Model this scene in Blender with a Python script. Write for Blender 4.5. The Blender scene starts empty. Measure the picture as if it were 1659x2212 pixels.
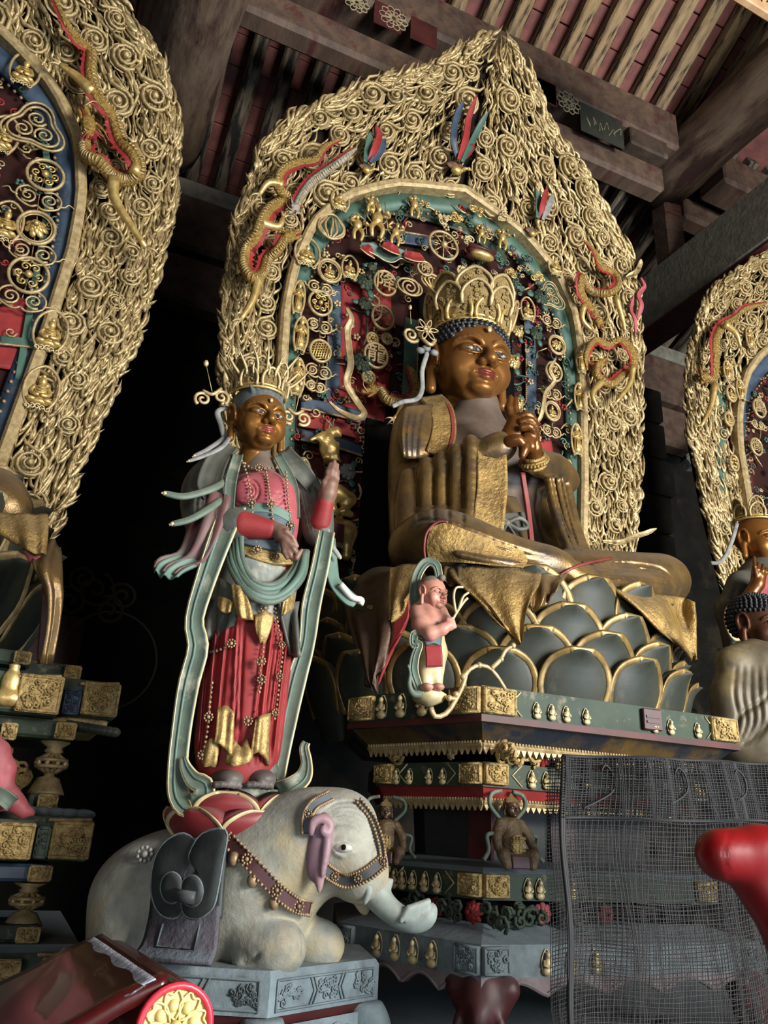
import bpy, math, random
import numpy as np
from math import sin, cos, pi, radians, atan2, sqrt
from mathutils import Vector, Matrix, Euler

random.seed(7)
rng = np.random.default_rng(7)
sc = bpy.context.scene
COL = sc.collection

# ------------------------------------------------------------------ camera
F_PX, PITCH, YAW, ROLL = 1700.0, radians(22.0), radians(23.3), radians(3.0)
CAM = np.array([0.0, 0.0, 1.6])
FW = np.array([sin(YAW)*cos(PITCH), cos(YAW)*cos(PITCH), sin(PITCH)])
_r0 = np.array([cos(YAW), -sin(YAW), 0.0]); _u0 = np.cross(_r0, FW)
RT = _r0*cos(ROLL) + _u0*sin(ROLL)
UP = np.cross(RT, FW)
cam_data = bpy.data.cameras.new('camera')
cam_data.sensor_fit = 'HORIZONTAL'; cam_data.sensor_width = 36.0
cam_data.lens = 36.0*F_PX/1659.0
cam_data.clip_start = 0.05; cam_data.clip_end = 200
cam = bpy.data.objects.new('camera', cam_data); COL.objects.link(cam)
M = Matrix(((RT[0], UP[0], -FW[0], CAM[0]), (RT[1], UP[1], -FW[1], CAM[1]),
            (RT[2], UP[2], -FW[2], CAM[2]), (0, 0, 0, 1)))
cam.matrix_world = M
sc.camera = cam

# ------------------------------------------------------------------ world, light, exposure
world = bpy.data.worlds.new('World'); sc.world = world; world.use_nodes = True
world.node_tree.nodes['Background'].inputs[0].default_value = (0.60, 0.66, 0.75, 1)
world.node_tree.nodes['Background'].inputs[1].default_value = 0.022
sc.view_settings.view_transform = 'Standard'; sc.view_settings.look = 'None'
sc.view_settings.gamma = 1.0; sc.view_settings.use_curve_mapping = False
sc.view_settings.exposure = 0.0

def area_light(name, loc, target, sx, sy, power, color):
    l = bpy.data.lights.new(name, 'AREA'); l.shape = 'RECTANGLE'; l.size = sx; l.size_y = sy
    l.energy = power; l.color = color
    o = bpy.data.objects.new(name, l); COL.objects.link(o)
    o.location = loc
    d = Vector(target) - Vector(loc)
    o.rotation_euler = d.to_track_quat('-Z', 'Y').to_euler()
    return o
# daylight through the tall front doors (cool, low) and the lattice windows above them (warmer)
area_light('door_daylight', (5.6, -3.4, 1.2), (1.0, 3.0, 1.4), 2.6, 2.2, 520, (0.66, 0.83, 1.0))
area_light('lattice_daylight', (5.4, -4.6, 3.6), (2.0, 4.4, 5.0), 3.6, 2.2, 1750, (1.0, 0.95, 0.88))
area_light('left_fill_light', (-2.2, -4.4, 1.8), (-0.2, 3.6, 2.2), 1.8, 2.4, 140, (0.92, 0.96, 1.0))  # added fill with no known source, brightens the left altar and mandorla
# ------------------------------------------------------------------ measuring helpers (pixel of the photograph -> point at a known depth)
def ray(u, v): return FW + (u-829.5)/F_PX*RT - (v-1106)/F_PX*UP
def PY(u, v, Y): d = ray(u, v); return CAM + d*(Y/d[1])
def PX(u, v, X): d = ray(u, v); return CAM + d*(X/d[0])
def PZ(u, v, Z): d = ray(u, v); return CAM + d*((Z-CAM[2])/d[2])

# ------------------------------------------------------------------ object helpers
def tag(o, label=None, cat=None, group=None, kind=None):
    if label: o['label'] = label
    if cat: o['category'] = cat
    if group: o['group'] = group
    if kind: o['kind'] = kind
    return o
def link(o, parent=None):
    COL.objects.link(o)
    if parent is not None: o.parent = parent
    return o
def empty(name, loc=(0, 0, 0), rz=0.0, label=None, cat=None, group=None, scale=1.0):
    o = bpy.data.objects.new(name, None); o.empty_display_size = 0.05
    o.location = loc; o.rotation_euler = (0, 0, rz); o.scale = (scale,)*3
    link(o); tag(o, label, cat, group); return o
def mesh_data(name, V, Fc, smooth=True, col=None):
    me = bpy.data.meshes.new(name)
    V = np.asarray(V, np.float32).reshape(-1, 3)
    if isinstance(Fc, np.ndarray) and Fc.ndim == 2:
        n, k = Fc.shape
        me.vertices.add(len(V)); me.vertices.foreach_set('co', V.ravel())
        me.loops.add(n*k); me.loops.foreach_set('vertex_index', Fc.astype(np.int32).ravel())
        me.polygons.add(n); me.polygons.foreach_set('loop_start', np.arange(0, n*k, k, dtype=np.int32))
        me.update(calc_edges=True)
    else:
        me.from_pydata(V.tolist(), [], [list(map(int, f)) for f in Fc]); me.update()
    me.polygons.foreach_set('use_smooth', np.full(len(me.polygons), bool(smooth)))
    if col is not None:
        a = me.color_attributes.new('Col', 'FLOAT_COLOR', 'POINT')
        c = np.ones((len(V), 4), np.float32); c[:, :3] = col
        a.data.foreach_set('color', c.ravel())
    return me
def obj(name, data, mat, parent=None, loc=None, rot=None, scale=None):
    o = bpy.data.objects.new(name, data)
    if mat is not None and hasattr(data, 'materials') and len(data.materials) == 0: data.materials.append(mat)
    if loc is not None: o.location = loc
    if rot is not None: o.rotation_euler = rot
    if scale is not None: o.scale = scale if hasattr(scale, '__len__') else (scale,)*3
    return link(o, parent)
def copy_tree(o, parent=None):
    c = o.copy(); COL.objects.link(c); c.parent = parent
    for ch in list(o.children): copy_tree(ch, c)
    return c

class MB:
    """collects simple solids into one mesh"""
    def __init__(s): s.V = []; s.F = []; s.n = 0; s.C = []
    def add(s, V, Fc, col=None):
        V = np.asarray(V, float).reshape(-1, 3)
        s.V.append(V); s.F += [tuple(int(i)+s.n for i in f) for f in Fc]; s.n += len(V)
        if col is not None: s.C.append(np.tile(np.asarray(col, float), (len(V), 1)))
        return s
    def box(s, c, h, rot=None, bev=0.0):
        c = np.asarray(c, float); h = np.asarray(h, float)
        if bev <= 0:
            P = np.array([(x, y, z) for x in (-1, 1) for y in (-1, 1) for z in (-1, 1)], float)*h
            Fc = [(0, 1, 3, 2), (4, 6, 7, 5), (0, 4, 5, 1), (2, 3, 7, 6), (0, 2, 6, 4), (1, 5, 7, 3)]
        else:
            b = min(bev, 0.45*h.min()); P = []; 
            for zz, ins in ((-h[2], b), (-h[2]+b, 0), (h[2]-b, 0), (h[2], b)):
                x, y = h[0]-ins, h[1]-ins; e = b*0.6 if ins == 0 else 0
                P += [(-x+e, -y, zz), (x-e, -y, zz), (x, -y+e, zz), (x, y-e, zz), (x-e, y, zz), (-x+e, y, zz), (-x, y-e, zz), (-x, -y+e, zz)]
            P = np.array(P, float); Fc = [tuple(range(7, -1, -1)), tuple(range(24, 32))]
            for l in range(3):
                for i in range(8): Fc.append((l*8+i, l*8+(i+1) % 8, l*8+8+(i+1) % 8, l*8+8+i))
        if rot is not None: P = P @ np.asarray(rot, float).T
        return s.add(P+c, Fc)
    def tube(s, pts, r, n=6, closed=False, caps=True, flat=1.0, up=None, twist=0.0):
        V, Fc = sweep(pts, r, n, closed, caps, flat, up, twist); return s.add(V, Fc)
    def sphere(s, c, r, nu=8, nv=6, rot=None):
        V, Fc = uvsphere(nu, nv); V = V*np.asarray(r, float)
        if rot is not None: V = V @ np.asarray(rot, float).T
        return s.add(V+np.asarray(c, float), Fc)
    def lathe(s, prof, n=16, c=(0, 0, 0), rot=None):
        V, Fc = lathe(prof, n)
        if rot is not None: V = V @ np.asarray(rot, float).T
        return s.add(V+np.asarray(c, float), Fc)
    def data(s, name, smooth=True): return mesh_data(name, np.concatenate(s.V) if s.V else np.zeros((0, 3)), s.F, smooth)
    def build(s, name, mat, parent=None, smooth=True, **k): return obj(name, s.data(name, smooth), mat, parent, **k)

def rotm(rx=0, ry=0, rz=0): return np.array(Euler((rx, ry, rz)).to_matrix())
def uvsphere(nu=8, nv=6):
    V = [(0, 0, 1)]
    for j in range(1, nv):
        t = pi*j/nv
        for i in range(nu): a = 2*pi*i/nu; V.append((sin(t)*cos(a), sin(t)*sin(a), cos(t)))
    V.append((0, 0, -1)); Fc = []
    for i in range(nu): Fc.append((0, 1+i, 1+(i+1) % nu))
    for j in range(nv-2):
        for i in range(nu):
            a = 1+j*nu+i; b = 1+j*nu+(i+1) % nu; Fc.append((a, a+nu, b+nu, b))
    L = len(V)-1
    for i in range(nu): Fc.append((L, L-nu+(i+1) % nu, L-nu+i))
    return np.array(V), Fc
def lathe(prof, n=16):
    V = []; Fc = []
    for r, z in prof:
        for i in range(n): a = 2*pi*i/n; V.append((r*cos(a), r*sin(a), z))
    for j in range(len(prof)-1):
        for i in range(n): Fc.append((j*n+i, j*n+(i+1) % n, (j+1)*n+(i+1) % n, (j+1)*n+i))
    Fc.append(tuple(range(n-1, -1, -1))); Fc.append(tuple(range((len(prof)-1)*n, len(prof)*n)))
    return np.array(V), Fc
def spline(P, n, closed=False):
    """Catmull-Rom through control points (any dimension)"""
    P = np.asarray(P, float); m = len(P)
    if m == 2: t = np.linspace(0, 1, n)[:, None]; return P[0]*(1-t)+P[1]*t
    Q = np.vstack([P[-1], P, P[0], P[1]]) if closed else np.vstack([2*P[0]-P[1], P, 2*P[-1]-P[-2]])
    seg = m if closed else m-1
    T = np.linspace(0, seg, n, endpoint=not closed)
    i = np.minimum(T.astype(int), seg-1); t = (T-i)[:, None]
    a, b, c, d = Q[i], Q[i+1], Q[i+2], Q[i+3]
    return 0.5*((2*b)+(-a+c)*t+(2*a-5*b+4*c-d)*t*t+(-a+3*b-3*c+d)*t**3)
def frames(P, closed=False, up=None):
    T = np.gradient(P, axis=0)
    if closed: T = (np.roll(P, -1, 0)-np.roll(P, 1, 0))
    T /= np.linalg.norm(T, axis=1)[:, None]+1e-12
    N = np.zeros_like(P)
    if up is not None:
        upv = np.asarray(up, float)
        if upv.ndim == 1: upv = np.tile(upv, (len(P), 1))
        N = upv-(upv*T).sum(1)[:, None]*T
        N /= np.linalg.norm(N, axis=1)[:, None]+1e-12
    else:
        a = np.array([0, 0, 1.0]) if abs(T[0][2]) < 0.9 else np.array([1.0, 0, 0])
        n = a-a.dot(T[0])*T[0]; n /= np.linalg.norm(n); N[0] = n
        for i in range(1, len(P)):
            n = N[i-1]-N[i-1].dot(T[i])*T[i]; n /= np.linalg.norm(n)+1e-12; N[i] = n
    return T, N, np.cross(T, N)
def sweep(P, r, n=6, closed=False, caps=True, flat=1.0, up=None, twist=0.0, prof=None):
    """tube along points; N axis (towards up) is scaled by flat; prof = custom (k,2) section (b, n)"""
    P = np.asarray(P, float); m = len(P)
    r = np.broadcast_to(np.asarray(r, float), (m,))
    T, N, B = frames(P, closed, up)
    if prof is None:
        a = np.linspace(0, 2*pi, n, endpoint=False); sec = np.stack([np.cos(a), np.sin(a)*flat], 1)
    else: sec = np.asarray(prof, float); n = len(sec)
    if twist:
        th = np.linspace(0, twist, m); c, s_ = np.cos(th)[:, None], np.sin(th)[:, None]
        N, B = N*c+B*s_, B*c-N*s_
    V = (P[:, None]+r[:, None, None]*(B[:, None]*sec[None, :, 0, None]+N[:, None]*sec[None, :, 1, None])).reshape(-1, 3)
    Fc = []
    for j in range(m if closed else m-1):
        j2 = (j+1) % m
        for i in range(n): Fc.append((j*n+i, j*n+(i+1) % n, j2*n+(i+1) % n, j2*n+i))
    if caps and not closed: Fc.append(tuple(range(n-1, -1, -1))); Fc.append(tuple((m-1)*n+i for i in range(n)))
    return V, Fc
def tube_obj(name, pts, r, mat, parent=None, n=8, **k):
    V, Fc = sweep(pts, r, n, **k); return obj(name, mesh_data(name, V, Fc), mat, parent)
def ribbon(P, W, Nrm, th=0.01, fold=0.0):
    """strip of real thickness: P centre line, W half width, Nrm facing normal, edges curled by fold"""
    P = np.asarray(P, float); m = len(P); W = np.broadcast_to(np.asarray(W, float), (m,))
    T, N, B = frames(P, up=Nrm)
    us = np.array([-1, -.8, -.35, .1, .5, .85, 1.0]); k = len(us)
    V = []
    for sgn in (1, -1):
        for j in range(m):
            for u in us:
                V.append(P[j]+B[j]*u*W[j]+N[j]*(fold*W[j]*(u*u*1.0+0.35*sin(u*6+0.3))+sgn*th*0.5))
    Fc = []
    for j in range(m-1):
        for i in range(k-1):
            a = j*k+i; Fc.append((a, a+1, a+k+1, a+k)); b = m*k+a; Fc.append((b, b+k, b+k+1, b+1))
        for i in (0, k-1):
            a = j*k+i; b = m*k+a
            Fc.append((a, a+k, b+k, b) if i == 0 else (a, b, b+k, a+k))
    for j in (0, m-1):
        for i in range(k-1):
            a = j*k+i; b = m*k+a; Fc.append((a, b, b+1, a+1) if j == 0 else (a, a+1, b+1, b))
    return np.array(V), Fc
def ribbon_obj(name, P, W, Nrm, mat, parent=None, th=0.01, fold=0.0):
    V, Fc = ribbon(P, W, Nrm, th, fold); return obj(name, mesh_data(name, V, Fc), mat, parent)
def spiral2(turns, r0, r1, n, a0=0.0, cw=1):
    t = np.linspace(0, 1, n); a = a0+cw*2*pi*turns*t; r = r0+(r1-r0)*t**0.9
    return np.stack([r*np.cos(a), r*np.sin(a)], 1)
def prism(outline, y0, y1):
    """extrude an outline given in (x, z) between two depths"""
    O = np.asarray(outline, float); k = len(O)
    V = [(x, y0, z) for x, z in O]+[(x, y1, z) for x, z in O]
    Fc = [tuple(range(k)), tuple(range(2*k-1, k-1, -1))]+[(i, i+k, (i+1) % k+k, (i+1) % k) for i in range(k)]
    return np.array(V), Fc

# ------------------------------------------------------------------ sculpting: signed distance field + surface nets
class SDF:
    def __init__(s, lo, hi, h):
        s.h = float(h); s.lo = np.asarray(lo, np.float32)
        n = np.ceil((np.asarray(hi, float)-np.asarray(lo, float))/h).astype(int)+1
        s.ax = [(s.lo[i]+h*np.arange(n[i])).astype(np.float32) for i in range(3)]
        s.d = np.full(n, 1e3, np.float32)
    def _win(s, lo, hi):
        sl = []
        for i in range(3):
            a = max(0, int((lo[i]-s.lo[i])/s.h)-1); b = min(len(s.ax[i]), int((hi[i]-s.lo[i])/s.h)+3)
            if b <= a: return None
            sl.append(slice(a, b))
        X = s.ax[0][sl[0]][:, None, None]; Y = s.ax[1][sl[1]][None, :, None]; Z = s.ax[2][sl[2]][None, None, :]
        return tuple(sl), X, Y, Z
    def _op(s, sl, v, k, op):
        a = s.d[sl]
        if op == 'u':
            h = np.clip(0.5+0.5*(a-v)/k, 0, 1); s.d[sl] = a*(1-h)+v*h-k*h*(1-h)
            big = a > 100
            if big.any(): s.d[sl] = np.where(big, v, s.d[sl])
        elif op == 's':
            h = np.clip(0.5-0.5*(a+v)/k, 0, 1); s.d[sl] = a*(1-h)-v*h+k*h*(1-h)
        elif op == 'i':
            s.d[sl] = np.maximum(a, v)
    def ell(s, c, r, rot=None, k=0.02, op='u', pad=None):
        c = np.asarray(c, float); r = np.asarray(r, float); m = r.max() if rot is not None else r
        p = (k*1.5+3*s.h) if pad is None else pad
        w = s._win(c-m-p, c+m+p)
        if w is None: return s
        sl, X, Y, Z = w; X = X-np.float32(c[0]); Y = Y-np.float32(c[1]); Z = Z-np.float32(c[2])
        if rot is not None:
            R = np.asarray(rot, np.float32)
            X, Y, Z = (R[0, 0]*X+R[1, 0]*Y+R[2, 0]*Z, R[0, 1]*X+R[1, 1]*Y+R[2, 1]*Z, R[0, 2]*X+R[1, 2]*Y+R[2, 2]*Z)
        r = r.astype(np.float32)
        k0 = np.sqrt((X/r[0])**2+(Y/r[1])**2+(Z/r[2])**2); k1 = np.sqrt((X/r[0]**2)**2+(Y/r[1]**2)**2+(Z/r[2]**2)**2)
        s._op(sl, k0*(k0-1)/np.maximum(k1, 1e-6), k, op); return s
    def cap(s, a, b, ra, rb=None, k=0.02, op='u', flat=None):
        a = np.asarray(a, float); b = np.asarray(b, float); rb = ra if rb is None else rb
        m = max(ra, rb)+k*1.5+3*s.h
        w = s._win(np.minimum(a, b)-m, np.maximum(a, b)+m)
        if w is None: return s
        sl, X, Y, Z = w; ba = (b-a).astype(np.float32); L = float(ba@ba)+1e-9
        X = X-np.float32(a[0]); Y = Y-np.float32(a[1]); Z = Z-np.float32(a[2])
        t = np.clip((X*ba[0]+Y*ba[1]+Z*ba[2])/L, 0, 1)
        v = np.sqrt((X-t*ba[0])**2+(Y-t*ba[1])**2+(Z-t*ba[2])**2)-(ra+(rb-ra)*t)
        s._op(sl, v.astype(np.float32), k, op); return s
    def tube(s, P, r, k=0.02, op='u', n=None):
        P = np.asarray(P, float); r = np.broadcast_to(np.asarray(r, float), (len(P),))
        if n:
            Q = spline(np.column_stack([P, r]), n); P, r = Q[:, :3], Q[:, 3]
        for i in range(len(P)-1): s.cap(P[i], P[i+1], r[i], r[i+1], k, op)
        return s
    def box(s, c, hh, rd=0.01, rot=None, k=0.02, op='u'):
        c = np.asarray(c, float); hh = np.asarray(hh, float); m = (np.linalg.norm(hh) if rot is not None else hh)+k*1.5+3*s.h
        w = s._win(c-m, c+m)
        if w is None: return s
        sl, X, Y, Z = w; X = X-np.float32(c[0]); Y = Y-np.float32(c[1]); Z = Z-np.float32(c[2])
        if rot is not None:
            R = np.asarray(rot, np.float32)
            X, Y, Z = (R[0, 0]*X+R[1, 0]*Y+R[2, 0]*Z, R[0, 1]*X+R[1, 1]*Y+R[2, 1]*Z, R[0, 2]*X+R[1, 2]*Y+R[2, 2]*Z)
        q = [np.abs(X)-np.float32(hh[0]-rd), np.abs(Y)-np.float32(hh[1]-rd), np.abs(Z)-np.float32(hh[2]-rd)]
        v = np.sqrt(np.maximum(q[0], 0)**2+np.maximum(q[1], 0)**2+np.maximum(q[2], 0)**2)+np.minimum(np.maximum(np.maximum(q[0], q[1]), q[2]), 0)-np.float32(rd)
        s._op(sl, v, k, op); return s
    def grid(s): return s.ax[0][:, None, None], s.ax[1][None, :, None], s.ax[2][None, None, :]
    def mesh(s):
        d = s.d; h = s.h
        d[0], d[-1], d[:, 0], d[:, -1], d[:, :, 0], d[:, :, -1] = (h,)*6
        g = (d < 0); c = np.zeros(np.array(d.shape)-1, np.int8)
        offs = [(i, j, k) for i in (0, 1) for j in (0, 1) for k in (0, 1)]
        n = c.shape
        for o in offs: c += g[o[0]:o[0]+n[0], o[1]:o[1]+n[1], o[2]:o[2]+n[2]]
        act = (c > 0) & (c < 8); I, J, K = np.nonzero(act)
        idx = np.full(n, -1, np.int32); idx[act] = np.arange(len(I))
        ps = np.zeros((len(I), 3), np.float32); cnt = np.zeros(len(I), np.float32)
        for a in offs:
            for ax in range(3):
                if a[ax]: continue
                b = list(a); b[ax] = 1
                va = d[I+a[0], J+a[1], K+a[2]]; vb = d[I+b[0], J+b[1], K+b[2]]
                m = (va < 0) != (vb < 0); t = np.where(m, va/np.where(m, va-vb, 1), 0)
                p = np.array(a, np.float32)[None]+np.zeros((len(I), 3), np.float32); p[:, ax] += t
                ps += p*m[:, None]; cnt += m
        V = s.lo+h*(np.stack([I, J, K], 1)+ps/cnt[:, None]); FF = []
        for ax in range(3):
            e0 = [slice(None)]*3; e1 = [slice(None)]*3; e0[ax] = slice(0, -1); e1[ax] = slice(1, None)
            A, B_ = g[tuple(e0)], g[tuple(e1)]
            E = np.argwhere(A != B_); flip = A[tuple(E.T)]
            u, w = [(1, 2), (2, 0), (0, 1)][ax]
            ok = (E[:, u] > 0) & (E[:, w] > 0) & (E[:, u] < d.shape[u]-1) & (E[:, w] < d.shape[w]-1); E = E[ok]; flip = flip[ok]
            q = []
            for du, dw in ((1, 1), (0, 1), (0, 0), (1, 0)):
                e = E.copy(); e[:, u] -= du; e[:, w] -= dw; q.append(idx[e[:, 0], e[:, 1], e[:, 2]])
            q = np.stack(q, 1); q[~flip] = q[~flip][:, ::-1]; FF.append(q)
        return V, np.concatenate(FF)
    def data(s, name, colf=None):
        V, Fc = s.mesh(); return mesh_data(name, V, Fc, True, None if colf is None else colf(V.astype(float)))

# ------------------------------------------------------------------ finding and chasing the surface of a sculpted mesh
VIEW = np.array([-.33, -.94, .1])
def pix(P):
    d = np.asarray(P, float)-CAM; t = d@FW
    return np.stack([829.5+F_PX*(d@RT)/t, 1106-F_PX*(d@UP)/t], -1), t
class Surf:
    """looks up where a sculpted surface lies (mesh vertices V, world = V + off)"""
    def __init__(s, V, off=(0, 0, 0)): s.W = np.asarray(V, float)+np.asarray(off, float); s.p, s.t = pix(s.W); s.off = np.asarray(off, float)
    def at(s, u, v, lift=0.0, default=None):
        d = np.hypot(s.p[:, 0]-u, s.p[:, 1]-v)
        for r in (5, 9, 16, 30, 60):
            m = d < r
            if m.any():
                t = s.t[m].min(); return CAM+ray(u, v)*(t-lift)-s.off
        return PY(u, v, default or 3.0)-s.off
    def path(s, pts, lift=0.0): return np.array([s.at(u, v, lift) for u, v in pts])
def chase(V, off, lines, width, depth, slack=.12):
    """carve (depth>0) or raise (depth<0) lines into a mesh: the chisel works from the front"""
    V = np.asarray(V, float).copy(); p, t = pix(V+np.asarray(off, float)); back = np.asarray(V+np.asarray(off, float))-CAM; back /= np.linalg.norm(back, axis=1)[:, None]
    S_ = Surf(V, off); amt = np.zeros(len(V))
    for ln in lines:
        Ld = np.linalg.norm(np.diff(np.asarray(ln, float), axis=0), axis=1).sum(); Q = spline(ln, max(10, int(Ld/1.6))); lo, hi = Q.min(0)-width*3, Q.max(0)+width*3
        idx = np.nonzero(((p > lo) & (p < hi)).all(1))[0]
        if len(idx) == 0: continue
        D = np.hypot(p[idx, None, 0]-Q[None, :, 0], p[idx, None, 1]-Q[None, :, 1]); k = D.argmin(1); d = D.min(1)
        tt = np.linspace(0, 1, len(Q))[k]; fade = np.clip(np.minimum(tt, 1-tt)*6+.25, 0, 1)
        nr = d < 2.5*width+3; fr = np.full(len(Q)+8, np.inf); np.minimum.at(fr, k[nr]+4, t[idx][nr])
        front = np.min([fr[4+o:4+o+len(Q)] for o in range(-4, 5)], axis=0)[k]
        ok = t[idx] < front+slack
        a = np.exp(-(d/width)**2)*fade*ok; amt[idx] = np.maximum(amt[idx], a)
    return V+back*(amt*depth)[:, None]
def sdf_for(pts, pad, h): P = np.asarray(pts, float); return SDF(P.min(0)-pad, P.max(0)+pad, h)

# ------------------------------------------------------------------ procedural materials
_mats = {}
def lin(c):
    c = np.asarray(c, float)
    return tuple(np.where(c <= 0.04045, c/12.92, ((c+0.055)/1.055)**2.4))+(1.0,)
def material(name, c1, c2=None, scale=8.0, metal=0.0, rough=0.6, bump=0.0, bscale=None, c3=None, s3=2.0, t3=0.5,
             dust=0.0, dustc=(0.42, 0.41, 0.40), attr=False, stretch=None, spec=0.5, coat=0.0, metal2=None, lo=0.35, hi=0.65, wear=None):
    """c1/c2 mixed by fine noise, c3 in larger worn patches, dust settled on faces that look up; colours are sRGB"""
    if name in _mats: return _mats[name]
    m = bpy.data.materials.new(name); m.use_nodes = True; nt = m.node_tree; N = nt.nodes; L = nt.links
    b = N['Principled BSDF']; b.inputs['Roughness'].default_value = rough; b.inputs['Metallic'].default_value = metal
    b.inputs['Specular IOR Level'].default_value = spec; b.inputs['Coat Weight'].default_value = coat
    tc = N.new('ShaderNodeTexCoord'); src = tc.outputs['Object']
    if stretch is not None:
        mp = N.new('ShaderNodeMapping'); mp.inputs['Scale'].default_value = stretch; L.new(src, mp.inputs[0]); src = mp.outputs[0]
    def noise(sca, det=6.0, rg=0.6):
        n = N.new('ShaderNodeTexNoise'); n.inputs['Scale'].default_value = sca; n.inputs['Detail'].default_value = det
        n.inputs['Roughness'].default_value = rg; L.new(src, n.inputs['Vector']); return n.outputs['Fac']
    def ramp(f, a, z):
        r = N.new('ShaderNodeMapRange'); r.inputs[1].default_value = a; r.inputs[2].default_value = z; L.new(f, r.inputs[0]); return r.outputs[0]
    def mix(f, A, B_):
        x = N.new('ShaderNodeMix'); x.data_type = 'RGBA'
        if hasattr(f, 'links'): L.new(f, x.inputs[0])
        else: x.inputs[0].default_value = f
        for s_, v in ((x.inputs[6], A), (x.inputs[7], B_)):
            if hasattr(v, 'links'): L.new(v, s_)
            else: s_.default_value = v
        return x.outputs[2]
    if attr:
        at = N.new('ShaderNodeAttribute'); at.attribute_name = 'Col'; base = at.outputs['Color']
        if c2 is not None: base = mix(ramp(noise(scale), lo, hi), base, mix(0.5, base, lin(c2)))
    else:
        base = lin(c1)
        if c2 is not None: base = mix(ramp(noise(scale), lo, hi), lin(c1), lin(c2))
    f3 = None
    if c3 is not None:
        f3 = ramp(noise(s3, 5), t3-0.06, t3+0.06); base = mix(f3, base, lin(c3))
    if dust > 0:
        g = N.new('ShaderNodeNewGeometry'); sx = N.new('ShaderNodeSeparateXYZ'); L.new(g.outputs['Normal'], sx.inputs[0])
        f = ramp(sx.outputs['Z'], 0.25, 0.95); mu = N.new('ShaderNodeMath'); mu.operation = 'MULTIPLY'
        L.new(f, mu.inputs[0]); mu.inputs[1].default_value = dust; base = mix(mu.outputs[0], base, lin(dustc))
        if metal > 0:
            mr = N.new('ShaderNodeMapRange'); L.new(mu.outputs[0], mr.inputs[0]); mr.inputs[3].default_value = metal; mr.inputs[4].default_value = 0.0
            L.new(mr.outputs[0], b.inputs['Metallic'])
    if hasattr(base, 'links'): L.new(base, b.inputs['Base Color'])
    else: b.inputs['Base Color'].default_value = base
    if bump > 0:
        bp = N.new('ShaderNodeBump'); bp.inputs['Strength'].default_value = bump; bp.inputs['Distance'].default_value = 0.02
        L.new(noise(bscale or scale*2, 8), bp.inputs['Height']); L.new(bp.outputs[0], b.inputs['Normal'])
    _mats[name] = m; return m
# ------------------------------------------------------------------ materials used throughout
GOLD = material('gilded_flame', (0.77, 0.69, 0.51), (0.54, 0.46, 0.31), 30, metal=0.55, rough=0.42, bump=0.25, bscale=90, c3=(0.40, 0.33, 0.22), s3=14, t3=0.60)
GOLDB = material('bright_gilding', (0.84, 0.74, 0.48), (0.68, 0.55, 0.31), 22, metal=0.6, rough=0.36, bump=0.15, bscale=60)
GOLDP = material('pale_gilt_frame', (0.72, 0.64, 0.47), (0.56, 0.47, 0.32), 25, metal=0.35, rough=0.5, bump=0.1)
GILTREL = material('relief_gilding', (0.82, 0.72, 0.48), (0.60, 0.49, 0.31), 40, metal=0.35, rough=0.45, bump=0.9, bscale=55, c3=(0.40, 0.33, 0.23), s3=18, t3=0.66)
DARKBACK = material('dark_backing', (0.10, 0.08, 0.06), (0.05, 0.04, 0.035), 6, rough=0.8)
ROBE = material('robe_gilding', (0.36, 0.29, 0.20), (0.52, 0.41, 0.23), 5, metal=0.6, rough=0.34, bump=0.2, bscale=30, c3=(0.32, 0.28, 0.24), s3=4.5, t3=0.58, dust=0.8, dustc=(0.42, 0.38, 0.33))
ROBED = material('brocade_gilding', (0.66, 0.54, 0.31), (0.46, 0.36, 0.20), 9, metal=0.5, rough=0.4, bump=0.7, bscale=38, dust=0.6, dustc=(0.50, 0.45, 0.37))
ROBEDS = material('fine_brocade', (0.70, 0.59, 0.36), (0.52, 0.42, 0.25), 60, metal=0.45, rough=0.42, bump=0.25, bscale=130, dust=0.3, dustc=(0.5, 0.46, 0.4))
SKIN = material('bronze_skin', (0.34, 0.20, 0.10), (0.46, 0.29, 0.12), 5, metal=0.55, rough=0.33, bump=0.04, bscale=20, c3=(0.25, 0.15, 0.09), s3=3, t3=0.62, dust=0.35, dustc=(0.36, 0.31, 0.28))
SKINV = material('bronze_face_paint', (0.4, 0.2, 0.1), None, attr=True, metal=0.5, rough=0.36, spec=0.08, bump=0.04, bscale=20, dust=0.2, dustc=(0.36, 0.31, 0.28))
CHEST = material('dusty_chest', (0.40, 0.35, 0.31), (0.33, 0.27, 0.23), 5, metal=0.2, rough=0.5, bump=0.05)
SKINM = material('clay_hand', (0.47, 0.34, 0.28), (0.38, 0.27, 0.22), 12, metal=0.1, rough=0.55, dust=0.4)
PINK = material('pink_flesh', (0.74, 0.52, 0.45), (0.60, 0.40, 0.34), 14, rough=0.5, dust=0.3, dustc=(0.6, 0.56, 0.52))
HAIR = material('blue_black_hair', (0.10, 0.11, 0.12), (0.16, 0.17, 0.18), 20, rough=0.5, dust=0.4, dustc=(0.30, 0.31, 0.32))
GREEN = material('green_paint', (0.24, 0.37, 0.31), (0.17, 0.28, 0.24), 7, rough=0.55, c3=(0.30, 0.36, 0.31), s3=6, t3=0.62, dust=0.3)
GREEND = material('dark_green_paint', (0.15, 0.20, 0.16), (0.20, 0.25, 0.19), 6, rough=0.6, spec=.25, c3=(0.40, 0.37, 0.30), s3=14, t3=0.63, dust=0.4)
BLUE = material('blue_paint', (0.22, 0.29, 0.36), (0.15, 0.20, 0.26), 8, rough=0.55, c3=(0.36, 0.38, 0.38), s3=9, t3=0.66)
RED = material('vermilion_paint', (0.55, 0.17, 0.17), (0.44, 0.13, 0.13), 6, rough=0.6, spec=.3, c3=(0.48, 0.26, 0.24), s3=9, t3=0.70, dust=0.1)
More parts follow.
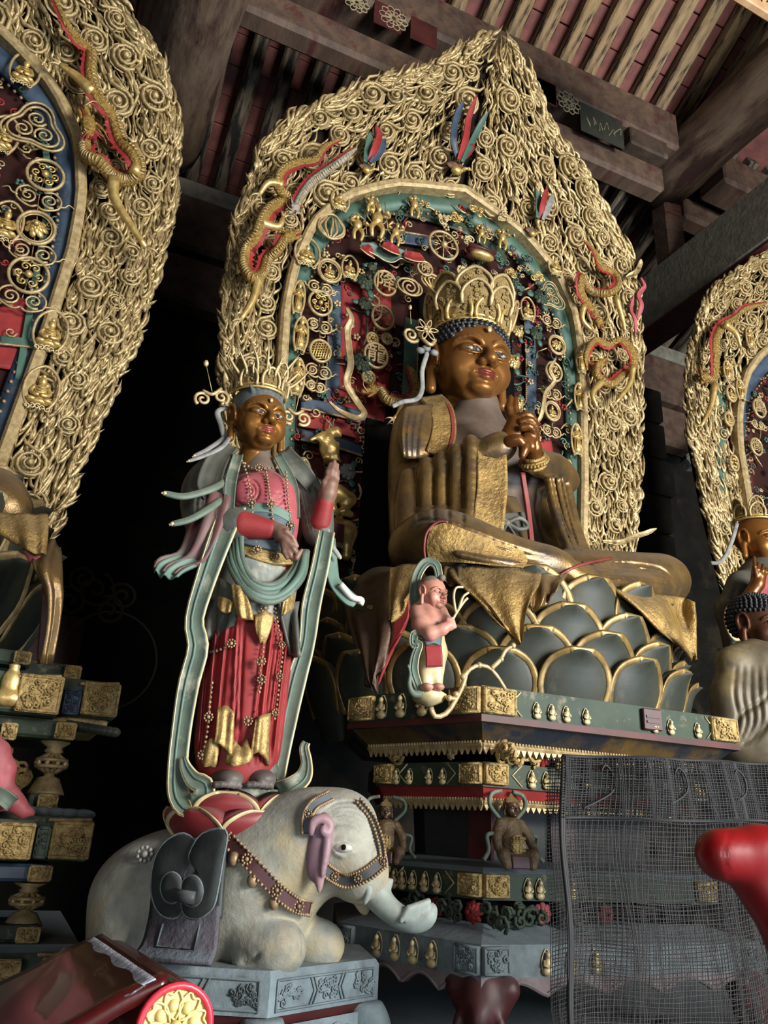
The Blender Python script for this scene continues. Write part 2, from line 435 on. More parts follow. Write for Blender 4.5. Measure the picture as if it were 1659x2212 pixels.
REDD = material('dark_red_paint', (0.30, 0.11, 0.11), (0.20, 0.08, 0.08), 6, rough=0.5, dust=0.3)
ROSE = material('rose_paint', (0.62, 0.29, 0.31), (0.50, 0.21, 0.23), 9, rough=0.6, dust=0.35, dustc=(0.55, 0.45, 0.44))
LIP = material('lip_paint', (0.48, 0.20, 0.18), (0.40, 0.15, 0.14), 9, rough=0.5)
SAGE = material('sage_scarf', (0.35, 0.40, 0.34), (0.25, 0.30, 0.26), 9, rough=0.6, c3=(0.55, 0.55, 0.48), s3=8, t3=0.64, dust=0.4, dustc=(0.52, 0.51, 0.47))
TEAL = material('teal_scarf', (0.27, 0.38, 0.33), (0.36, 0.44, 0.39), 8, rough=0.6, dust=0.3)
CREAM = material('cream_trim', (0.78, 0.72, 0.55), (0.66, 0.58, 0.40), 14, metal=0.2, rough=0.5)
GREYCLOTH = material('grey_robe', (0.30, 0.30, 0.26), (0.22, 0.23, 0.21), 7, rough=0.6, c3=(0.38, 0.36, 0.31), s3=7, t3=0.62, dust=0.45, dustc=(0.40, 0.39, 0.36))
BLUEGREY = material('slate_cloth', (0.30, 0.35, 0.37), (0.22, 0.26, 0.28), 8, rough=0.6, dust=0.45)
SILVER = material('silver_grey_ornament', (0.52, 0.52, 0.50), (0.38, 0.38, 0.37), 20, rough=0.6, dust=0.3)
BEAD = material('bead_gilding', (0.62, 0.52, 0.38), (0.42, 0.34, 0.26), 40, metal=0.3, rough=0.5)
WOOD = material('old_timber', (0.27, 0.21, 0.16), (0.17, 0.13, 0.10), 5, rough=0.75, bump=0.4, bscale=18, c3=(0.36, 0.30, 0.24), s3=3, t3=0.60, stretch=(1, 1, 1))
WOODX = material('painted_timber', (0.26, 0.20, 0.17), (0.38, 0.30, 0.24), 3, rough=0.7, bump=0.35, bscale=14, c3=(0.27, 0.13, 0.12), s3=1.6, t3=0.60, stretch=(0.6, 2.5, 2.5))
WOODY = material('smoked_beam', (0.34, 0.27, 0.22), (0.45, 0.38, 0.31), 3, rough=0.7, bump=0.35, bscale=14, c3=(0.22, 0.14, 0.12), s3=1.8, t3=0.54, stretch=(2.5, 0.6, 2.5))
WOODR = material('weathered_rafter', (0.62, 0.53, 0.39), (0.46, 0.38, 0.28), 4, rough=0.8, bump=0.4, bscale=12, c3=(0.13, 0.11, 0.09), s3=3.2, t3=0.57, stretch=(6, 0.9, 6))
WOODRL = material('sooty_rafter', (0.46, 0.42, 0.36), (0.34, 0.29, 0.24), 4, rough=0.8, bump=0.4, bscale=12, c3=(0.09, 0.08, 0.07), s3=2.6, t3=0.50, stretch=(6, 0.9, 6))
WOODG = material('grey_adzed_beam', (0.50, 0.50, 0.45), (0.40, 0.39, 0.35), 5, rough=0.8, bump=0.5, bscale=10, stretch=(1, 2, 2))
TILE = material('red_roof_tile', (0.48, 0.28, 0.26), (0.37, 0.21, 0.20), 6, rough=0.75, bump=0.2, c3=(0.50, 0.36, 0.33), s3=5, t3=0.66)
WALLM = material('dark_mural_wall', (0.12, 0.115, 0.10), (0.08, 0.075, 0.07), 3, rough=0.85, c3=(0.17, 0.15, 0.12), s3=2.2, t3=0.60, spec=.1)
FLOORM = material('grey_floor_brick', (0.34, 0.35, 0.36), (0.25, 0.26, 0.27), 4, rough=0.85, bump=0.2)
STONE = material('dusty_plinth', (0.44, 0.49, 0.50), (0.34, 0.38, 0.39), 14, rough=0.75, bump=0.25, bscale=40, c3=(0.25, 0.27, 0.27), s3=5, t3=0.62, dust=0.5, dustc=(0.50, 0.55, 0.58))
STONED = material('dark_plinth', (0.26, 0.29, 0.29), (0.18, 0.20, 0.20), 8, rough=0.7, bump=0.2, bscale=30, dust=0.7, dustc=(0.44, 0.49, 0.52))
ELEPH = material('elephant_grey', (0.60, 0.60, 0.55), (0.48, 0.47, 0.42), 9, rough=0.65, bump=0.25, bscale=40, c3=(0.62, 0.57, 0.45), s3=4, t3=0.58, dust=0.55, dustc=(0.45, 0.48, 0.50))
TUSK = material('pale_ivory', (0.58, 0.61, 0.58), (0.46, 0.49, 0.46), 12, rough=0.55)
SADDLE = material('dark_saddle_cloth', (0.20, 0.22, 0.21), (0.14, 0.15, 0.15), 9, rough=0.6, bump=0.1, dust=0.6, dustc=(0.34, 0.36, 0.38))
SADDLE2 = material('plum_saddle_blanket', (0.30, 0.28, 0.31), (0.24, 0.24, 0.26), 9, rough=0.65, bump=0.5, bscale=40, dust=0.7, dustc=(0.42, 0.47, 0.51))
LACQ = material('red_lacquer', (0.52, 0.035, 0.055), (0.45, 0.02, 0.04), 3, rough=0.42, coat=0.15)
LACQD = material('maroon_lacquer', (0.25, 0.06, 0.055), (0.20, 0.04, 0.04), 3, rough=0.3, coat=0.35)
LACQP = material('pink_red_edge', (0.82, 0.20, 0.25), (0.74, 0.15, 0.20), 9, rough=0.35)
YELLOW = material('ivory_yellow_carving', (0.83, 0.76, 0.50), (0.74, 0.66, 0.40), 12, rough=0.5)
NET = material('black_netting', (0.08, 0.075, 0.075), (0.11, 0.10, 0.10), 30, rough=0.7)
NETL = material('grey_net_thread', (0.19, 0.175, 0.17), (0.15, 0.14, 0.135), 30, rough=0.7)
WHITE = material('chalky_white', (0.76, 0.75, 0.71), (0.64, 0.62, 0.58), 14, rough=0.6)
BLACK = material('ink_and_shade_black', (0.03, 0.03, 0.03), (0.05, 0.045, 0.04), 10, rough=0.8, spec=.05)  # ink and pupils, and the black that paints shade into gaps
PETAL = material('lotus_petal_green', (0.15, 0.17, 0.14), (0.22, 0.22, 0.18), 4, rough=0.55, spec=.3, bump=0.05, c3=(0.32, 0.31, 0.26), s3=3, t3=0.60, dust=0.5, dustc=(0.36, 0.34, 0.29))
PETALR = material('lotus_petal_red', (0.50, 0.16, 0.17), (0.38, 0.11, 0.12), 6, rough=0.5, dust=0.35, dustc=(0.5, 0.45, 0.44))
PALEWOOD = material('pale_inscribed_board', (0.70, 0.57, 0.42), (0.60, 0.46, 0.33), 8, rough=0.7, c3=(0.55, 0.44, 0.33), s3=3, t3=0.55)
# ------------------------------------------------------------------ the hall
def struct(name, mb, mat, parent=None, smooth=False):
    o = mb.build(name, mat, parent, smooth)
    if parent is None: tag(o, kind='structure')
    return o
struct('floor', MB().box((3, 1, -0.05), (14, 12, 0.05)), FLOORM)
WY = 7.5
wb = struct('wall_back', MB().box((3, WY+0.15, 3.9), (14, 0.15, 3.9)), WALLM)
# murals barely visible on the back wall: cloud scrolls, a round halo and a red panel painted as thin relief
m = MB()
for (u, v, s_) in ((205, 1275, .33), (150, 1300, .28), (235, 1320, .26), (180, 1250, .24), (120, 1330, .3), (265, 1290, .25)):
    c = PY(u, v, WY); q = spiral2(1.6, 0.02, s_*0.55, 26, rng.uniform(0, 6))
    m.tube(np.column_stack([c[0]+q[:, 0], np.full(26, WY-.004), c[2]+q[:, 1]]), 0.016, 5)
m.build('painted_cloud', material('mural_cloud', (0.33, 0.30, 0.22), (0.25, 0.24, 0.19), 5, rough=0.9), wb)
c = PY(235, 1425, WY); a = np.linspace(0, 2*pi, 48, endpoint=False)
MB().tube(np.column_stack([c[0]+.42*np.cos(a), np.full(48, WY-.002), c[2]+.44*np.sin(a)]), 0.012, 5, closed=True).build('painted_halo', material('mural_line', (0.34, 0.31, 0.27), None, rough=0.9), wb)
c = PY(125, 1420, WY); MB().box((c[0]-.15, WY-.004, c[2]), (.32, .004, .38)).build('painted_panel', REDD, wb, False)
# brick pillar and shelving far behind on the right, almost lost in the dark
struct('wall_right', MB().box((15.5, 1, 4.2), (0.15, 12, 4.2)), WALLM)
struct('wall_left', MB().box((-8.5, 1, 4.2), (0.15, 12, 4.2)), WALLM)
pw = empty('brick_pillar', (6.1, 7.0, 0), 0, 'dark stacked brick pillar in the gloom right of the main mandorla', 'pillar')
for i in range(14):
    MB().box((0.06*((i*7) % 3-1), 0, 0.28+0.5*i), (0.62-.03*((i*5) % 3), 0.35, 0.235), bev=0.03).build('block', WALLM, pw, False)

# roof: tiles resting on rafters, the lower flight to the wall plate and the upper flight to the ridge
def roofz(Y): return 9.32-0.42*(Y-5.0) if Y > 5 else 9.32-0.55*(Y-5.0)
ceil = bpy.data.objects.new('ceiling', MB().add(
    [(-6, 8.2, roofz(8.2)+.34), (14, 8.2, roofz(8.2)+.34), (14, 5, roofz(5)+.34), (-6, 5, roofz(5)+.34), (14, -1.5, roofz(-1.5)+.34), (-6, -1.5, roofz(-1.5)+.34),
     (-6, 8.2, roofz(8.2)+.44), (14, 8.2, roofz(8.2)+.44), (14, 5, roofz(5)+.44), (-6, 5, roofz(5)+.44), (14, -1.5, roofz(-1.5)+.44), (-6, -1.5, roofz(-1.5)+.44)],
    [(0, 1, 2, 3), (3, 2, 4, 5), (9, 8, 7, 6), (11, 10, 8, 9), (0, 6, 7, 1), (5, 4, 10, 11), (0, 3, 9, 6), (3, 5, 11, 9), (1, 7, 8, 2), (2, 8, 10, 4)]).data('ceiling', False))
ceil.data.materials.append(TILE); link(ceil); tag(ceil, kind='structure')
def rafter_mesh(L):
    me = MB().box((0, 0, 0), (0.08, L/2, 0.08), bev=0.022).data('rafter', False); return me
a1 = math.atan(0.42); L1 = 3.2/cos(a1); rm1 = rafter_mesh(L1); rm1.materials.append(WOODRL)
a2 = math.atan(0.55); L2 = 5.2/cos(a2); rm2 = rafter_mesh(L2); rm2.materials.append(WOODR)
tm = MB().box((0, 0, 0), (0.15, 0.155, 0.03), bev=0.008).data('roof_tile', False); tm.materials.append(TILE)
nt_ = 0
for i in range(-9, 36):
    x = 0.87+0.33*i
    o = obj('rafter', rm1, None, ceil, (x, 6.55, roofz(6.55)+.075), (-a1, 0, 0)); o.rotation_euler.z = rng.uniform(-.012, .012)
    if x > 1.2 and x < 6.2:
        o = obj('rafter', rm2, None, ceil, (x+.12, 2.75, roofz(2.75)+.09), (-a2, 0, 0)); o.rotation_euler.z = rng.uniform(-.01, .01)
    if -.4 < x < 2.1:
        for k in range(9):
            Y = 5.2+0.29*k; obj('roof_tile', tm, None, ceil, (x+.165, Y, roofz(Y)+.205+rng.uniform(0, .012)), (-a1, 0, 0)); nt_ += 1
    if 1.7 < x < 5.6:
        for k in range(12):
            Y = 4.85-0.28*k; obj('roof_tile', tm, None, ceil, (x+.285, Y, roofz(Y)+.225+rng.uniform(0, .012)), (-a2, 0, 0)); nt_ += 1
# a stretch of roof beyond the right truss in deep shade: boards only
def beam(name, a, b, w, h, mat, label, bev=0.04, cat='beam', roll=0.0, taper=None):
    """squared timber between two points, given half width and half height"""
    a = np.asarray(a, float); b = np.asarray(b, float); d = b-a; L = np.linalg.norm(d)
    e = empty(name, tuple((a+b)/2), 0, label, cat)
    rot = Vector(d).to_track_quat('Y', 'Z').to_euler(); e.rotation_euler = rot
    if taper is None: o = MB().box((0, 0, 0), (w, L/2, h), bev=bev).build('timber', mat, e, False)
    else:
        n = 14; P = np.column_stack([np.zeros(n), np.linspace(-L/2, L/2, n), np.zeros(n)]); V, Fc = sweep(P, np.linspace(taper[0], taper[1], n), 14, up=(0, 0, 1))
        V[:, 0] += 0.012*np.sin(V[:, 1]*5+V[:, 2]*9); o = obj('timber', mesh_data('timber', V, Fc), mat, e)
    return e
p1 = beam('painted_purlin', (-3, 5.0, 9.03), (5.42, 5.0, 9.03), 0.22, 0.27, WOODX, 'long painted purlin with flower motifs passing behind the pointed mandorla tip')
# flower motifs and the dark green end field painted on the purlin's face (thin raised paint, in the timber's own axes)
paintw = material('faded_white_outline', (0.60, 0.56, 0.44), (0.48, 0.43, 0.33), 12, rough=0.9)
def on_purlin(u, v): c = PY(u, v, 4.78); return np.array([.222, c[0]-1.21, c[2]-9.03])
for k, (u, v, r) in enumerate(((1228, 222, .15), (850, 40, .15), (770, 5, .13), (1120, 168, .12))):
    c = on_purlin(u, v); mb = MB()
    for i in range(10):
        a = 2*pi*i/10
        for f in (1.0, 0.6):
            mb.tube(spline([c+[0, r*f*cos(a+da)*q, r*f*sin(a+da)*q] for da, q in ((0, .25), (-.35, .75), (0, 1.0), (.35, .75), (0, .25))], 9), 0.007, 4)
    mb.build('painted_flower', paintw, p1)
    MB().box(c+[-.002, .32 if k else -.3, 0], (.004, .14, .15)).build('painted_red_field', REDD, p1, False)
c = on_purlin(1300, 272); MB().box(c, (.004, .28, .2)).build('painted_end_field', material('dark_green_field', (0.13, 0.16, 0.13), (0.20, 0.20, 0.16), 9, rough=0.8), p1, False)
mb = MB()
for k in range(6):
    q = c+np.array([.006, -.16+.06*k, -.1+.05*(k % 2)]); mb.tube(spline([q, q+[0, -.05+.03*k, .12], q+[0, .02*k, .03]], 8), 0.006, 4)
mb.build('painted_leaf_scroll', paintw, p1)
MB().box((.02, 4.96-1.21, -.38), (.2, .26, .12), bev=.02).build('bracket_block', WOOD, p1, False)
beam('lower_tie_beam', (-3, 5.02, 8.33), (5.25, 5.02, 8.36), 0.12, 0.17, WOODX, 'plain smoky tie beam running just below the painted purlin')
beam('great_cross_beam', (5.75, 5.5, 9.0), (5.75, 0.0, 8.9), 0.30, 0.33, WOODY, 'thick brown cross beam slanting from the upper right corner to the truss joint', taper=(0.34, 0.36))
gb = beam('grey_cross_beam', (5.9, 7.2, 7.56), (5.9, 1.0, 7.40), 0.20, 0.37, WOODG, 'grey adzed cross beam at the right, above the neighbouring mandorla')
MB().box((0, 0, -.372), (.19, 3.0, .012)).build('painted_soffit', REDD, gb, False)
beam('short_king_post', (5.86, 5.5, 7.90), (5.86, 5.5, 8.72), 0.13, 0.13, WOODX, 'short square post standing between the two right cross beams', bev=.03)
beam('purlin_beyond_truss', (6.15, 5.05, 8.95), (12, 5.05, 8.85), 0.2, 0.22, WOODX, 'shadowed purlin continuing to the right beyond the truss joint')
beam('tie_beyond_truss', (6.05, 5.5, 8.75), (12, 5.5, 8.6), 0.12, 0.16, WOODX, 'dark tie beam continuing right beyond the short post')
beam('dim_strut', (8.2, 3.6, 10.0), (9.6, 4.7, 8.9), 0.12, 0.12, WOOD, 'dim slanting strut in the shadow at the upper right')
lg = beam('rough_log_beam', PY(455, -140, 4.3), PY(345, 300, 6.9), 0.4, 0.4, WOODY, 'massive rough dark log overhead between the left and main mandorlas', taper=(0.40, 0.44))
beam('wall_plate', (-5, 7.38, 8.20), (11, 7.38, 8.20), 0.14, 0.11, WOODG, 'pale grey wall plate catching light between the mandorlas under the rafters')
beam('upper_wall_beam', (-5, 7.36, 7.72), (11, 7.36, 7.72), 0.13, 0.36, WOODX, 'red brown wall beam directly under the pale wall plate')
beam('lower_wall_beam', (-5, 7.34, 6.95), (11, 7.34, 6.95), 0.13, 0.30, WOODX, 'brown lower wall beam seen beside the left mandorla edge')
beam('timber_beyond', (9.4, 6.0, 7.9), (6.9, 6.6, 6.0), 0.10, 0.10, WOODG, 'small grey brace under the grey cross beam at the right')
# inscribed pale board in the upper right corner
bc = (PY(1545, -25, 2.6)+PY(1690, 75, 2.6))/2
ib = beam('inscribed_board', PY(1480, -125, 2.6), PY(1800, 80, 2.6), 0.03, 0.28, PALEWOOD, 'pale inscribed board across the upper right corner', bev=.01)
mb = MB(); R = np.random.default_rng(9); bl = (PY(1800, 80, 2.6)-PY(1480, -125, 2.6)); Lb = np.linalg.norm(bl)
for k in range(26):
    y_ = R.uniform(-.05, .22)*Lb; z_ = R.uniform(-.24, -.10); q = np.array([(-.032, y_+R.uniform(-.02, .02), z_+R.uniform(-.025, .025)) for _ in range(3)])
    for sx in (-1, 1): mb.tube(spline(q*[sx, 1, 1], 6), .005, 4)
mb.build('ink_writing', BLACK, ib)['kind'] = 'stuff'
# ------------------------------------------------------------------ mandorlas (flame aureoles behind the statues)
YM = 4.7
_wz = np.array([2.3, 3.3, 3.77, 4.43, 5.1, 5.6, 6.2, 6.55, 6.98, 7.33, 7.63, 7.87])
_ww = np.array([1.36, 1.60, 1.68, 1.80, 1.87, 1.88, 1.80, 1.61, 1.13, 0.63, 0.31, 0.0])
_iz = np.array([2.3, 3.4, 4.3, 5.0, 5.4, 5.8, 6.1, 6.33, 6.48])
_iw = np.array([1.08, 1.20, 1.27, 1.30, 1.28, 1.18, 0.95, 0.58, 0.0])
def wout(z): return np.interp(z, _wz, _ww)
def win(z): return np.where(np.asarray(z) > 6.48, 0, np.interp(z, _iz, _iw))
def yM(z): return YM-.74*np.maximum(0, (np.asarray(z, float)-5)/2.87)**1.6
def tiltM(z):
    e = 0.01; return atan2(float(yM(z+e)-yM(z-e)), 2*e)          # negative: leaning forward with height
def MP(cx, x, z, h=0.0):
    """point on (or h in front of) the mandorla centred at cx"""
    x, z, h = np.broadcast_arrays(np.asarray(x, float), np.asarray(z, float), np.asarray(h, float))
    return np.stack([cx+x, yM(z)-h, z], -1)
def flow(x, z):
    s_ = x/max(float(wout(z)), 0.06); dz = 0.02
    dx = s_*(float(wout(min(z+dz, 7.86)))-float(wout(z-dz))); n = math.hypot(dx, 2*dz)
    return dx/n, 2*dz/n
def to_surf(cx, x, z, L, h0=0.0):
    """local piece coords L (along x, up z, off-surface y) turned into the flow direction at x,z"""
    fx, fz = flow(x, z); L = np.asarray(L, float)
    X = x+L[:, 0]*fz+L[:, 2]*fx; Z = z-L[:, 0]*fx+L[:, 2]*fz
    return MP(cx, X, Z, h0+L[:, 1])
def swirl_mesh(cw, turns, tailk):
    mb = MB(); n = 26
    q = spiral2(turns, 0.16, 1.0, n, pi*0.5-cw*2*pi*turns, cw)
    tail = [(cw*-0.55, 1.22), (cw*-0.75, 1.6*tailk), (cw*-0.35, 2.1*tailk)]
    P = np.vstack([q, tail]); k = len(P)
    Y = np.concatenate([np.linspace(-0.42, -0.12, n), [-0.14, -0.2, -0.1]])
    r = np.concatenate([np.linspace(0.08, 0.145, n), [0.13, 0.09, 0.03]])
    mb.tube(np.column_stack([P[:, 0], Y, P[:, 1]]), r, 5, flat=1.3, up=(0, -1, 0))
    mb.sphere((0, -0.42, 0), (0.26, 0.24, 0.26), 6, 4)
    mb.tube([(cw*0.95, -.05, .1), (cw*1.15, -.18, .8), (cw*.8, -.12, 1.5), (cw*1.0, -.05, 2.0)], [.12, .15, .1, .03], 4, up=(0, -1, 0))
    a = np.linspace(0, 2*pi, 14, endpoint=False)
    mb.add(np.vstack([[(0, -0.02, 0)], np.column_stack([1.02*np.cos(a), np.zeros(14), 1.02*np.sin(a)])]), [(0, i+1, (i+1) % 14+1) for i in range(14)])
    me = mb.data('swirl'); me.materials.append(GOLD); return me
SW = [swirl_mesh(c, t, k) for c, t, k in ((1, 2.1, 1.0), (-1, 2.1, 1.0), (1, 2.5, .85), (-1, 2.5, .85))]
def tongue_local(L, w, ph, amp):
    n = 7; t = np.linspace(0, 1, n)
    P = np.column_stack([amp*np.sin(t*5.2+ph), np.full(n, 0.012)+0.012*np.sin(t*3.1+ph), (t-0.35)*L])
    r = w*np.array([.45, .8, 1.0, .95, .75, .45, .06]); return P, r
def hairpin_local(L, w, g):
    P = spline([(-g, .012, L*.55), (-g*1.1, .022, 0), (0, .03, -L*.42), (g*1.1, .022, 0), (g*.9, .012, L*.5)], 11)
    P[:, 0] += .2*g*np.sin(P[:, 2]*22); return P, w*np.array([.15, .6, .9, 1, 1, 1.05, 1, 1, .9, .6, .15])
def make_mandorla(cx, label, xr, nsw, ntong, seed, ish=0.0, swr=0.1, zr=(2.35, 7.8)):
    R = np.random.default_rng(seed)
    root = empty('flame_mandorla', (cx, YM, 0), 0, label, 'mandorla', 'flame mandorlas')
    off = np.array([cx, YM, 0.0])
    # backing panel, hugging the outline
    zs = np.linspace(zr[0], 7.66, 40); us = np.linspace(-1, 1, 15); V = []
    for hh in (-0.02, -0.09):
        for z in zs:
            for u in us: V.append(MP(0, np.clip(u*(float(wout(z))*0.95-.015), *xr), z, hh)-np.array([0, YM, 0]))
    nz, nu = len(zs), len(us); Fc = []
    for j in range(nz-1):
        for i in range(nu-1):
            a = j*nu+i; Fc.append((a, a+1, a+nu+1, a+nu)); b = a+nz*nu; Fc.append((b, b+nu, b+nu+1, b+1))
        for i in (0, nu-1):
            a = j*nu+i; b = a+nz*nu; Fc.append((a, a+nu, b+nu, b))
    obj('backing_panel', mesh_data('backing_panel', V, Fc), material('mandorla_ground', (0.12, 0.09, 0.06), (0.07, 0.055, 0.04), 14, rough=0.8, spec=.1), root)
    # swirls, packed between the inner arch and the border
    pts = []; tries = 0
    while len(pts) < nsw and tries < 30000:
        tries += 1
        z = R.uniform(zr[0]+.1, 7.55); w = float(wout(z)); x = R.uniform(xr[0], xr[1])
        if abs(x) > w-0.16 or abs(x-ish) < float(win(z))+0.10: continue
        if z > 6.4 and math.hypot(x, z-6.4) < 0.16: continue
        if z < 5.3 and R.random() < 0.85: continue
        r = swr*R.uniform(.72, 1.12)*(1.12 if z > 6.0 else .9)
        if any((x-a)**2+((z-b)/1.25)**2 < (0.98*(r+c))**2 for a, b, c in pts): continue
        pts.append((x, z, r))
    for x, z, r in pts:
        fx, fz = flow(x, z); o = obj('swirl', SW[(0 if x > 0 else 1)+2*int(R.integers(0, 2))], None, root)
        o.location = MP(0, x, z, 0.05)-np.array([0, YM, 0]); o.scale = (r, r, r)
        o.rotation_euler = (-tiltM(z), atan2(fx, fz)+R.uniform(-.25, .25), 0)
    # tongues of flame filling the rest, hairpins along the rim
    mb = MB(); cnt = 0; tries = 0
    while cnt < ntong and tries < 60000:
        tries += 1
        z = R.uniform(zr[0], 7.72); w = float(wout(z)); x = R.uniform(xr[0]-.05, xr[1]+.05)
        if abs(x) > w-0.02 or abs(x-ish) < float(win(z))+0.05: continue
        edge = w-abs(x)
        near = any((x-a)**2+(z-b)**2 < (1.0*c)**2 for a, b, c in pts)
        if near and R.random() < .9: continue
        if (edge < 0.24 or z < 5.2) and R.random() < .6: P, r = hairpin_local(R.uniform(.16, .3), R.uniform(.009, .014), R.uniform(.018, .03))
        else: P, r = tongue_local(R.uniform(.12, .28), R.uniform(.009, .018), R.uniform(0, 6), R.uniform(.01, .03))
        h0 = R.uniform(0, .05)
        Q = to_surf(0, x, z, P, h0)-np.array([0, YM, 0]); mb.tube(Q, r, 4, up=(0, -1, 0), flat=1.2); cnt += 1
    # rim flames licking outwards
    for s_ in (-1, 1):
        z = zr[0]
        while z < 7.8:
            x = s_*float(wout(z))*0.975
            if xr[0]-.05 <= x <= xr[1]+.05:
                for q in range(2):
                    P, r = tongue_local(R.uniform(.12, .24), R.uniform(.014, .024), R.uniform(0, 6), R.uniform(.012, .028))
                    P[:, 0] += s_*(R.uniform(-.05, .02)+np.linspace(0, .04, 7))
                    Q = to_surf(0, x, min(z, 7.8), P, R.uniform(0, .04))-np.array([0, YM, 0]); mb.tube(Q, r, 4, up=(0, -1, 0), flat=1.2)
            z += 0.045*(1 if z < 6.2 else .5)
    f = mb.build('flame_tongues', GOLD, root); f['kind'] = 'stuff'
    # inner arch: gilt fillet, coloured band and bead moulding
    def arch(dw, z0=zr[0]+.05, n=60, ztop=6.48):
        k = np.linspace(0, 1, n//2); zz = z0+(ztop-dw-z0)*np.sin(k*pi/2)**.9
        xx = np.maximum(win(zz+dw*.9)-dw*.55, 0) if dw else win(zz)
        xx[-1] = 0
        P = np.vstack([np.column_stack([-xx, zz]), np.column_stack([xx, zz])[::-1][1:]])
        return spline(P, n)
    def clipx(P): return P[(P[:, 0] >= xr[0]-.01) & (P[:, 0] <= xr[1]+.01)]
    A = clipx(arch(0.0)); Q = MP(0, A[:, 0]+ish, A[:, 1], 0.07)-np.array([0, YM, 0])
    V, Fc = sweep(Q, 0.036, 4, up=(0, -1, 0), prof=[(-1, -1.6), (1, -1.6), (1, 1), (.5, 1.5), (-.5, 1.5), (-1, 1)]); obj('gilt_fillet', mesh_data('gilt_fillet', V, Fc, False), GOLDP, root)
    A = clipx(arch(0.10)); Q = MP(0, A[:, 0]+ish, A[:, 1], 0.03)-np.array([0, YM, 0])
    V, Fc = sweep(Q, 0.075, 4, up=(0, -1, 0), prof=[(-1, -.6), (1, -.6), (1, .2), (0, .45), (-1, .2)]); obj('painted_band', mesh_data('painted_band', V, Fc), GREEN if seed == 1 else BLUE, root)
    A = clipx(arch(0.20, n=170)); Q = MP(0, A[:, 0]+ish, A[:, 1], 0.055)-np.array([0, YM, 0]); mb = MB()
    for q in Q: mb.sphere(q, .013, 5, 4)
    b = mb.build('bead_moulding', BEAD, root); b['kind'] = 'stuff'
    # red ground inside the arch
    mb = MB(); zs = np.linspace(zr[0]+.05, 6.3, 18); us = np.linspace(-1, 1, 7); V = []
    for z in zs:
        for u in us: V.append(MP(0, np.clip(u*max(float(win(z+.12))-.1, .02)+ish, *xr), z, 0.0)-np.array([0, YM, 0]))
    Fc = [(j*7+i, j*7+i+1, j*7+i+8, j*7+i+7) for j in range(17) for i in range(6)]
    obj('inner_ground', mesh_data('inner_ground', V, Fc), material('inner_dark_ground', (.14, .09, .08), (.20, .10, .09), 4, rough=.8, spec=.1), root)
    return root
MAIN = make_mandorla(2.55, 'tall golden flame mandorla with a leaning pointed tip behind the central praying Buddha', (-1.95, 1.95), 250, 2300, 1, ish=-0.11)
LEFTM = make_mandorla(-1.60, 'golden flame mandorla cut by the left edge, with a gold dragon winding down it', (-0.15, 1.95), 130, 1450, 2)
RIGHTM = make_mandorla(6.80, 'narrow golden flame mandorla at the right edge behind the small bodhisattva', (-1.95, -0.30), 50, 1200, 3, swr=.07)
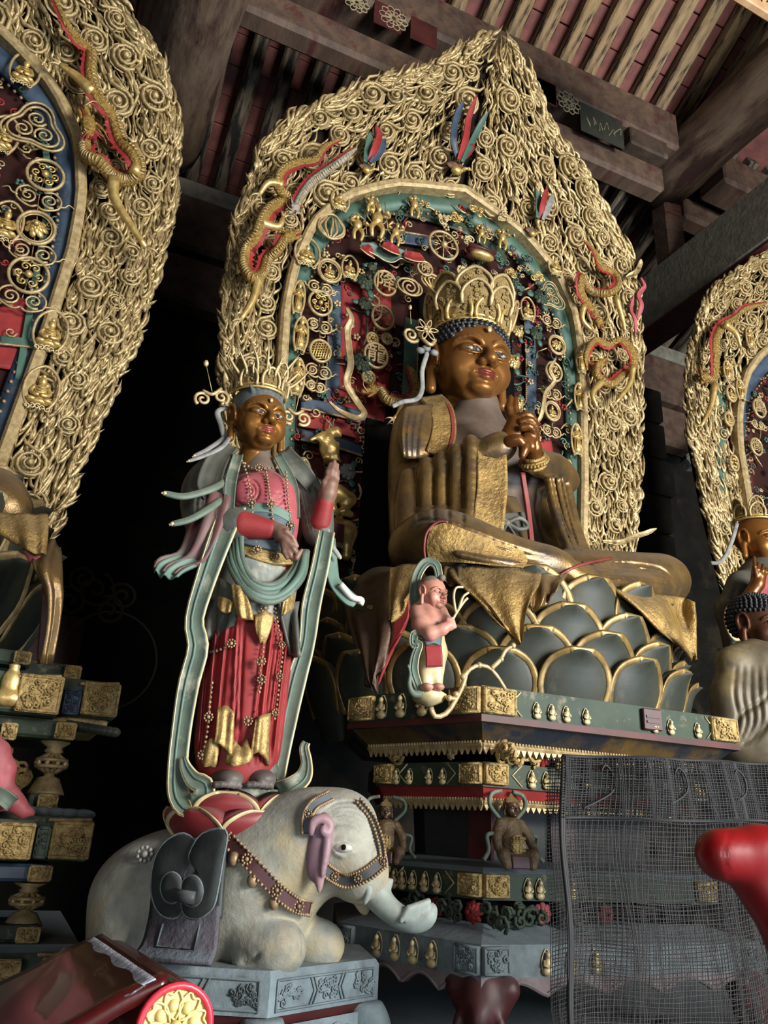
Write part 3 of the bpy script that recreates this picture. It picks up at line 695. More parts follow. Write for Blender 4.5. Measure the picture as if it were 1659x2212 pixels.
# ------------------------------------------------------------------ sculpted head shared by all the figures (unit: half the face width)
def head_field(bald=False):
    S = SDF((-1.4, -1.6, -1.95), (1.4, 1.45, 1.6), 0.031)
    S.ell((0, .18, .42), (.99, 1.10, 1.0), k=.1)
    S.ell((0, -.10, -.20), (.93, .92, .92), k=.25)
    S.ell((0, -.38, .25), (.78, .60, .72), k=.25)
    S.cap((0, .22, -.9), (0, .26, -1.95), .52, .60, k=.08)
    S.cap((-.22, -.48, -.96), (.22, -.48, -.96), .26, .26, k=.2)          # full under-chin
    for s_ in (-1, 1):
        S.ell((s_*.46, -.60, -.42), (.44, .36, .44), k=.25)                  # cheek
        S.ell((s_*.40, -1.08, .03), (.34, .22, .19), k=.16, op='s')          # socket
        S.ell((s_*.42, -.84, .02), (.31, .20, .155), k=.04)                  # eyeball under lids
        br = [(s_*.10, -1.02, .10), (s_*.24, -1.04, .27), (s_*.46, -.98, .35), (s_*.70, -.82, .29), (s_*.84, -.64, .16)]
        S.tube(br, [.05, .06, .05, .04, .03], k=.09, n=10)                   # brow
        lid = [(s_*.13, -.985, -.03), (s_*.27, -1.025, .08), (s_*.45, -1.005, .10), (s_*.62, -.90, .05), (s_*.78, -.74, -.01)]
        S.tube(lid, [.025, .035, .035, .03, .02], k=.03, n=10)               # upper lid
        lo_ = [(s_*.14, -.985, -.05), (s_*.28, -1.005, -.10), (s_*.45, -.98, -.11), (s_*.62, -.88, -.06)]
        S.tube(lo_, [.02, .028, .028, .02], k=.03, n=9)                      # lower lid
        S.ell((s_*.165, -1.12, -.37), (.125, .13, .105), k=.06)              # nostril wing
        S.tube([(s_*.20, -1.04, -.48), (s_*.40, -.95, -.66), (s_*.44, -.86, -.86)], [.02, .03, .02], k=.05, op='s', n=7)   # fold beside the mouth
        # ear: helix, inner hollow and long lobe
        S.ell((s_*.99, .10, .02), (.12, .24, .36), k=.08)
        S.tube([(s_*1.0, -.10, -.22), (s_*1.06, -.16, .10), (s_*1.10, -.02, .40), (s_*1.12, .22, .40), (s_*1.12, .32, .10), (s_*1.08, .22, -.30), (s_*1.06, .12, -.62)], [.05, .06, .07, .075, .075, .08, .10], k=.03, n=22)
        S.ell((s_*1.10, .06, .08), (.07, .13, .24), k=.04, op='s')
        S.cap((s_*1.05, .08, -.30), (s_*1.06, .06, -.88), .115, .145, k=.06)
    S.cap((0, -.98, .16), (0, -1.24, -.22), .085, .145, k=.10)               # nose
    S.ell((0, -1.26, -.30), (.17, .15, .14), k=.07)
    for s_ in (-1, 1): S.ell((s_*.085, -1.24, -.445), (.05, .06, .045), k=.03, op='s')
    S.ell((0, -.90, -.66), (.40, .20, .22), k=.15)                           # muzzle
    S.tube([(-.27, -.99, -.64), (-.10, -1.075, -.585), (0, -1.075, -.605), (.10, -1.075, -.585), (.27, -.99, -.64)], [.035, .06, .06, .06, .035], k=.03, n=11)
    S.tube([(-.22, -.99, -.70), (0, -1.06, -.745), (.22, -.99, -.70)], [.04, .075, .04], k=.04, n=9)
    S.tube([(-.31, -1.02, -.655), (-.12, -1.115, -.655), (0, -1.12, -.665), (.12, -1.115, -.655), (.31, -1.02, -.655)], .018, k=.02, op='s', n=11)
    S.ell((0, -.80, -.96), (.36, .26, .20), k=.10)                          # chin
    S.tube([(-.42, -.80, -.92), (-.34, -.94, -1.12), (0, -1.02, -1.22), (.34, -.94, -1.12), (.42, -.80, -.92)], .016, k=.05, op='s', n=13)
    for z in (-1.52, -1.74):
        a = np.linspace(0, 2*pi, 25); S.tube(np.column_stack([.64*np.cos(a), .16+.64*np.sin(a), np.full(25, z)-.06*np.sin(a)]), .02, k=.05, op='s')
    return S
def head_color(skin, dark, lip=(.42, .17, .15), line=(.62, .50, .30)):
    sk, dk, lp, ln = (np.array(lin(c)[:3]) for c in (skin, dark, lip, line))
    def f(V):
        x, y, z = V[:, 0], V[:, 1], V[:, 2]; ax = np.abs(x)
        nz = .5+.5*np.sin(x*3.1+z*2.3)*np.sin(z*4.7+y*3.3+1)*.8
        t = np.clip(.25+.5*nz, 0, 1)[:, None]
        C = sk*(1-t)+dk*t
        m = (y < -.93) & (ax < .26-.25*np.abs(z+.665)) & (np.abs(z+.665) < .115); C[m] = lp
        lidc = np.interp(ax, [.1, .3, .6, .8], [-.05, .0, -.005, -.02])
        cc = np.interp(ax, [.15, .3, .45, .62], [-.035, .0, .0, -.02]); hh_ = np.interp(ax, [.15, .30, .45, .62], [.0, .058, .055, .0])
        m = (y < -.78) & (ax > .15) & (ax < .62) & (np.abs(z-cc) < hh_+.022); C[m] = np.array([.025, .016, .010])
        m = (y < -.78) & (ax > .16) & (ax < .61) & (np.abs(z-cc) < hh_-.006); C[m] = np.array([.16, .135, .105])
        m = (y < -.78) & (np.hypot(ax-.37, (z-cc)*1.0) < .085) & (np.abs(z-cc) < hh_); C[m] = np.array([.008, .008, .01])
        bz = np.interp(ax, [.1, .24, .46, .7, .84], [.13, .33, .43, .36, .22]); m = (y < -.55) & (ax > .12) & (ax < .82) & (np.abs(z-bz) < .022); C[m] = ln*.6+C[m]*.4
        return C
    return f
_hf = head_field(); _hV, _hF = _hf.mesh()
def head_data(name, colf, mat):
    me = mesh_data(name, _hV, _hF, True, colf(_hV.astype(float))); me.materials.append(mat); return me

def curls_mesh(spacing=.135, hairline=None, top=(.15, .42), knob=True):
    """snail-shell curls over the cranium above the hairline"""
    mb = MB(); V0, F0 = uvsphere(6, 4); n = int(pi/spacing)
    for j in range(n):
        th = spacing*(j+.5)*.98; k = max(1, int(2*pi*sin(th)/spacing))
        for i in range(k):
            a = 2*pi*(i+.5*(j % 2))/k
            d = np.array([sin(th)*sin(a), -sin(th)*cos(a), cos(th)]); p = np.array([0, .18, .42])+d*np.array([1.03, 1.14, 1.05])
            if p[2] < -.35: continue
            if p[1] < .15 and p[2] < .78-.55*abs(p[0])**2*.9+(.0 if p[1] < -.4 else -.35*(p[1]+.4)): continue
            if abs(p[0]) > .8 and p[2] < .42 and p[1] < .5: continue
            mb.add(V0*np.array([.092, .092, .098])+p, F0); mb.add(V0*.055+p+d*.085, F0)
    return mb
O_B = np.array([2.42, 4.05, 2.75])
BU = empty('seated_buddha', tuple(O_B), 0, 'large seated bronze Buddha with gilt crown and hands joined before the chest', 'statue')
def LB(u, v, Y): return PY(u, v, Y)-O_B
HS = 0.252
hc = LB(1014, 793, 4.02)
hd = obj('head', head_data('buddha_head', head_color((.54, .37, .19), (.40, .26, .14), (.42, .21, .17)), SKINV), None, BU, tuple(hc), (radians(6), 0, radians(-3)), HS)
curls_mesh().build('hair_curls', HAIR, hd)
MB().sphere((0, -1.08, .62), (.075, .03, .09), 10, 6).build('forehead_mark', GOLDP, hd)

# torso: bare chest above the robe
S = SDF((-.75, -.5, -.05), (.75, .5, 1.6), .02)
S.ell((0, .03, .95), (.46, .30, .52), k=.1); S.ell((0, -.02, .45), (.42, .33, .40), k=.15)
S.cap((-.42, .04, 1.17), (.42, .04, 1.17), .18, .18, k=.15)
S.cap((-.03, .02, 1.2), (-.05, -.02, 1.52), .17, .155, k=.12)
for s_ in (-1, 1): S.ell((s_*.2, -.2, 1.05), (.2, .12, .16), k=.12)
S.tube([(-.38, -.17, .93), (-.18, -.31, .86), (0, -.29, .9), (.18, -.31, .86), (.38, -.17, .93)], .012, k=.04, op='s', n=12)
obj('chest', S.data('chest'), CHEST, BU)

# robe with hanging sleeves and crossed legs
S = SDF((-.98, -1.0, -.12), (1.25, .42, 1.42), .0112)
def tb(pts, r, k=.05, op='u', n=14):
    S.tube([LB(*p) for p in pts], r, k, op, n)
tb([(912, 902, 4.06), (902, 955, 4.03), (899, 1030, 3.99), (903, 1110, 3.93), (908, 1195, 3.86)], [.14, .155, .155, .155, .15], k=.06)   # draped shoulder and upper arm
S.cap((.30, .10, 1.14), (.36, .06, .95), .15, .17, k=.1)
S.cap((-.25, .14, 1.22), (.25, .14, 1.20), .14, .14, k=.1)
S.ell((-.05, .18, .6), (.50, .22, .72), k=.1)                                                     # back of the robe
tb([(905, 1050, 3.88), (960, 1020, 3.72), (1040, 985, 3.55), (1088, 962, 3.47)], [.09, .075, .068, .075], k=.05)   # forearm in its sleeve
for pts, r in (([(886, 1036, 3.84), (884, 1100, 3.80), (888, 1172, 3.75)], [.07, .085, .088]),
               ([(923, 1008, 3.74), (921, 1090, 3.70), (925, 1172, 3.66)], [.058, .062, .066]),
               ([(953, 990, 3.67), (951, 1085, 3.64), (953, 1172, 3.60)], [.046, .052, .056]),
               ([(985, 976, 3.60), (985, 1080, 3.58), (986, 1172, 3.54)], [.050, .052, .056]),
               ([(1016, 956, 3.54), (1014, 1070, 3.51), (1010, 1170, 3.48)], [.048, .048, .05])):
    tb(pts, r, k=.012)
S.ell(LB(950, 1110, 3.80), (.28, .13, .33), rot=rotm(0, 0, -.55), k=.04)                          # body of the sleeve behind the pleats
tb([(1010, 1000, 3.62), (1012, 1170, 3.56)], [.07, .08], k=.04)
# the other sleeve, hanging open from the wrist
tb([(1222, 1040, 3.80), (1196, 1010, 3.66), (1160, 1002, 3.52)], [.085, .075, .066], k=.04)
for pts, r in (([(1182, 1000, 3.60), (1192, 1070, 3.60), (1208, 1130, 3.57), (1234, 1194, 3.50)], [.028, .03, .032, .034]),
               ([(1200, 1005, 3.66), (1212, 1075, 3.64), (1226, 1135, 3.60), (1248, 1196, 3.53)], [.034, .038, .04, .04]),
               ([(1216, 1020, 3.72), (1228, 1085, 3.69), (1240, 1140, 3.64), (1260, 1198, 3.56)], [.036, .04, .042, .042])):
    tb(pts, r, k=.014)
S.tube([(.36, .06, 1.0), (.46, -.04, .78), (.52, -.2, .62)], [.14, .12, .1], k=.06, n=9)
# legs: right shin crossing in front, left knee out to the side
S.ell((0, -.1, .02), (.72, .5, .14), k=.08)
tb([(895, 1182, 3.60), (945, 1172, 3.42), (1010, 1182, 3.32), (1110, 1208, 3.24), (1210, 1224, 3.20)], [.125, .15, .125, .095, .075], k=.06, n=20)
tb([(1000, 1200, 3.75), (905, 1190, 3.6)], [.13, .13], k=.08)
tb([(1150, 1235, 3.55), (1300, 1238, 3.45), (1400, 1250, 3.45), (1440, 1256, 3.50)], [.10, .11, .125, .13], k=.07)
tb([(1430, 1275, 3.38), (1330, 1270, 3.26), (1230, 1250, 3.2)], [.08, .075, .07], k=.06)
# robe folds over the shins
for i, (a, b, c) in enumerate((((985, 1118), (1085, 1160), (1200, 1205)), ((1000, 1140), (1090, 1178), (1200, 1212)), ((1010, 1165), (1095, 1196), (1190, 1220)), ((985, 1195), (1080, 1216), (1180, 1228)))):
    tb([(a[0], a[1], 3.30-.03*i), (b[0], b[1], 3.19-.02*i), (c[0], c[1], 3.14)], [.016, .022, .014], k=.02)
for i in range(6):
    tb([(1260+12*i, 1216+11*i, 3.30-.02*i), (1350+6*i, 1220+11*i, 3.34-.02*i), (1438+2*i, 1224+13*i, 3.42-.01*i)], [.012, .02, .014], k=.02)
# shoulder drapery lines
for i in range(5):
    tb([(880+14*i, 885-2*i, 3.86), (872+13*i, 930, 3.79), (876+11*i, 985, 3.76)], [.02, .026, .016], k=.03)
V, Fc = S.mesh()
V = chase(V, O_B, [[(906, 1030), (903, 1080), (905, 1125)], [(939, 1004), (937, 1070), (938, 1122)], [(969, 988), (968, 1070), (969, 1124)], [(1001, 972), (1000, 1080), (1000, 1135)]], 4.0, .03)
V = chase(V, O_B, [[(885, 1150), (900, 1128), (940, 1124), (1000, 1142), (1090, 1178), (1180, 1205)], [(925, 1135), (990, 1160), (1080, 1190), (1180, 1214)]], 3.2, .012)
V = chase(V, O_B, [[(1250+10*k, 1222+9*k), (1340+5*k, 1216+11*k), (1420+8*k, 1226+12*k), (1452+2*k, 1250+8*k)] for k in range(5)], 3.0, .012)
V = chase(V, O_B, [[(868+14*k, 888), (862+13*k, 940), (868+10*k, 1000)] for k in range(4)], 3.5, .016)
V = chase(V, O_B, [[(1191+16*k, 1010+10*k), (1202+16*k, 1075), (1218+15*k, 1135), (1241+12*k, 1192)] for k in range(2)], 2.6, .02)
obj('robe', mesh_data('robe', V, Fc), ROBE, BU); BS = Surf(V, O_B)
sheet0 = [[(930, 1140), (960, 1130), (1000, 1142), (1060, 1166), (1130, 1190)], [(922, 1175), (960, 1172), (1010, 1180), (1070, 1196), (1140, 1210)], [(926, 1212), (962, 1214), (1010, 1216), (1070, 1222), (1130, 1226)]]
G = np.array([spline(BS.path(r_, .012), 22) for r_ in sheet0]); G = np.stack([spline(G[:, i], 14) for i in range(22)], 1)
Vk = np.concatenate([G.reshape(-1, 3), (G+ray(1000, 1180)*.02).reshape(-1, 3)]); q_ = 14*22
Fk = [(j*22+i, j*22+i+1, j*22+i+23, j*22+i+22) for j in range(13) for i in range(21)]; Fk += [tuple(q_+k for k in f[::-1]) for f in Fk]
obj('knee_brocade', mesh_data('knee_brocade', Vk, Fk), ROBED, BU)
tube_obj('knee_piping', spline(BS.path([(920, 1216), (916, 1185), (922, 1150), (945, 1128), (968, 1128)], .012), 20), .007, LIP, BU, n=6)
tube_obj('hem_piping', spline(BS.path([(1208, 1243), (1235, 1228), (1270, 1216), (1320, 1206)], .010), 16), .008, LIP, BU, n=6)
# robe collar crossing the chest, with its patterned band
def band(name, pts, w, mat, parent, off=O_B, nrm=(0, -1, 0), th=.02, fold=0.0, n=24):
    P = spline([PY(*p)-off for p in pts], n); return ribbon_obj(name, P, w, nrm, mat, parent, th, fold)
band('collar', [(930, 862, 3.93), (952, 888, 3.82), (958, 935, 3.75), (946, 985, 3.72)], .075, ROBED, BU, th=.05, nrm=(-.3, -1, .2))
band('collar_edge', [(946, 862, 3.92), (970, 890, 3.80), (976, 940, 3.73), (962, 990, 3.70)], .010, LIP, BU, th=.055, nrm=(-.2, -1, .2))
band('sleeve_brocade', [(1060, 962, 3.485), (1062, 1050, 3.455), (1056, 1110, 3.44), (1050, 1168, 3.43)], [.085]*24, ROBED, BU, th=.03, nrm=(-.35, -1, 0), fold=.12)
band('sleeve_trim', [(1034, 964, 3.505), (1034, 1060, 3.475), (1026, 1168, 3.455)], .012, GOLDP, BU, th=.03)
band('inner_robe', [(1080, 1070, 3.72), (1098, 1110, 3.64), (1112, 1165, 3.56), (1120, 1200, 3.5)], .11, ROBE, BU, th=.02)
band('waist_sash', [(1058, 1132, 3.58), (1095, 1128, 3.55), (1135, 1124, 3.6)], .05, GREYCLOTH, BU, th=.03, nrm=(0, -1, .1))
mb = MB(); k0 = LB(1094, 1130, 3.5)
for s_ in (-1, 1):
    mb.tube(spline([k0, k0+[s_*.07, -.03, .035], k0+[s_*.13, -.02, .0], k0+[s_*.07, -.02, -.03], k0], 14), .014, 6)
    mb.tube(spline([k0, k0+[s_*.05, -.02, -.10], k0+[s_*.045, -.02, -.24]], 10), [.018]*10, 6, flat=.5)
mb.sphere(k0, .025, 8, 6); mb.build('sash_bow', GREYCLOTH, BU)
# right sleeve inner edge, red
band('sleeve_lining', [(1128, 1022, 3.52), (1140, 1100, 3.52), (1150, 1190, 3.48)], .014, LIP, BU, th=.02)
# hands
S = SDF(LB(1040, 1030, 3.75)-.1, LB(1210, 840, 3.25)+.1, .0075) if False else SDF((-.32, -.85, .62), (.22, -.42, 1.32), .0068)
def hb(pts, r, k=.018, op='u', n=None): S.tube([LB(*p) for p in pts], r, k, op, n)
hb([(1078, 980, 3.50), (1096, 954, 3.45), (1118, 924, 3.42)], [.058, .054, .048], k=.025)
hb([(1098, 934, 3.44), (1110, 910, 3.42)], [.036, .04], k=.025)
hb([(1104, 908, 3.43), (1098, 882, 3.43), (1103, 858, 3.43)], [.026, .023, .015], k=.006)
hb([(1116, 905, 3.42), (1112, 880, 3.42), (1114, 862, 3.42)], [.026, .023, .015], k=.006)
hb([(1121, 903, 3.40), (1139, 896, 3.37), (1154, 910, 3.38), (1157, 934, 3.40)], [.026, .025, .023, .015], k=.005, n=9)
hb([(1126, 912, 3.37), (1144, 908, 3.345), (1157, 924, 3.36), (1157, 946, 3.39)], [.025, .025, .022, .015], k=.005, n=9)
hb([(1128, 924, 3.35), (1144, 922, 3.33), (1154, 938, 3.35), (1153, 956, 3.37)], [.024, .023, .021, .014], k=.005, n=9)
hb([(1098, 955, 3.40), (1118, 950, 3.36), (1130, 962, 3.36)], [.034, .03, .02], k=.012, n=7)     # thumb
hb([(1156, 1000, 3.50), (1152, 968, 3.44), (1146, 932, 3.41)], [.05, .048, .04], k=.015)
hb([(1138, 938, 3.40), (1134, 965, 3.36), (1128, 985, 3.36)], [.034, .03, .02], k=.012, n=7)
hb([(1146, 965, 3.37), (1142, 925, 3.37), (1140, 905, 3.38)], [.034, .03, .022], k=.01)
obj('joined_hands', S.data('joined_hands'), SKIN, BU)
bc_ = LB(1153, 996, 3.50); a = np.linspace(0, 2*pi, 26, endpoint=False); mb = MB()
tn = LB(1147, 965, 3.44)-LB(1152, 1000, 3.50); tn /= np.linalg.norm(tn); e1 = np.cross(tn, [0, 1, 0]); e1 /= np.linalg.norm(e1); e2 = np.cross(tn, e1)
for d_, r_ in ((-.03, .012), (.03, .012), (0, .02)): mb.tube([bc_+tn*d_+.066*(cos(t)*e1+sin(t)*e2) for t in a], r_, 6, closed=True)
for t in a: mb.sphere(bc_+.082*(cos(t)*e1+sin(t)*e2), .013, 6, 4)
mb.build('bracelet', ROBED, BU)
# ------------------------------------------------------------------ Buddha's crown: tiers of arched petals with carved fill
def crown_petal_mesh(w, h, tube=.055, spirals=3, seed=0, mat=GOLDB):
    mb = MB(); t = np.linspace(0, 1, 17)
    arch = spline([(-w*.5, 0, 0), (-w*.56, 0, h*.35), (-w*.42, 0, h*.72), (0, 0, h), (w*.42, 0, h*.72), (w*.56, 0, h*.35), (w*.5, 0, 0)], 19)
    mb.tube(arch, tube, 6); fr = mb
    bk = MB(); O = arch[:, [0, 2]]*0.95; V, Fc = prism(O, .03, .06); bk.add(V, Fc)
    R = np.random.default_rng(seed)
    for i in range(spirals*4):
        zz = R.uniform(.1, .82)*h; xx = R.uniform(-.34, .34)*w*(1-.5*(zz/h)**2); r = R.uniform(.05, .10)*w
        q = spiral2(1.4, r*.2, r, 9, R.uniform(0, 6), 1 if i % 2 else -1); bk.tube(np.column_stack([xx+q[:, 0], np.full(9, 0.0), zz+q[:, 1]]), .2*r+.012, 4)
        bk.sphere((xx, -.02, zz), (.3*r, .3*r, .3*r), 5, 4)
    f = fr.data('petal_frame'); f.materials.append(mat); b = bk.data('petal_fill'); b.materials.append(GILTREL); return f, b
def crown(root, hpos, hrot, hscale, tiers, base_r=1.0, base_z=.80, center=(0, .16)):
    """a band round the hair that carries tiers of petals: (radius, z, count, width, height, flare, span)"""
    mb = MB(); a = np.linspace(0, 2*pi, 36, endpoint=False)
    for dz, rr in ((0, .06), (.12, .05)): mb.tube([(center[0]+base_r*sin(t), center[1]-base_r*1.04*cos(t), base_z+dz-.16*cos(t)*0) for t in a], rr, 6, closed=True)
    c = mb.build('crown', GOLDB, root, loc=tuple(hpos), rot=hrot, scale=hscale)
    for ti, (rad, z, n, w, h, flare, span, mat) in enumerate(tiers):
        ms = [crown_petal_mesh(w, h, .05 if ti else .06, 3, s_+ti*7, mat) for s_ in range(2)]
        for i in range(n):
            t = (i-(n-1)/2)*span/max(n-1, 1)
            for q in (0, 1):
                o = obj(('crown_petal', 'petal_carving')[q], ms[i % 2][q], None, c)
                o.location = (center[0]+rad*sin(t), center[1]-rad*1.04*cos(t), z)
                o.rotation_euler = Euler((flare, 0, t), 'XYZ')
    return c
cr = crown(BU, hc, hd.rotation_euler, HS, [
    (1.0, 1.0, 7, .62, .66, .16, radians(255), GOLDB), (1.10, 1.34, 8, .74, .68, .28, radians(265), GOLDP), (1.04, 1.70, 6, .88, .74, .2, radians(230), GOLDP)], base_r=.98, base_z=1.0)
mb = MB()
mb.sphere((0, .16, 1.35), (.80, .85, .75), 14, 10); mb.build('crown_core', GILTREL, cr)
# crown finials: flaming jewels at both sides, flower and cloud pendant on the near side
for s_ in (-1, 1):
    mb = MB(); b0 = np.array([s_*.95, .1, 1.9])
    for k in range(5): mb.tube(spline([b0, b0+[s_*(.12+.06*k), 0, .25], b0+[s_*(.05+.14*k), -.1, .62-.05*k]], 8), [.07, .07, .06, .05, .04, .035, .02, .008], 5)
    mb.build('flame_finial', GOLDB, cr)
# side wing of the crown: cloud scroll, wire flower and the white tie that falls to the shoulder
def scroll_mesh(mb, c, r, turns, cw, a0, tube, nrm=(0, -1, 0), ex=(1, 0, 0), ez=(0, 0, 1), n=26):
    q = spiral2(turns, r*.12, r, n, a0, cw); c = np.asarray(c, float); ex = np.asarray(ex, float); ez = np.asarray(ez, float)
    P = c+q[:, :1]*ex+q[:, 1:]*ez; mb.tube(P, np.linspace(tube*.7, tube, n), 5, up=nrm, flat=.8); return P
mb = MB(); P = scroll_mesh(mb, LB(888, 723, 3.9), .058, 1.6, 1, 2.2, .013); 
mb.tube(spline([LB(905, 712, 3.9), LB(912, 730, 3.88), LB(930, 745, 3.86), LB(940, 735, 3.9)], 12), .014, 5)
fc = LB(922, 712, 3.86)
for k in range(6):
    a = k*pi/3+.2; mb.tube(spline([fc, fc+.05*np.array([cos(a-.3), 0, sin(a-.3)]), fc+.085*np.array([cos(a), 0, sin(a)]), fc+.05*np.array([cos(a+.3), 0, sin(a+.3)]), fc], 11), .0055, 4)
    mb.sphere(fc+.02*np.array([cos(a), -.3, sin(a)]), .012, 6, 4)
st = LB(888, 700, 3.9); mb.tube([st, LB(886, 672, 3.9)], .003, 4); mb.sphere(LB(886, 664, 3.9), (.014, .014, .02), 6, 5)
mb.build('crown_wing', GOLDP, BU)
P = spline([LB(925, 745, 3.93), LB(922, 765, 3.92), LB(912, 800, 3.93), LB(912, 840, 3.93), LB(900, 862, 3.9), LB(870, 868, 3.86), LB(848, 878, 3.84)], 30)
MB().tube(P, np.interp(np.linspace(0, 1, 30), [0, .1, .5, 1], [.022, .017, .018, .014]), 8, flat=.6, up=(0, -1, 0)).build('crown_tie', SILVER, BU)
mb = MB(); 
for u, v in ((908, 757), (938, 762), (921, 752)): mb.sphere(LB(u, v, 3.9), (.032, .022, .022), 8, 6)
mb.build('tie_knot', SILVER, BU)

# ------------------------------------------------------------------ lotus throne
LC = np.array([2.5, 4.1])
def PC(u, v, R):
    """where the line of sight meets the throne's upright cylinder of radius R"""
    d = ray(u, v); a = d[0]**2+d[1]**2; b = -2*(d[0]*LC[0]+d[1]*LC[1]); c = LC@LC-R*R; q = b*b-4*a*c
    t = -b/(2*a) if q < 0 else (-b-sqrt(q))/(2*a); return CAM+d*t
LT = empty('lotus_throne', (LC[0], LC[1], 2.21), 0, 'great dark green lotus throne with gold rimmed petals under the central Buddha', 'throne')
V, Fc = lathe([(.86, 0), (.98, .12), (1.0, .3), (.98, .46), (.93, .53), (.2, .55)], 40); V[:, 1] = np.minimum(V[:, 1], .5); obj('seed_pod', mesh_data('seed_pod', V, Fc), PETAL, LT)
def petal_mesh(w, h, bulge, mat, rimmat, name='petal', rimw=.1, tipc=.5):
    """egg-shaped petal rising from its base, bulging outwards (-y) with a gilt rim and keeled tip"""
    n, m_ = 15, 9; V = []
    def pt(t, u, off):
        hw = w*.5*np.interp(t, [0, .15, .35, .6], [.50, .68, .88, 1.0])*(1-max(0, (t-.6)/.4)**2.2)**.5 if t < 1 else 0
        x = u*hw; y = -bulge*np.sin(t*pi*.72)*(1-.9*u*u)-off; z = t*h
        y += tipc*.12*w*max(0, (t-.8)/.2)**2
        return (x, y, z)
    T = np.concatenate([np.linspace(0, .8, 9), [.87, .92, .96, .985, .997, 1.0]]); U = np.linspace(-1, 1, m_)
    for off in (.018, -.018):
        for t in T:
            for u in U: V.append(pt(t, u, off))
    Fc = []
    for j in range(n-1):
        for i in range(m_-1):
            a = j*m_+i; Fc.append((a, a+1, a+m_+1, a+m_)); b = a+n*m_; Fc.append((b, b+m_, b+m_+1, b+1))
        for i in (0, m_-1):
            a = j*m_+i; b = a+n*m_; Fc.append((a, a+m_, b+m_, b) if i == 0 else (a, b, b+m_, a+m_))
    bd = mesh_data(name, V, Fc); bd.materials.append(mat)
    E = [pt(t*.985, -.93, .022) for t in T[3:]]+[pt(t*.985, .93, .022) for t in T[3:][::-1]]; E = spline(E, 34)
    Vr, Fr = sweep(E, rimw*w*.5, 6, up=(0, -1, 0), flat=.30); rm = mesh_data('petal_rim', Vr, Fr); rm.materials.append(rimmat)
    return bd, rm
PETALG = material('petal_rim_gilding', (.60, .49, .28), (.44, .35, .20), 9, metal=.45, rough=.42, c3=(.33, .27, .18), s3=6, t3=.6)
PB = petal_mesh(.39, .46, .05, PETAL, PETALG, rimw=.10, tipc=-1.0)
def place_petal(root, pm, ang, rad, z, tilt, s=1.0, center=(0, 0), names=('petal', 'petal_rim')):
    b = obj(names[0], pm[0], None, root); b.location = (center[0]+rad*sin(ang), center[1]-rad*cos(ang), z)
    b.rotation_euler = Euler((tilt, 0, ang), 'XYZ'); b.scale = (s,)*3
    r = obj(names[1], pm[1], None, b); return b
sp = radians(19)
for ring, (rad, z0, tilt, offs, s_) in enumerate(((.98, -.19, .30, .5, .95), (.96, -.12, .24, 0, 1.0), (.96, -.02, .16, .5, 1.02), (.95, .14, .08, 0, 1.10))):
    for k in range(-6, 6):
        a = (k+offs)*sp
        if -1.75 < a < 1.6: place_petal(LT, PB, a, rad, z0, tilt, s_*rng.uniform(.96, 1.04))
# ------------------------------------------------------------------ drapery hanging over the throne
def sheet(name, rows, mat, parent, off, th=.016, nu=18, nv=16, wave=.0, waves=3, seed=0, fn=None):
    """cloth lofted through rows of points, with rippling folds and real thickness"""
    G = []
    for row in rows:
        pts = [fn(*p)-off if fn else np.asarray(p, float)-off for p in row]; G.append(spline(pts, nu))
    G = np.array(G); G = np.stack([spline(G[:, i], nv) for i in range(nu)], 1)      # nv, nu, 3
    du = np.gradient(G, axis=1); dv = np.gradient(G, axis=0); N = np.cross(du, dv); N /= np.linalg.norm(N, axis=2)[:, :, None]+1e-9
    ph = np.linspace(0, waves*2*pi, nu)[None, :]+seed; amp = wave*np.linspace(.3, 1, nv)[:, None]
    G = G+N*(amp*np.sin(ph+.8*np.linspace(0, 1, nv)[:, None]))[:, :, None]
    V = np.concatenate([(G+N*th/2).reshape(-1, 3), (G-N*th/2).reshape(-1, 3)]); Fc = []; q = nv*nu
    for j in range(nv-1):
        for i in range(nu-1):
            a = j*nu+i; Fc.append((a, a+1, a+nu+1, a+nu)); Fc.append((q+a, q+a+nu, q+a+nu+1, q+a+1))
        for i in (0, nu-1):
            a = j*nu+i; Fc.append((a, a+nu, q+a+nu, q+a) if i == 0 else (a, q+a, q+a+nu, a+nu))
    for j in (0, nv-1):
        for i in range(nu-1):
            a = j*nu+i; Fc.append((a, q+a, q+a+1, a+1) if j == 0 else (a, a+1, q+a+1, q+a))
    return obj(name, mesh_data(name, V, Fc), mat, parent)
def rw(R, *uv): return [(u, v, R) for u, v in uv]
BROWN = material('brown_drape', (.30, .22, .15), (.22, .16, .11), 7, metal=.3, rough=.5, bump=.2, bscale=30, dust=.4)
sheet('hanging_drape', [rw(1.06, (745, 1290), (775, 1255), (800, 1230), (848, 1226)), rw(1.12, (748, 1330), (775, 1330), (812, 1320), (846, 1300)), rw(1.17, (765, 1390), (788, 1400), (815, 1395), (842, 1370)), rw(1.2, (795, 1470), (805, 1492), (812, 1493), (822, 1440))], BROWN, BU, O_B, fn=PC, wave=.02, waves=2)
sheet('hanging_drape', [rw(1.1, (842, 1228), (875, 1222), (925, 1218)), rw(1.18, (840, 1280), (862, 1278), (900, 1262)), rw(1.2, (840, 1338), (852, 1344), (880, 1296))], ROBED, BU, O_B, fn=PC, wave=.012, waves=1.5)
sheet('drape_lining', [rw(1.16, (852, 1340), (866, 1325), (884, 1290)), rw(1.16, (846, 1390), (856, 1380), (880, 1340)), rw(1.17, (812, 1470), (815, 1480), (830, 1430))], RED, BU, O_B, fn=PC)
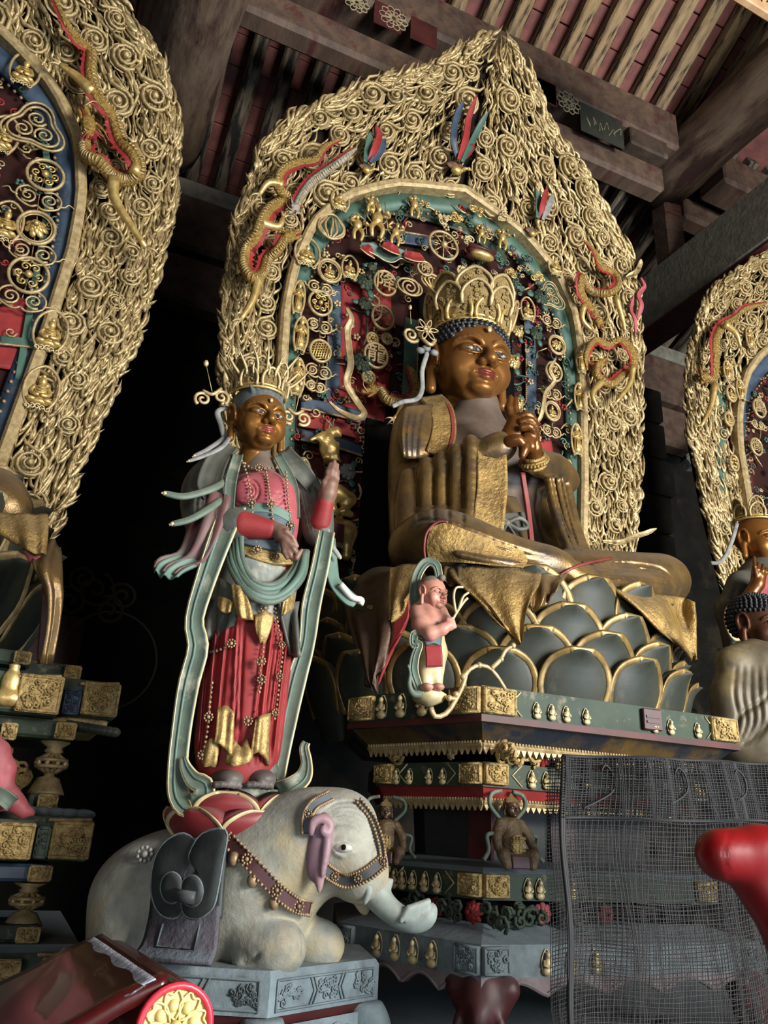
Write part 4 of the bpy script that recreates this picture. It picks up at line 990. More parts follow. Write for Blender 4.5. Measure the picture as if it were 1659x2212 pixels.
sheet('hanging_drape', [rw(1.08, (965, 1228), (1060, 1222), (1170, 1240)), rw(1.18, (985, 1256), (1060, 1270), (1165, 1262)), rw(1.22, (1040, 1300), (1080, 1325), (1150, 1290)), rw(1.23, (1085, 1350), (1105, 1370), (1135, 1330)), rw(1.23, (1118, 1388), (1122, 1394), (1128, 1384))], ROBED, BU, O_B, fn=PC, wave=.016, waves=2.5)
sheet('hanging_drape', [rw(1.08, (945, 1232), (970, 1226), (1000, 1226)), rw(1.14, (945, 1256), (970, 1262), (1005, 1258))], ROBE, BU, O_B, fn=PC, wave=.02, waves=2)
sheet('hanging_drape', [rw(1.06, (1120, 1240), (1160, 1242), (1225, 1245)), rw(1.16, (1130, 1275), (1165, 1280), (1212, 1262)), rw(1.18, (1135, 1310), (1160, 1318), (1195, 1290))], ROBE, BU, O_B, fn=PC, wave=.02, waves=2.5, seed=1)
sheet('hanging_drape', [rw(1.04, (1325, 1272), (1400, 1285), (1470, 1290), (1500, 1300)), rw(1.12, (1380, 1315), (1430, 1325), (1470, 1330), (1503, 1340)), rw(1.14, (1435, 1370), (1460, 1380), (1482, 1385), (1505, 1385)), rw(1.15, (1490, 1418), (1496, 1424), (1500, 1426), (1506, 1424))], ROBED, BU, O_B, fn=PC, wave=.016, waves=2)
# ------------------------------------------------------------------ the tiered dais
DC = np.array([2.54, 3.85])
DP = np.array([(1.48, 3.73), (1.80, 3.0), (3.28, 3.0), (3.60, 3.73), (3.28, 4.6), (1.80, 4.6)])
def dpoly(ins, P=DP, c=DC):
    """polygon moved inwards by ins on every side"""
    n = len(P); out = []
    for i in range(n):
        a, b, d = P[i-1], P[i], P[(i+1) % n]
        n1 = np.array([-(b-a)[1], (b-a)[0]]); n1 /= np.linalg.norm(n1); n2 = np.array([-(d-b)[1], (d-b)[0]]); n2 /= np.linalg.norm(n2)
        m = n1+n2; m /= np.linalg.norm(m); out.append(b+m*ins/max(.3, m@n1))
    return np.array(out)
def tier(mb, z0, i0, z1, i1, P=DP):
    A, B_ = dpoly(i0, P), dpoly(i1, P); n = len(A)
    V = [(x, y, z0) for x, y in A]+[(x, y, z1) for x, y in B_]
    return mb.add(np.array(V)-OD, [tuple(range(n-1, -1, -1)), tuple(range(n, 2*n))]+[(i, (i+1) % n, n+(i+1) % n, n+i) for i in range(n)])
OD = np.array([DC[0], DC[1], 0.80])
DA = empty('tiered_dais', tuple(OD), 0, 'tall many tiered painted dais carrying the lotus throne', 'dais')
def part_tier(name, mat, *seg):
    mb = MB()
    for s_ in seg: tier(mb, *s_)
    return mb.build(name, mat, DA, False)
part_tier('top_frieze', GREEND, (2.085, 0, 2.21, 0))
part_tier('top_fillet', REDD, (2.055, -.012, 2.085, -.006))
part_tier('cornice', material('painted_cornice', (.42, .33, .18), (.30, .23, .13), 5, metal=.3, rough=.5, bump=.3, bscale=20, c3=(.13, .16, .20), s3=3.0, t3=.52), (1.975, .115, 2.055, .02))
part_tier('upper_core', BLACK, (1.90, .34, 1.975, .30))
part_tier('second_frieze', GREEND, (1.80, .15, 1.905, .15))
part_tier('second_cornice', RED, (1.735, .20, 1.80, .165))
part_tier('waist_core', material('dark_waist', (.14, .15, .14), (.10, .10, .10), 6, rough=.6), (1.46, .42, 1.735, .40))
part_tier('third_ledge', STONED, (1.455, .15, 1.475, .17), (1.475, .17, 1.50, .40))
part_tier('third_frieze', GREEND, (1.35, .15, 1.455, .15))
part_tier('lower_core', BLACK, (1.25, .24, 1.35, .22))
part_tier('base_slope', STONE, (1.205, .0, 1.255, .20))
part_tier('base_frieze', STONE, (1.09, .0, 1.205, .0))
def face(i, ins):
    P = dpoly(ins); a, b = P[i], P[(i+1) % len(P)]; d = (b-a); L = np.linalg.norm(d); d /= L; nrm = np.array([d[1], -d[0]]); return a, d, L, nrm
def fpt(i, ins, s_, z, h=0.0):
    """point on dais face i at distance s_ from its left corner, height z, h proud of the face"""
    a, d, L, nrm = face(i, ins); p = a+d*s_+nrm*h; return np.array([p[0], p[1], z])-OD
def fframe(i, ins):
    a, d, L, nrm = face(i, ins); return np.array([[d[0], -nrm[0], 0], [d[1], -nrm[1], 0], [0, 0, 1]])
FACES = (0, 1)
# gilt corner panels with relief
def relief_panel(name, mb, mat, parent, rot, c, hw, hh, seed, depth=.012):
    R = np.random.default_rng(seed); b = MB(); b.box((0, 0, 0), (hw, depth, hh), bev=.006)
    for zz in (-1, 1): b.tube([(-hw*.9, -depth, zz*hh*.88), (hw*.9, -depth, zz*hh*.88)], .006, 5)
    for xx in (-1, 1): b.tube([(xx*hw*.9, -depth, -hh*.88), (xx*hw*.9, -depth, hh*.88)], .006, 5)
    for k in range(22):
        r = R.uniform(.16, .30)*min(hw, hh); q = spiral2(1.3, .2*r, r, 8, R.uniform(0, 6), 1 if k % 2 else -1)
        cx_, cz_ = R.uniform(-.66, .66)*hw, R.uniform(-.66, .66)*hh; b.tube(np.column_stack([cx_+q[:, 0], np.linspace(-depth*1.9, -depth*1.1, 8), cz_+q[:, 1]]), .22*r+.002, 4)
    V = np.concatenate(b.V) @ np.asarray(rot).T+c; return obj(name, mesh_data(name, V, b.F), mat, parent)
for i, ins, z0, z1, mat in ((0, 0, 2.09, 2.205, GILTREL), (1, 0, 2.09, 2.205, GILTREL), (0, .15, 1.81, 1.90, GILTREL), (1, .15, 1.81, 1.90, GILTREL), (0, .15, 1.36, 1.45, GILTREL), (1, .15, 1.36, 1.45, GILTREL), (0, 0, 1.10, 1.20, STONE), (1, 0, 1.10, 1.20, STONE)):
    a, d, L, nrm = face(i, ins); hh = (z1-z0)/2; w = .085 if hh > .05 else .06
    for s_ in ((w, L-w) if i == 0 else (w, L-w)):
        relief_panel('corner_panel', None, mat, DA, fframe(i, ins), fpt(i, ins, s_, (z0+z1)/2, .008), w, hh, int(s_*100)+i)
# lace fringes under the cornices
def fringe(i, ins, z, drop, step, name='lace_fringe'):
    a, d, L, nrm = face(i, ins); mb = MB(); n = int(L/step)
    mb.tube([fpt(i, ins, 0, z), fpt(i, ins, L, z)], .012, 6)
    for k in range(n):
        s0 = (k+.5)*L/n; q = [fpt(i, ins, s0-step*.5, z-.006, .004), fpt(i, ins, s0+step*.5, z-.006, .004), fpt(i, ins, s0+step*.3, z-drop*.55, .004), fpt(i, ins, s0, z-drop, .004), fpt(i, ins, s0-step*.3, z-drop*.55, .004)]
        qb = [p+np.append(-nrm*.012, 0) for p in q]; mb.add(q+qb, [(4, 3, 2, 1, 0), (5, 6, 7, 8, 9)]+[(j, (j+1) % 5, 5+(j+1) % 5, 5+j) for j in range(5)])
    for k in range(n*2): mb.sphere(fpt(i, ins, (k+.5)*L/n/2, z+.012, .008), .008, 5, 4)
    o = mb.build(name, GOLDP, DA, False); return o
for i in FACES: fringe(i, .105, 1.972, .04, .032); fringe(i, .195, 1.738, .036, .03)
# scalloped apron and the horned corner foot
for i in FACES:
    a, d, L, nrm = face(i, 0); mb = MB(); S_ = np.linspace(0, L, 60); prev = None
    low = 1.02+.05*np.abs(np.sin(np.linspace(0, 1, 60)*pi*(5 if i else 4)))*(np.minimum(np.linspace(0, 1, 60), np.linspace(1, 0, 60)) > .02)
    low -= .16*np.clip(1-np.minimum(S_, L-S_)/.16, 0, 1)
    for k in range(59):
        q = [fpt(i, 0, S_[k], 1.09), fpt(i, 0, S_[k+1], 1.09), fpt(i, 0, S_[k+1], low[k+1]), fpt(i, 0, S_[k], low[k])]; qb = [p-np.append(nrm*.03, 0) for p in q]
        mb.add(q+qb, [(3, 2, 1, 0), (4, 5, 6, 7), (3, 7, 6, 2)])
    mb.tube([fpt(i, 0, S_[k], low[k]+.006, .004) for k in range(60)], .008, 5)
    mb.build('scalloped_apron', material('dusty_rose_apron', (.48, .44, .44), (.40, .32, .32), 10, rough=.7, dust=.5, dustc=(.5, .52, .55)), DA, False)
for k_ in (0, 1, 2):
    c = np.append(dpoly(.075)[k_], 0)-OD; c[2] = 0
    S = SDF(c+[-.24, -.24, -.06], c+[.24, .24, .42], .012)
    dirn = np.append((dpoly(0)[k_]-DC)/np.linalg.norm(dpoly(0)[k_]-DC), 0)
    tg = np.array([-dirn[1], dirn[0], 0])
    S.tube([c+[0, 0, .25], c+dirn*.02+[0, 0, .17], c+dirn*.005+[0, 0, .08], c-dirn*.01+[0, 0, -.01]], [.085, .07, .045, .03], k=.03, n=9)
    for g in (-1, 1):
        S.cap(c+tg*g*.10+[0, 0, .25], c+tg*g*.03+[0, 0, .12], .05, .035, k=.04)
        S.tube([c+tg*g*.06+dirn*.05+[0, 0, .19], c+tg*g*.085+dirn*.06+[0, 0, .12], c+tg*g*.05+dirn*.08+[0, 0, .06], c+tg*g*.02+dirn*.09+[0, 0, .09]], [.016, .018, .015, .008], k=.01, n=10)
    S.ell(c+dirn*.09+[0, 0, .15], (.03, .03, .05), k=.03)
    obj('corner_foot', S.data('corner_foot'), REDD, DA)
# figurines sitting on the friezes
def figurine_mesh(seed):
    R = np.random.default_rng(seed); mb = MB(); h = .085
    mb.sphere((0, 0, .018), (.026, .014, .018), 8, 6); mb.sphere((0, -.002, .045), (.017, .012, .026), 8, 6); mb.sphere((0, -.004, .078), (.0105, .0105, .013), 8, 6)
    for s_ in (-1, 1): mb.tube([(s_*.015, 0, .058), (s_*.022, -.008, .04), (s_*.004, -.016, .036)], .006, 5)
    mb.tube(spline([(-.02, .006, .01), (-.024, .008, .06), (0, .008, .1), (.024, .008, .06), (.02, .006, .01)], 12), .003, 4)
    return mb.data('figurine')
fm = figurine_mesh(0); fm.materials.append(CREAM)
for i, ins, zb, lst, sc_ in ((0, 0, 2.09, (.22, .34, .47), 1.15), (1, 0, 2.09, (.28, .36, .44, .55, .95, 1.05, 1.22), .75), (0, .15, 1.805, (.14, .22, .34, .42), .75), (1, .15, 1.805, (.25, .33, .46, .55), .8), (0, .15, 1.355, (.15, .2, .26, .33, .4), .85), (1, .15, 1.355, (.22, .28, .45), .85), (0, 0, 1.095, (.26, .36, .46, .56), 1.0), (1, 0, 1.095, (.3, .42, .54), .95)):
    rot = fframe(i, ins); rz = atan2(rot[1, 0], rot[0, 0])
    for s_ in lst: obj('figurine', fm, None, DA, tuple(fpt(i, ins, s_, zb, .012)), (0, 0, rz), sc_)
# painted chevrons on the friezes and red door panels in the waist
for i, ins, z0, z1 in ((0, .15, 1.81, 1.9), (1, .15, 1.81, 1.9), (0, .15, 1.36, 1.45), (1, 0, 2.095, 2.2)):
    a, d, L, nrm = face(i, ins); mb = MB(); zm = (z0+z1)/2
    for s0, sg in ((.20, -1), (L-.20, 1)): MB().tube([fpt(i, ins, s0, z0, .003), fpt(i, ins, s0+sg*.05, zm, .003), fpt(i, ins, s0, z1, .003)], .004, 4).build('painted_chevron', CREAM, DA)
for i, s0 in ((0, .35), (1, .42)):
    rot = fframe(i, .405); mb = MB(); mb.box((0, 0, 0), (.065, .012, .125)); V = np.concatenate(mb.V) @ rot.T+fpt(i, .405, s0, 1.60, .008)
    obj('red_door_panel', mesh_data('red_door_panel', V, mb.F, False), REDD, DA)
c = fpt(1, 0, .93, 2.15, .012); mb = MB(); mb.box(c, (.055, .012, .05), bev=.008); mb.box(c+[0, -.013, .012], (.04, .004, .006)); mb.box(c+[0, -.013, -.012], (.04, .004, .006)); mb.build('carved_plaque', REDD, DA, False)
# carved flowers between the tiers
def blossom(name, c, r, mat, parent, layers=3, n=8, nrm=(0, -1, 0)):
    mb = MB(); q = Vector(nrm).to_track_quat('-Y', 'Z').to_matrix()
    for l in range(layers):
        rr = r*(1-.28*l)
        for k in range(n):
            a = 2*pi*(k+.5*l)/n; p = np.array(q @ Vector((cos(a)*rr*.55, -.15*r*l, sin(a)*rr*.55)))
            R_ = np.array(q) @ rotm(0, -a, 0); mb.sphere(np.asarray(c)+p, (rr*.42, r*.14, rr*.27), 6, 5, rot=R_ @ rotm(0, 0, .5))
    mb.sphere(np.asarray(c)+np.array(q @ Vector((0, -.2*r*layers, 0))), (r*.2,)*3, 7, 5); return mb.build(name, mat, parent)
for i, s0, z, r, m_ in ((1, .30, 1.95, .055, RED), (1, .62, 1.945, .05, REDD), (0, .42, 1.94, .03, GOLDP), (0, .35, 1.30, .05, RED), (0, .55, 1.30, .055, RED), (1, .28, 1.30, .055, ROSE), (1, .62, 1.30, .05, RED)):
    n_ = face(i, .2)[3]; blossom('carved_blossom', fpt(i, .2, s0, z, .03), r, m_, DA, nrm=(n_[0], n_[1], 0))
for i, s0, z in ((0, .22, 1.30), (0, .46, 1.30), (0, .68, 1.30), (1, .12, 1.30), (1, .2, 1.30), (1, .42, 1.3), (1, .42, 1.95), (1, .2, 1.95), (1, .12, 1.95), (0, .72, 1.95), (0, .1, 1.95)):
    mb = MB(); c = fpt(i, .2, s0, z, .02); R = np.random.default_rng(int(s0*100+z*10)); d_ = face(i, .2)[1]
    for k in range(7):
        q = spiral2(1.2, .008, R.uniform(.02, .04), 9, R.uniform(0, 6), 1 if k % 2 else -1); o_ = np.append(d_*R.uniform(-.05, .05), R.uniform(-.03, .03))
        mb.tube(np.array([c+o_+np.append(d_*a_, b_)+np.append(face(i, .2)[3]*.01*k, 0) for a_, b_ in q]), .009, 5)
    mb.build('carved_scrollwork', GILTREL if z > 1.5 else GREEND, DA)
struct('trim_1', MB().box((2.6, 4.4, .40), (2.4, 1.5, .40), bev=.03), STONED)
# ------------------------------------------------------------------ kneeling elephant on its plinth
EZ = 1.19
EPOLY = np.array([(.36, 2.83), (.83, 2.60), (1.28, 2.81), (1.36, 3.15), (1.0, 3.42), (.46, 3.40), (.26, 3.12)])
EC = EPOLY.mean(0); OE = np.array([EC[0], EC[1], 0.55])
EPL = empty('elephant_plinth', tuple(OE), 0, 'dusty blue grey carved plinth with cabriole legs under the kneeling elephant', 'plinth')
def etier(name, mat, *seg):
    mb = MB(); P0 = EPOLY
    for z0, i0, z1, i1 in seg:
        A, B_ = dpoly(i0, P0), dpoly(i1, P0); n = len(A)
        mb.add(np.array([(x, y, z0) for x, y in A]+[(x, y, z1) for x, y in B_])-OE, [tuple(range(n-1, -1, -1)), tuple(range(n, 2*n))]+[(i, (i+1) % n, n+(i+1) % n, n+i) for i in range(n)])
    return mb.build(name, mat, EPL, False)
etier('slab', STONE, (1.07, .0, 1.175, .0), (1.175, 0, 1.19, .012))
etier('underslab', REDD, (1.035, .03, 1.07, .012))
def efpt(i, s_, z, h=0.0, ins=0.0):
    P = dpoly(ins, EPOLY); a, b = P[i], P[(i+1) % len(P)]; d = b-a; L = np.linalg.norm(d); d = d/L; n = np.array([d[1], -d[0]])
    p = a+d*s_*L+n*h; return np.array([p[0], p[1], z])-OE
for i in (0, 1):
    mb = MB()
    for s0 in (.06, .94): mb.tube([efpt(i, s0, 1.08, .003), efpt(i, s0, 1.165, .003)], .004, 4)
    for zz in (1.085, 1.165): mb.tube([efpt(i, .06, zz, .003), efpt(i, .94, zz, .003)], .004, 4)
    for s0, sg in ((.34, 1), (.37, 1), (.64, -1), (.67, -1)) if i else ((.62, -1), (.655, -1), (.30, 1)): mb.tube([efpt(i, s0, 1.085, .003), efpt(i, s0+sg*.04, 1.125, .003), efpt(i, s0, 1.165, .003)], .0035, 4)
    mb.build('incised_border', STONED if i == 0 else STONE, EPL)
    R = np.random.default_rng(i+3)
    for s0, w in ((.84, .13), (.17, .13), (.5, .1)) if i else ((.85, .13), (.15, .1)):
        mb = MB()
        for k in range(16):
            q = spiral2(1.3, .002, R.uniform(.008, .015), 8, R.uniform(0, 6), 1 if k % 2 else -1); ss = s0+R.uniform(-.8, .8)*w; zz = 1.125+R.uniform(-.026, .026)
            P = EPOLY; L = np.linalg.norm(P[(i+1)]-P[i]); mb.tube(np.array([efpt(i, ss+a_/L, zz+b_, .003) for a_, b_ in q]), .0035, 4)
        mb.build('carved_field', STONED if i == 0 else STONE, EPL)
# cabriole legs and scalloped apron
for k_ in range(4):
    v = dpoly(.06, EPOLY)[k_]; dr = (v-EC)/np.linalg.norm(v-EC); c = np.array([v[0]-OE[0], v[1]-OE[1], 0]); d3 = np.array([dr[0], dr[1], 0])
    S = SDF(c+[-.2, -.2, -.02], c+[.2, .2, .52], .012)
    S.tube([c+[0, 0, .50], c+d3*.05+[0, 0, .42], c+d3*.045+[0, 0, .30], c-d3*.02+[0, 0, .16], c+d3*.02+[0, 0, .02]], [.062, .06, .05, .036, .05], k=.03, n=12)
    o = obj('cabriole_leg', S.data('cabriole_leg'), STONE, EPL)
for i in (0, 1):
    mb = MB(); n = 40; P = EPOLY; L = np.linalg.norm(P[i+1]-P[i])
    t = np.linspace(0, 1, n); low = 1.0-.10*np.clip(1-np.minimum(t, 1-t)/.3, 0, 1)**1.5+.012*np.abs(np.sin(t*pi*7))
    for k in range(n-1):
        q = [efpt(i, t[k], 1.04, 0, .015), efpt(i, t[k+1], 1.04, 0, .015), efpt(i, t[k+1], low[k+1], 0, .015), efpt(i, t[k], low[k], 0, .015)]; qb = [p+np.array([-.0, .03, 0]) for p in q]
        mb.add(q+qb, [(3, 2, 1, 0), (4, 5, 6, 7), (3, 7, 6, 2)])
    mb.tube([efpt(i, t[k], low[k]+.005, .004, .015) for k in range(n)], .007, 5); mb.build('scalloped_apron', STONE, EPL, False)

OEL = PY(480, 2085, 2.92); OEL = np.array([.80, 2.92, EZ])
EL = empty('kneeling_elephant', tuple(OEL), 0, 'kneeling white elephant with saddle, harness and raised trunk tip', 'elephant')
def LE(u, v, Y): return PY(u, v, Y)-OEL
HV = np.array([.84, -.54, 0]); RE = np.array([[HV[0], -HV[1], 0], [HV[1], HV[0], 0], [0, 0, 1]])
S = SDF((-.62, -.52, -.02), (.62, .42, .60), .0075)
def te(pts, r, k=.04, op='u', n=None): S.tube([LE(*p) for p in pts], r, k, op, n)
S.ell(LE(440, 1945, 3.02), (.33, .235, .235), rot=RE, k=.05)
S.ell(LE(350, 1965, 3.10), (.22, .23, .24), rot=RE, k=.08)
S.ell(LE(550, 1930, 2.89), (.185, .195, .225), rot=RE, k=.08)
te([(560, 1880, 2.86), (640, 1835, 2.78), (700, 1800, 2.72)], [.19, .145, .12], k=.08, n=8)
te([(575, 1960, 2.84), (575, 2030, 2.84)], [.14, .12], k=.06)
S.ell(LE(738, 1800, 2.68), (.118, .105, .118), rot=RE, k=.05)                        # skull
S.ell(LE(742, 1762, 2.68), (.095, .09, .075), rot=RE, k=.05)
te([(742, 1820, 2.66), (774, 1868, 2.63), (792, 1905, 2.62)], [.105, .074, .05], k=.05, n=7)
te([(715, 1860, 2.70), (760, 1895, 2.66)], [.085, .06], k=.05)                        # jaw
te([(772, 1890, 2.66), (780, 1935, 2.655), (788, 1968, 2.655)], [.035, .022, .012], k=.02, n=7)   # drooping lower lip
for s_, Y in ((1, 2.56), (-1, 2.80)): pass
S.ell(LE(742, 1830, 2.565), (.045, .02, .028), rot=RE, k=.02)                         # eye socket bulge
te([(716, 1815, 2.585), (738, 1810, 2.565), (764, 1822, 2.57)], [.008, .013, .007], k=.012, n=7)
te([(722, 1838, 2.58), (742, 1846, 2.56), (764, 1836, 2.57)], [.006, .01, .006], k=.012, n=7)
# folded front legs and far knee
te([(545, 2020, 2.76), (590, 2045, 2.70), (615, 2050, 2.68)], [.075, .066, .062], k=.03, n=8)
te([(615, 2058, 2.68), (570, 2070, 2.71), (525, 2074, 2.74)], [.048, .042, .034], k=.02, n=7)
te([(620, 2015, 2.88), (675, 2038, 2.82), (702, 2042, 2.80)], [.07, .066, .06], k=.03, n=8)
te([(330, 2050, 3.0), (420, 2060, 2.93)], [.12, .1], k=.06)
te([(300, 1940, 3.05), (290, 2040, 3.02)], [.16, .15], k=.06)
V, Fc = S.mesh()
wr = [[(705-2*k, 1800-9*k), (735, 1778-9*k), (775+2*k, 1790-10*k), (797+3*k, 1830-10*k), (800+3*k, 1870-12*k)] for k in range(6)]
V = chase(V, OEL, wr, 3.6, .007); V = chase(V, OEL, [[(560, 2060), (548, 2072), (520, 2080)], [(640, 1990), (648, 2040), (645, 2080)]], 4, .012)
V = chase(V, OEL, [[(705, 1812), (722, 1822), (742, 1816), (765, 1828)], [(716, 1832), (738, 1850), (768, 1838)]], 3.5, -.008)
obj('body', mesh_data('body', V, Fc), ELEPH, EL); ES = Surf(V, OEL)
# trunk and tusks
S = sdf_for([LE(770, 1900, 2.66), LE(950, 1990, 2.5), LE(800, 1900, 2.64), LE(940, 1900, 2.52)], .08, .0062)
te([(800, 1905, 2.62), (818, 1940, 2.60), (850, 1972, 2.57), (890, 1990, 2.55), (918, 1982, 2.54), (932, 1962, 2.54)], [.046, .036, .030, .028, .027, .014], k=.02, n=16)
for k_ in range(6):
    te([(866+10*k_, 1990-2*k_, 2.522), (882+8.5*k_, 1962-3*k_, 2.522)], [.008, .011], k=.003)
te([(800, 1918, 2.61), (822, 1918, 2.60), (846, 1902, 2.60)], [.03, .022, .006], k=.015, n=7)
te([(774, 1930, 2.60), (778, 1912, 2.57), (792, 1908, 2.56), (796, 1925, 2.56), (788, 1950, 2.57)], [.010, .013, .013, .012, .008], k=.006, n=12)
obj('trunk', S.data('trunk'), TUSK, EL)
# ear
ey = float((ES.at(692, 1825)+OEL)[1]); LE0 = LE
def LE(u, v, Y): return LE0(u, v, ey+(Y-2.585))
S = SDF(LE(690, 1835, 2.62)-[.14, .12, .16], LE(690, 1835, 2.62)+[.14, .12, .16], .0055)
S.ell(LE(690, 1828, 2.585), (.04, .022, .105), rot=RE @ rotm(0, .12, 0), k=.02); S.ell(LE(692, 1892, 2.575), (.014, .012, .05), k=.02)
te([(672, 1800, 2.575), (676, 1776, 2.57), (696, 1768, 2.565), (712, 1780, 2.56), (708, 1800, 2.555), (697, 1796, 2.55), (699, 1787, 2.55)], [.010, .012, .013, .013, .011, .009, .006], k=.008, n=20)
te([(708, 1802, 2.56), (704, 1840, 2.555), (696, 1890, 2.555)], [.01, .012, .006], k=.01, n=8)
obj('ear', S.data('ear'), material('pink_ear', (.56, .44, .46), (.48, .38, .43), 9, rough=.55), EL)
LE = LE0; eyp = ES.at(742, 1831, .0)
S = SDF(eyp-.05, eyp+.05, .004); S.ell(eyp, (.03, .014, .014), rot=RE, k=.01); obj('eyeball', S.data('eyeball'), WHITE, EL)
MB().sphere(eyp+VIEW*.014, (.009, .006, .009), 8, 6).build('pupil', BLACK, EL)
# harness: chest strap, nose band and brow band, with rosettes
def rosette(mb, c, r, nrm):
    q = np.array(Vector(nrm).to_track_quat('-Y', 'Z').to_matrix()); c = np.asarray(c, float)
    mb.sphere(c, (r*.42,)*3, 8, 5)
    for k in range(9):
        a = 2*pi*k/9; mb.sphere(c+q @ np.array([cos(a)*r*.78, 0, sin(a)*r*.78]), (r*.27,)*3, 5, 4)
def strap(name, pts, w, mat, n=30, trim=CREAM, ros=(), nrm=VIEW, ros_r=.018, off=OEL, parent=None, srf=None):
    P = spline([srf.at(p[0], p[1], .006) if srf else PY(*p)-off for p in pts], n); o = ribbon_obj(name, P, w, nrm, mat, parent or EL, th=.014)
    T, N_, B_ = frames(P, up=nrm)
    for sg in (-1, 1):
        mb = MB()
        for p, b, nn in list(zip(P, B_, N_)): mb.sphere(p+b*sg*w+nn*.008, .006, 5, 4)
        mb.build('bead_row', BEAD, o)['kind'] = 'stuff'
    for t in ros:
        mb = MB(); k = int(t*(n-1)); rosette(mb, P[k]+N_[k]*.012, ros_r, nrm); mb.build('rosette', BEAD, o)
    return o
strap('chest_strap', [(490, 1812, 2.70), (545, 1868, 2.655), (600, 1925, 2.63), (640, 1955, 2.635), (668, 1962, 2.66)], .020, REDD, ros=(.02, .22, .5, .78), srf=ES)
strap('nose_band', [(690, 1868, 2.60), (720, 1892, 2.58), (750, 1904, 2.565), (790, 1890, 2.56), (826, 1862, 2.60)], .018, SADDLE, ros=(.28, .68, 1.0), ros_r=.014, srf=ES)
strap('brow_band', [(663, 1800, 2.63), (664, 1765, 2.62), (680, 1738, 2.625), (712, 1720, 2.66)], .015, BLUEGREY, ros=(.4,), ros_r=.014, srf=ES)
strap('forehead_strap', [(775, 1730, 2.66), (805, 1770, 2.64), (822, 1820, 2.61), (828, 1862, 2.60)], .008, SADDLE, n=20, srf=ES)
for u, v, Y in ((505, 1855, 2.70), (545, 1902, 2.67), (592, 1950, 2.66)):
    MB().sphere(ES.at(u, v, .008), (.018, .018, .022), 10, 8).build('harness_bell', BEAD, EL)
# saddle flaps and blanket on the near flank
SAD = sheet('saddle_cloth', [[(398, 1800, 2.93), (440, 1792, 2.88), (490, 1790, 2.84)], [(345, 1850, 2.85), (420, 1840, 2.77), (490, 1830, 2.72)], [(330, 1930, 2.80), (410, 1930, 2.72), (482, 1925, 2.66)], [(325, 1990, 2.80), (405, 1990, 2.71), (478, 1985, 2.655)]], SADDLE, EL, OEL, fn=PY, th=.02, nu=20)
BLK = sheet('saddle_blanket', [[(335, 1900, 2.82), (410, 1900, 2.735), (480, 1895, 2.68)], [(322, 1990, 2.80), (400, 1990, 2.70), (474, 1986, 2.645)], [(305, 2045, 2.785), (390, 2050, 2.685), (468, 2052, 2.63)], [(275, 2072, 2.775), (370, 2079, 2.665), (455, 2086, 2.615)]], SADDLE2, EL, OEL, fn=PY, th=.016, nu=20)
mb = MB(); mb.tube([LE(*p) for p in ((352, 1995, 2.745), (338, 2045, 2.735), (420, 2054, 2.645), (432, 1995, 2.665))], .004, 4); mb.build('blanket_piping', STONED, BLK)
def plate(name, outline, Yf, th, mat, parent, off, bev=.012):
    """thick flap cut to an outline, its depth following Yf(u,v)"""
    P = spline(outline, 36, closed=True); C_ = P.mean(0); V = []; rings = []
    for sc_, pr in ((1.0, 0.0), (.985, th), (.93, th+bev*.4), (.5, th+bev*.6)):
        for q in P: u, v = C_+(q-C_)*sc_; p = PY(u, v, Yf(u, v)); V.append(p-off+VIEW*pr)
    V.append(PY(C_[0], C_[1], Yf(*C_))-off+VIEW*(th+bev*.6)); n = 36; Fc = []
    for r in range(3):
        for i in range(n): Fc.append((r*n+i, r*n+(i+1) % n, (r+1)*n+(i+1) % n, (r+1)*n+i))
    for i in range(n): Fc.append((3*n+i, 3*n+(i+1) % n, 4*n))
    Fc.append(tuple(range(n-1, -1, -1))); o = obj(name, mesh_data(name, V, Fc), mat, parent); tube_obj('flap_piping', np.array(V[n:2*n]), .0035, STONE, o, n=5, closed=True); return o
fy = lambda u, v: 2.80-.00125*(u-340)-.06
plate('saddle_flap', [(400, 1800), (432, 1830), (405, 1880), (396, 1920), (398, 1960), (382, 1984), (352, 1980), (332, 1948), (328, 1900), (338, 1850), (362, 1815)], fy, .02, SADDLE, EL, OEL)
plate('saddle_flap', [(440, 1800), (492, 1796), (484, 1860), (474, 1920), (462, 1962), (430, 1986), (402, 1980), (394, 1950), (404, 1905), (424, 1880), (410, 1850)], fy, .03, SADDLE, EL, OEL)
for u, v in ((372, 1918), (415, 1925)): plate('saddle_disc', [(u+24*cos(a), v+34*sin(a)) for a in np.linspace(0, 2*pi, 12, endpoint=False)], lambda a, b: fy(a, b)-.03, .012, SADDLE, EL, OEL)
MB().tube([LE(u, v, fy(u, v)-.055) for u, v in ((375, 1932), (420, 1940))], .018, 10).build('saddle_toggle', SADDLE, EL)
for u, v, Y in ((356, 1845, 2.77), (312, 1845, 2.9)):
    mb = MB(); rosette(mb, ES.at(u, v, .03), .028, VIEW); mb.build('saddle_rosette', SILVER, EL)
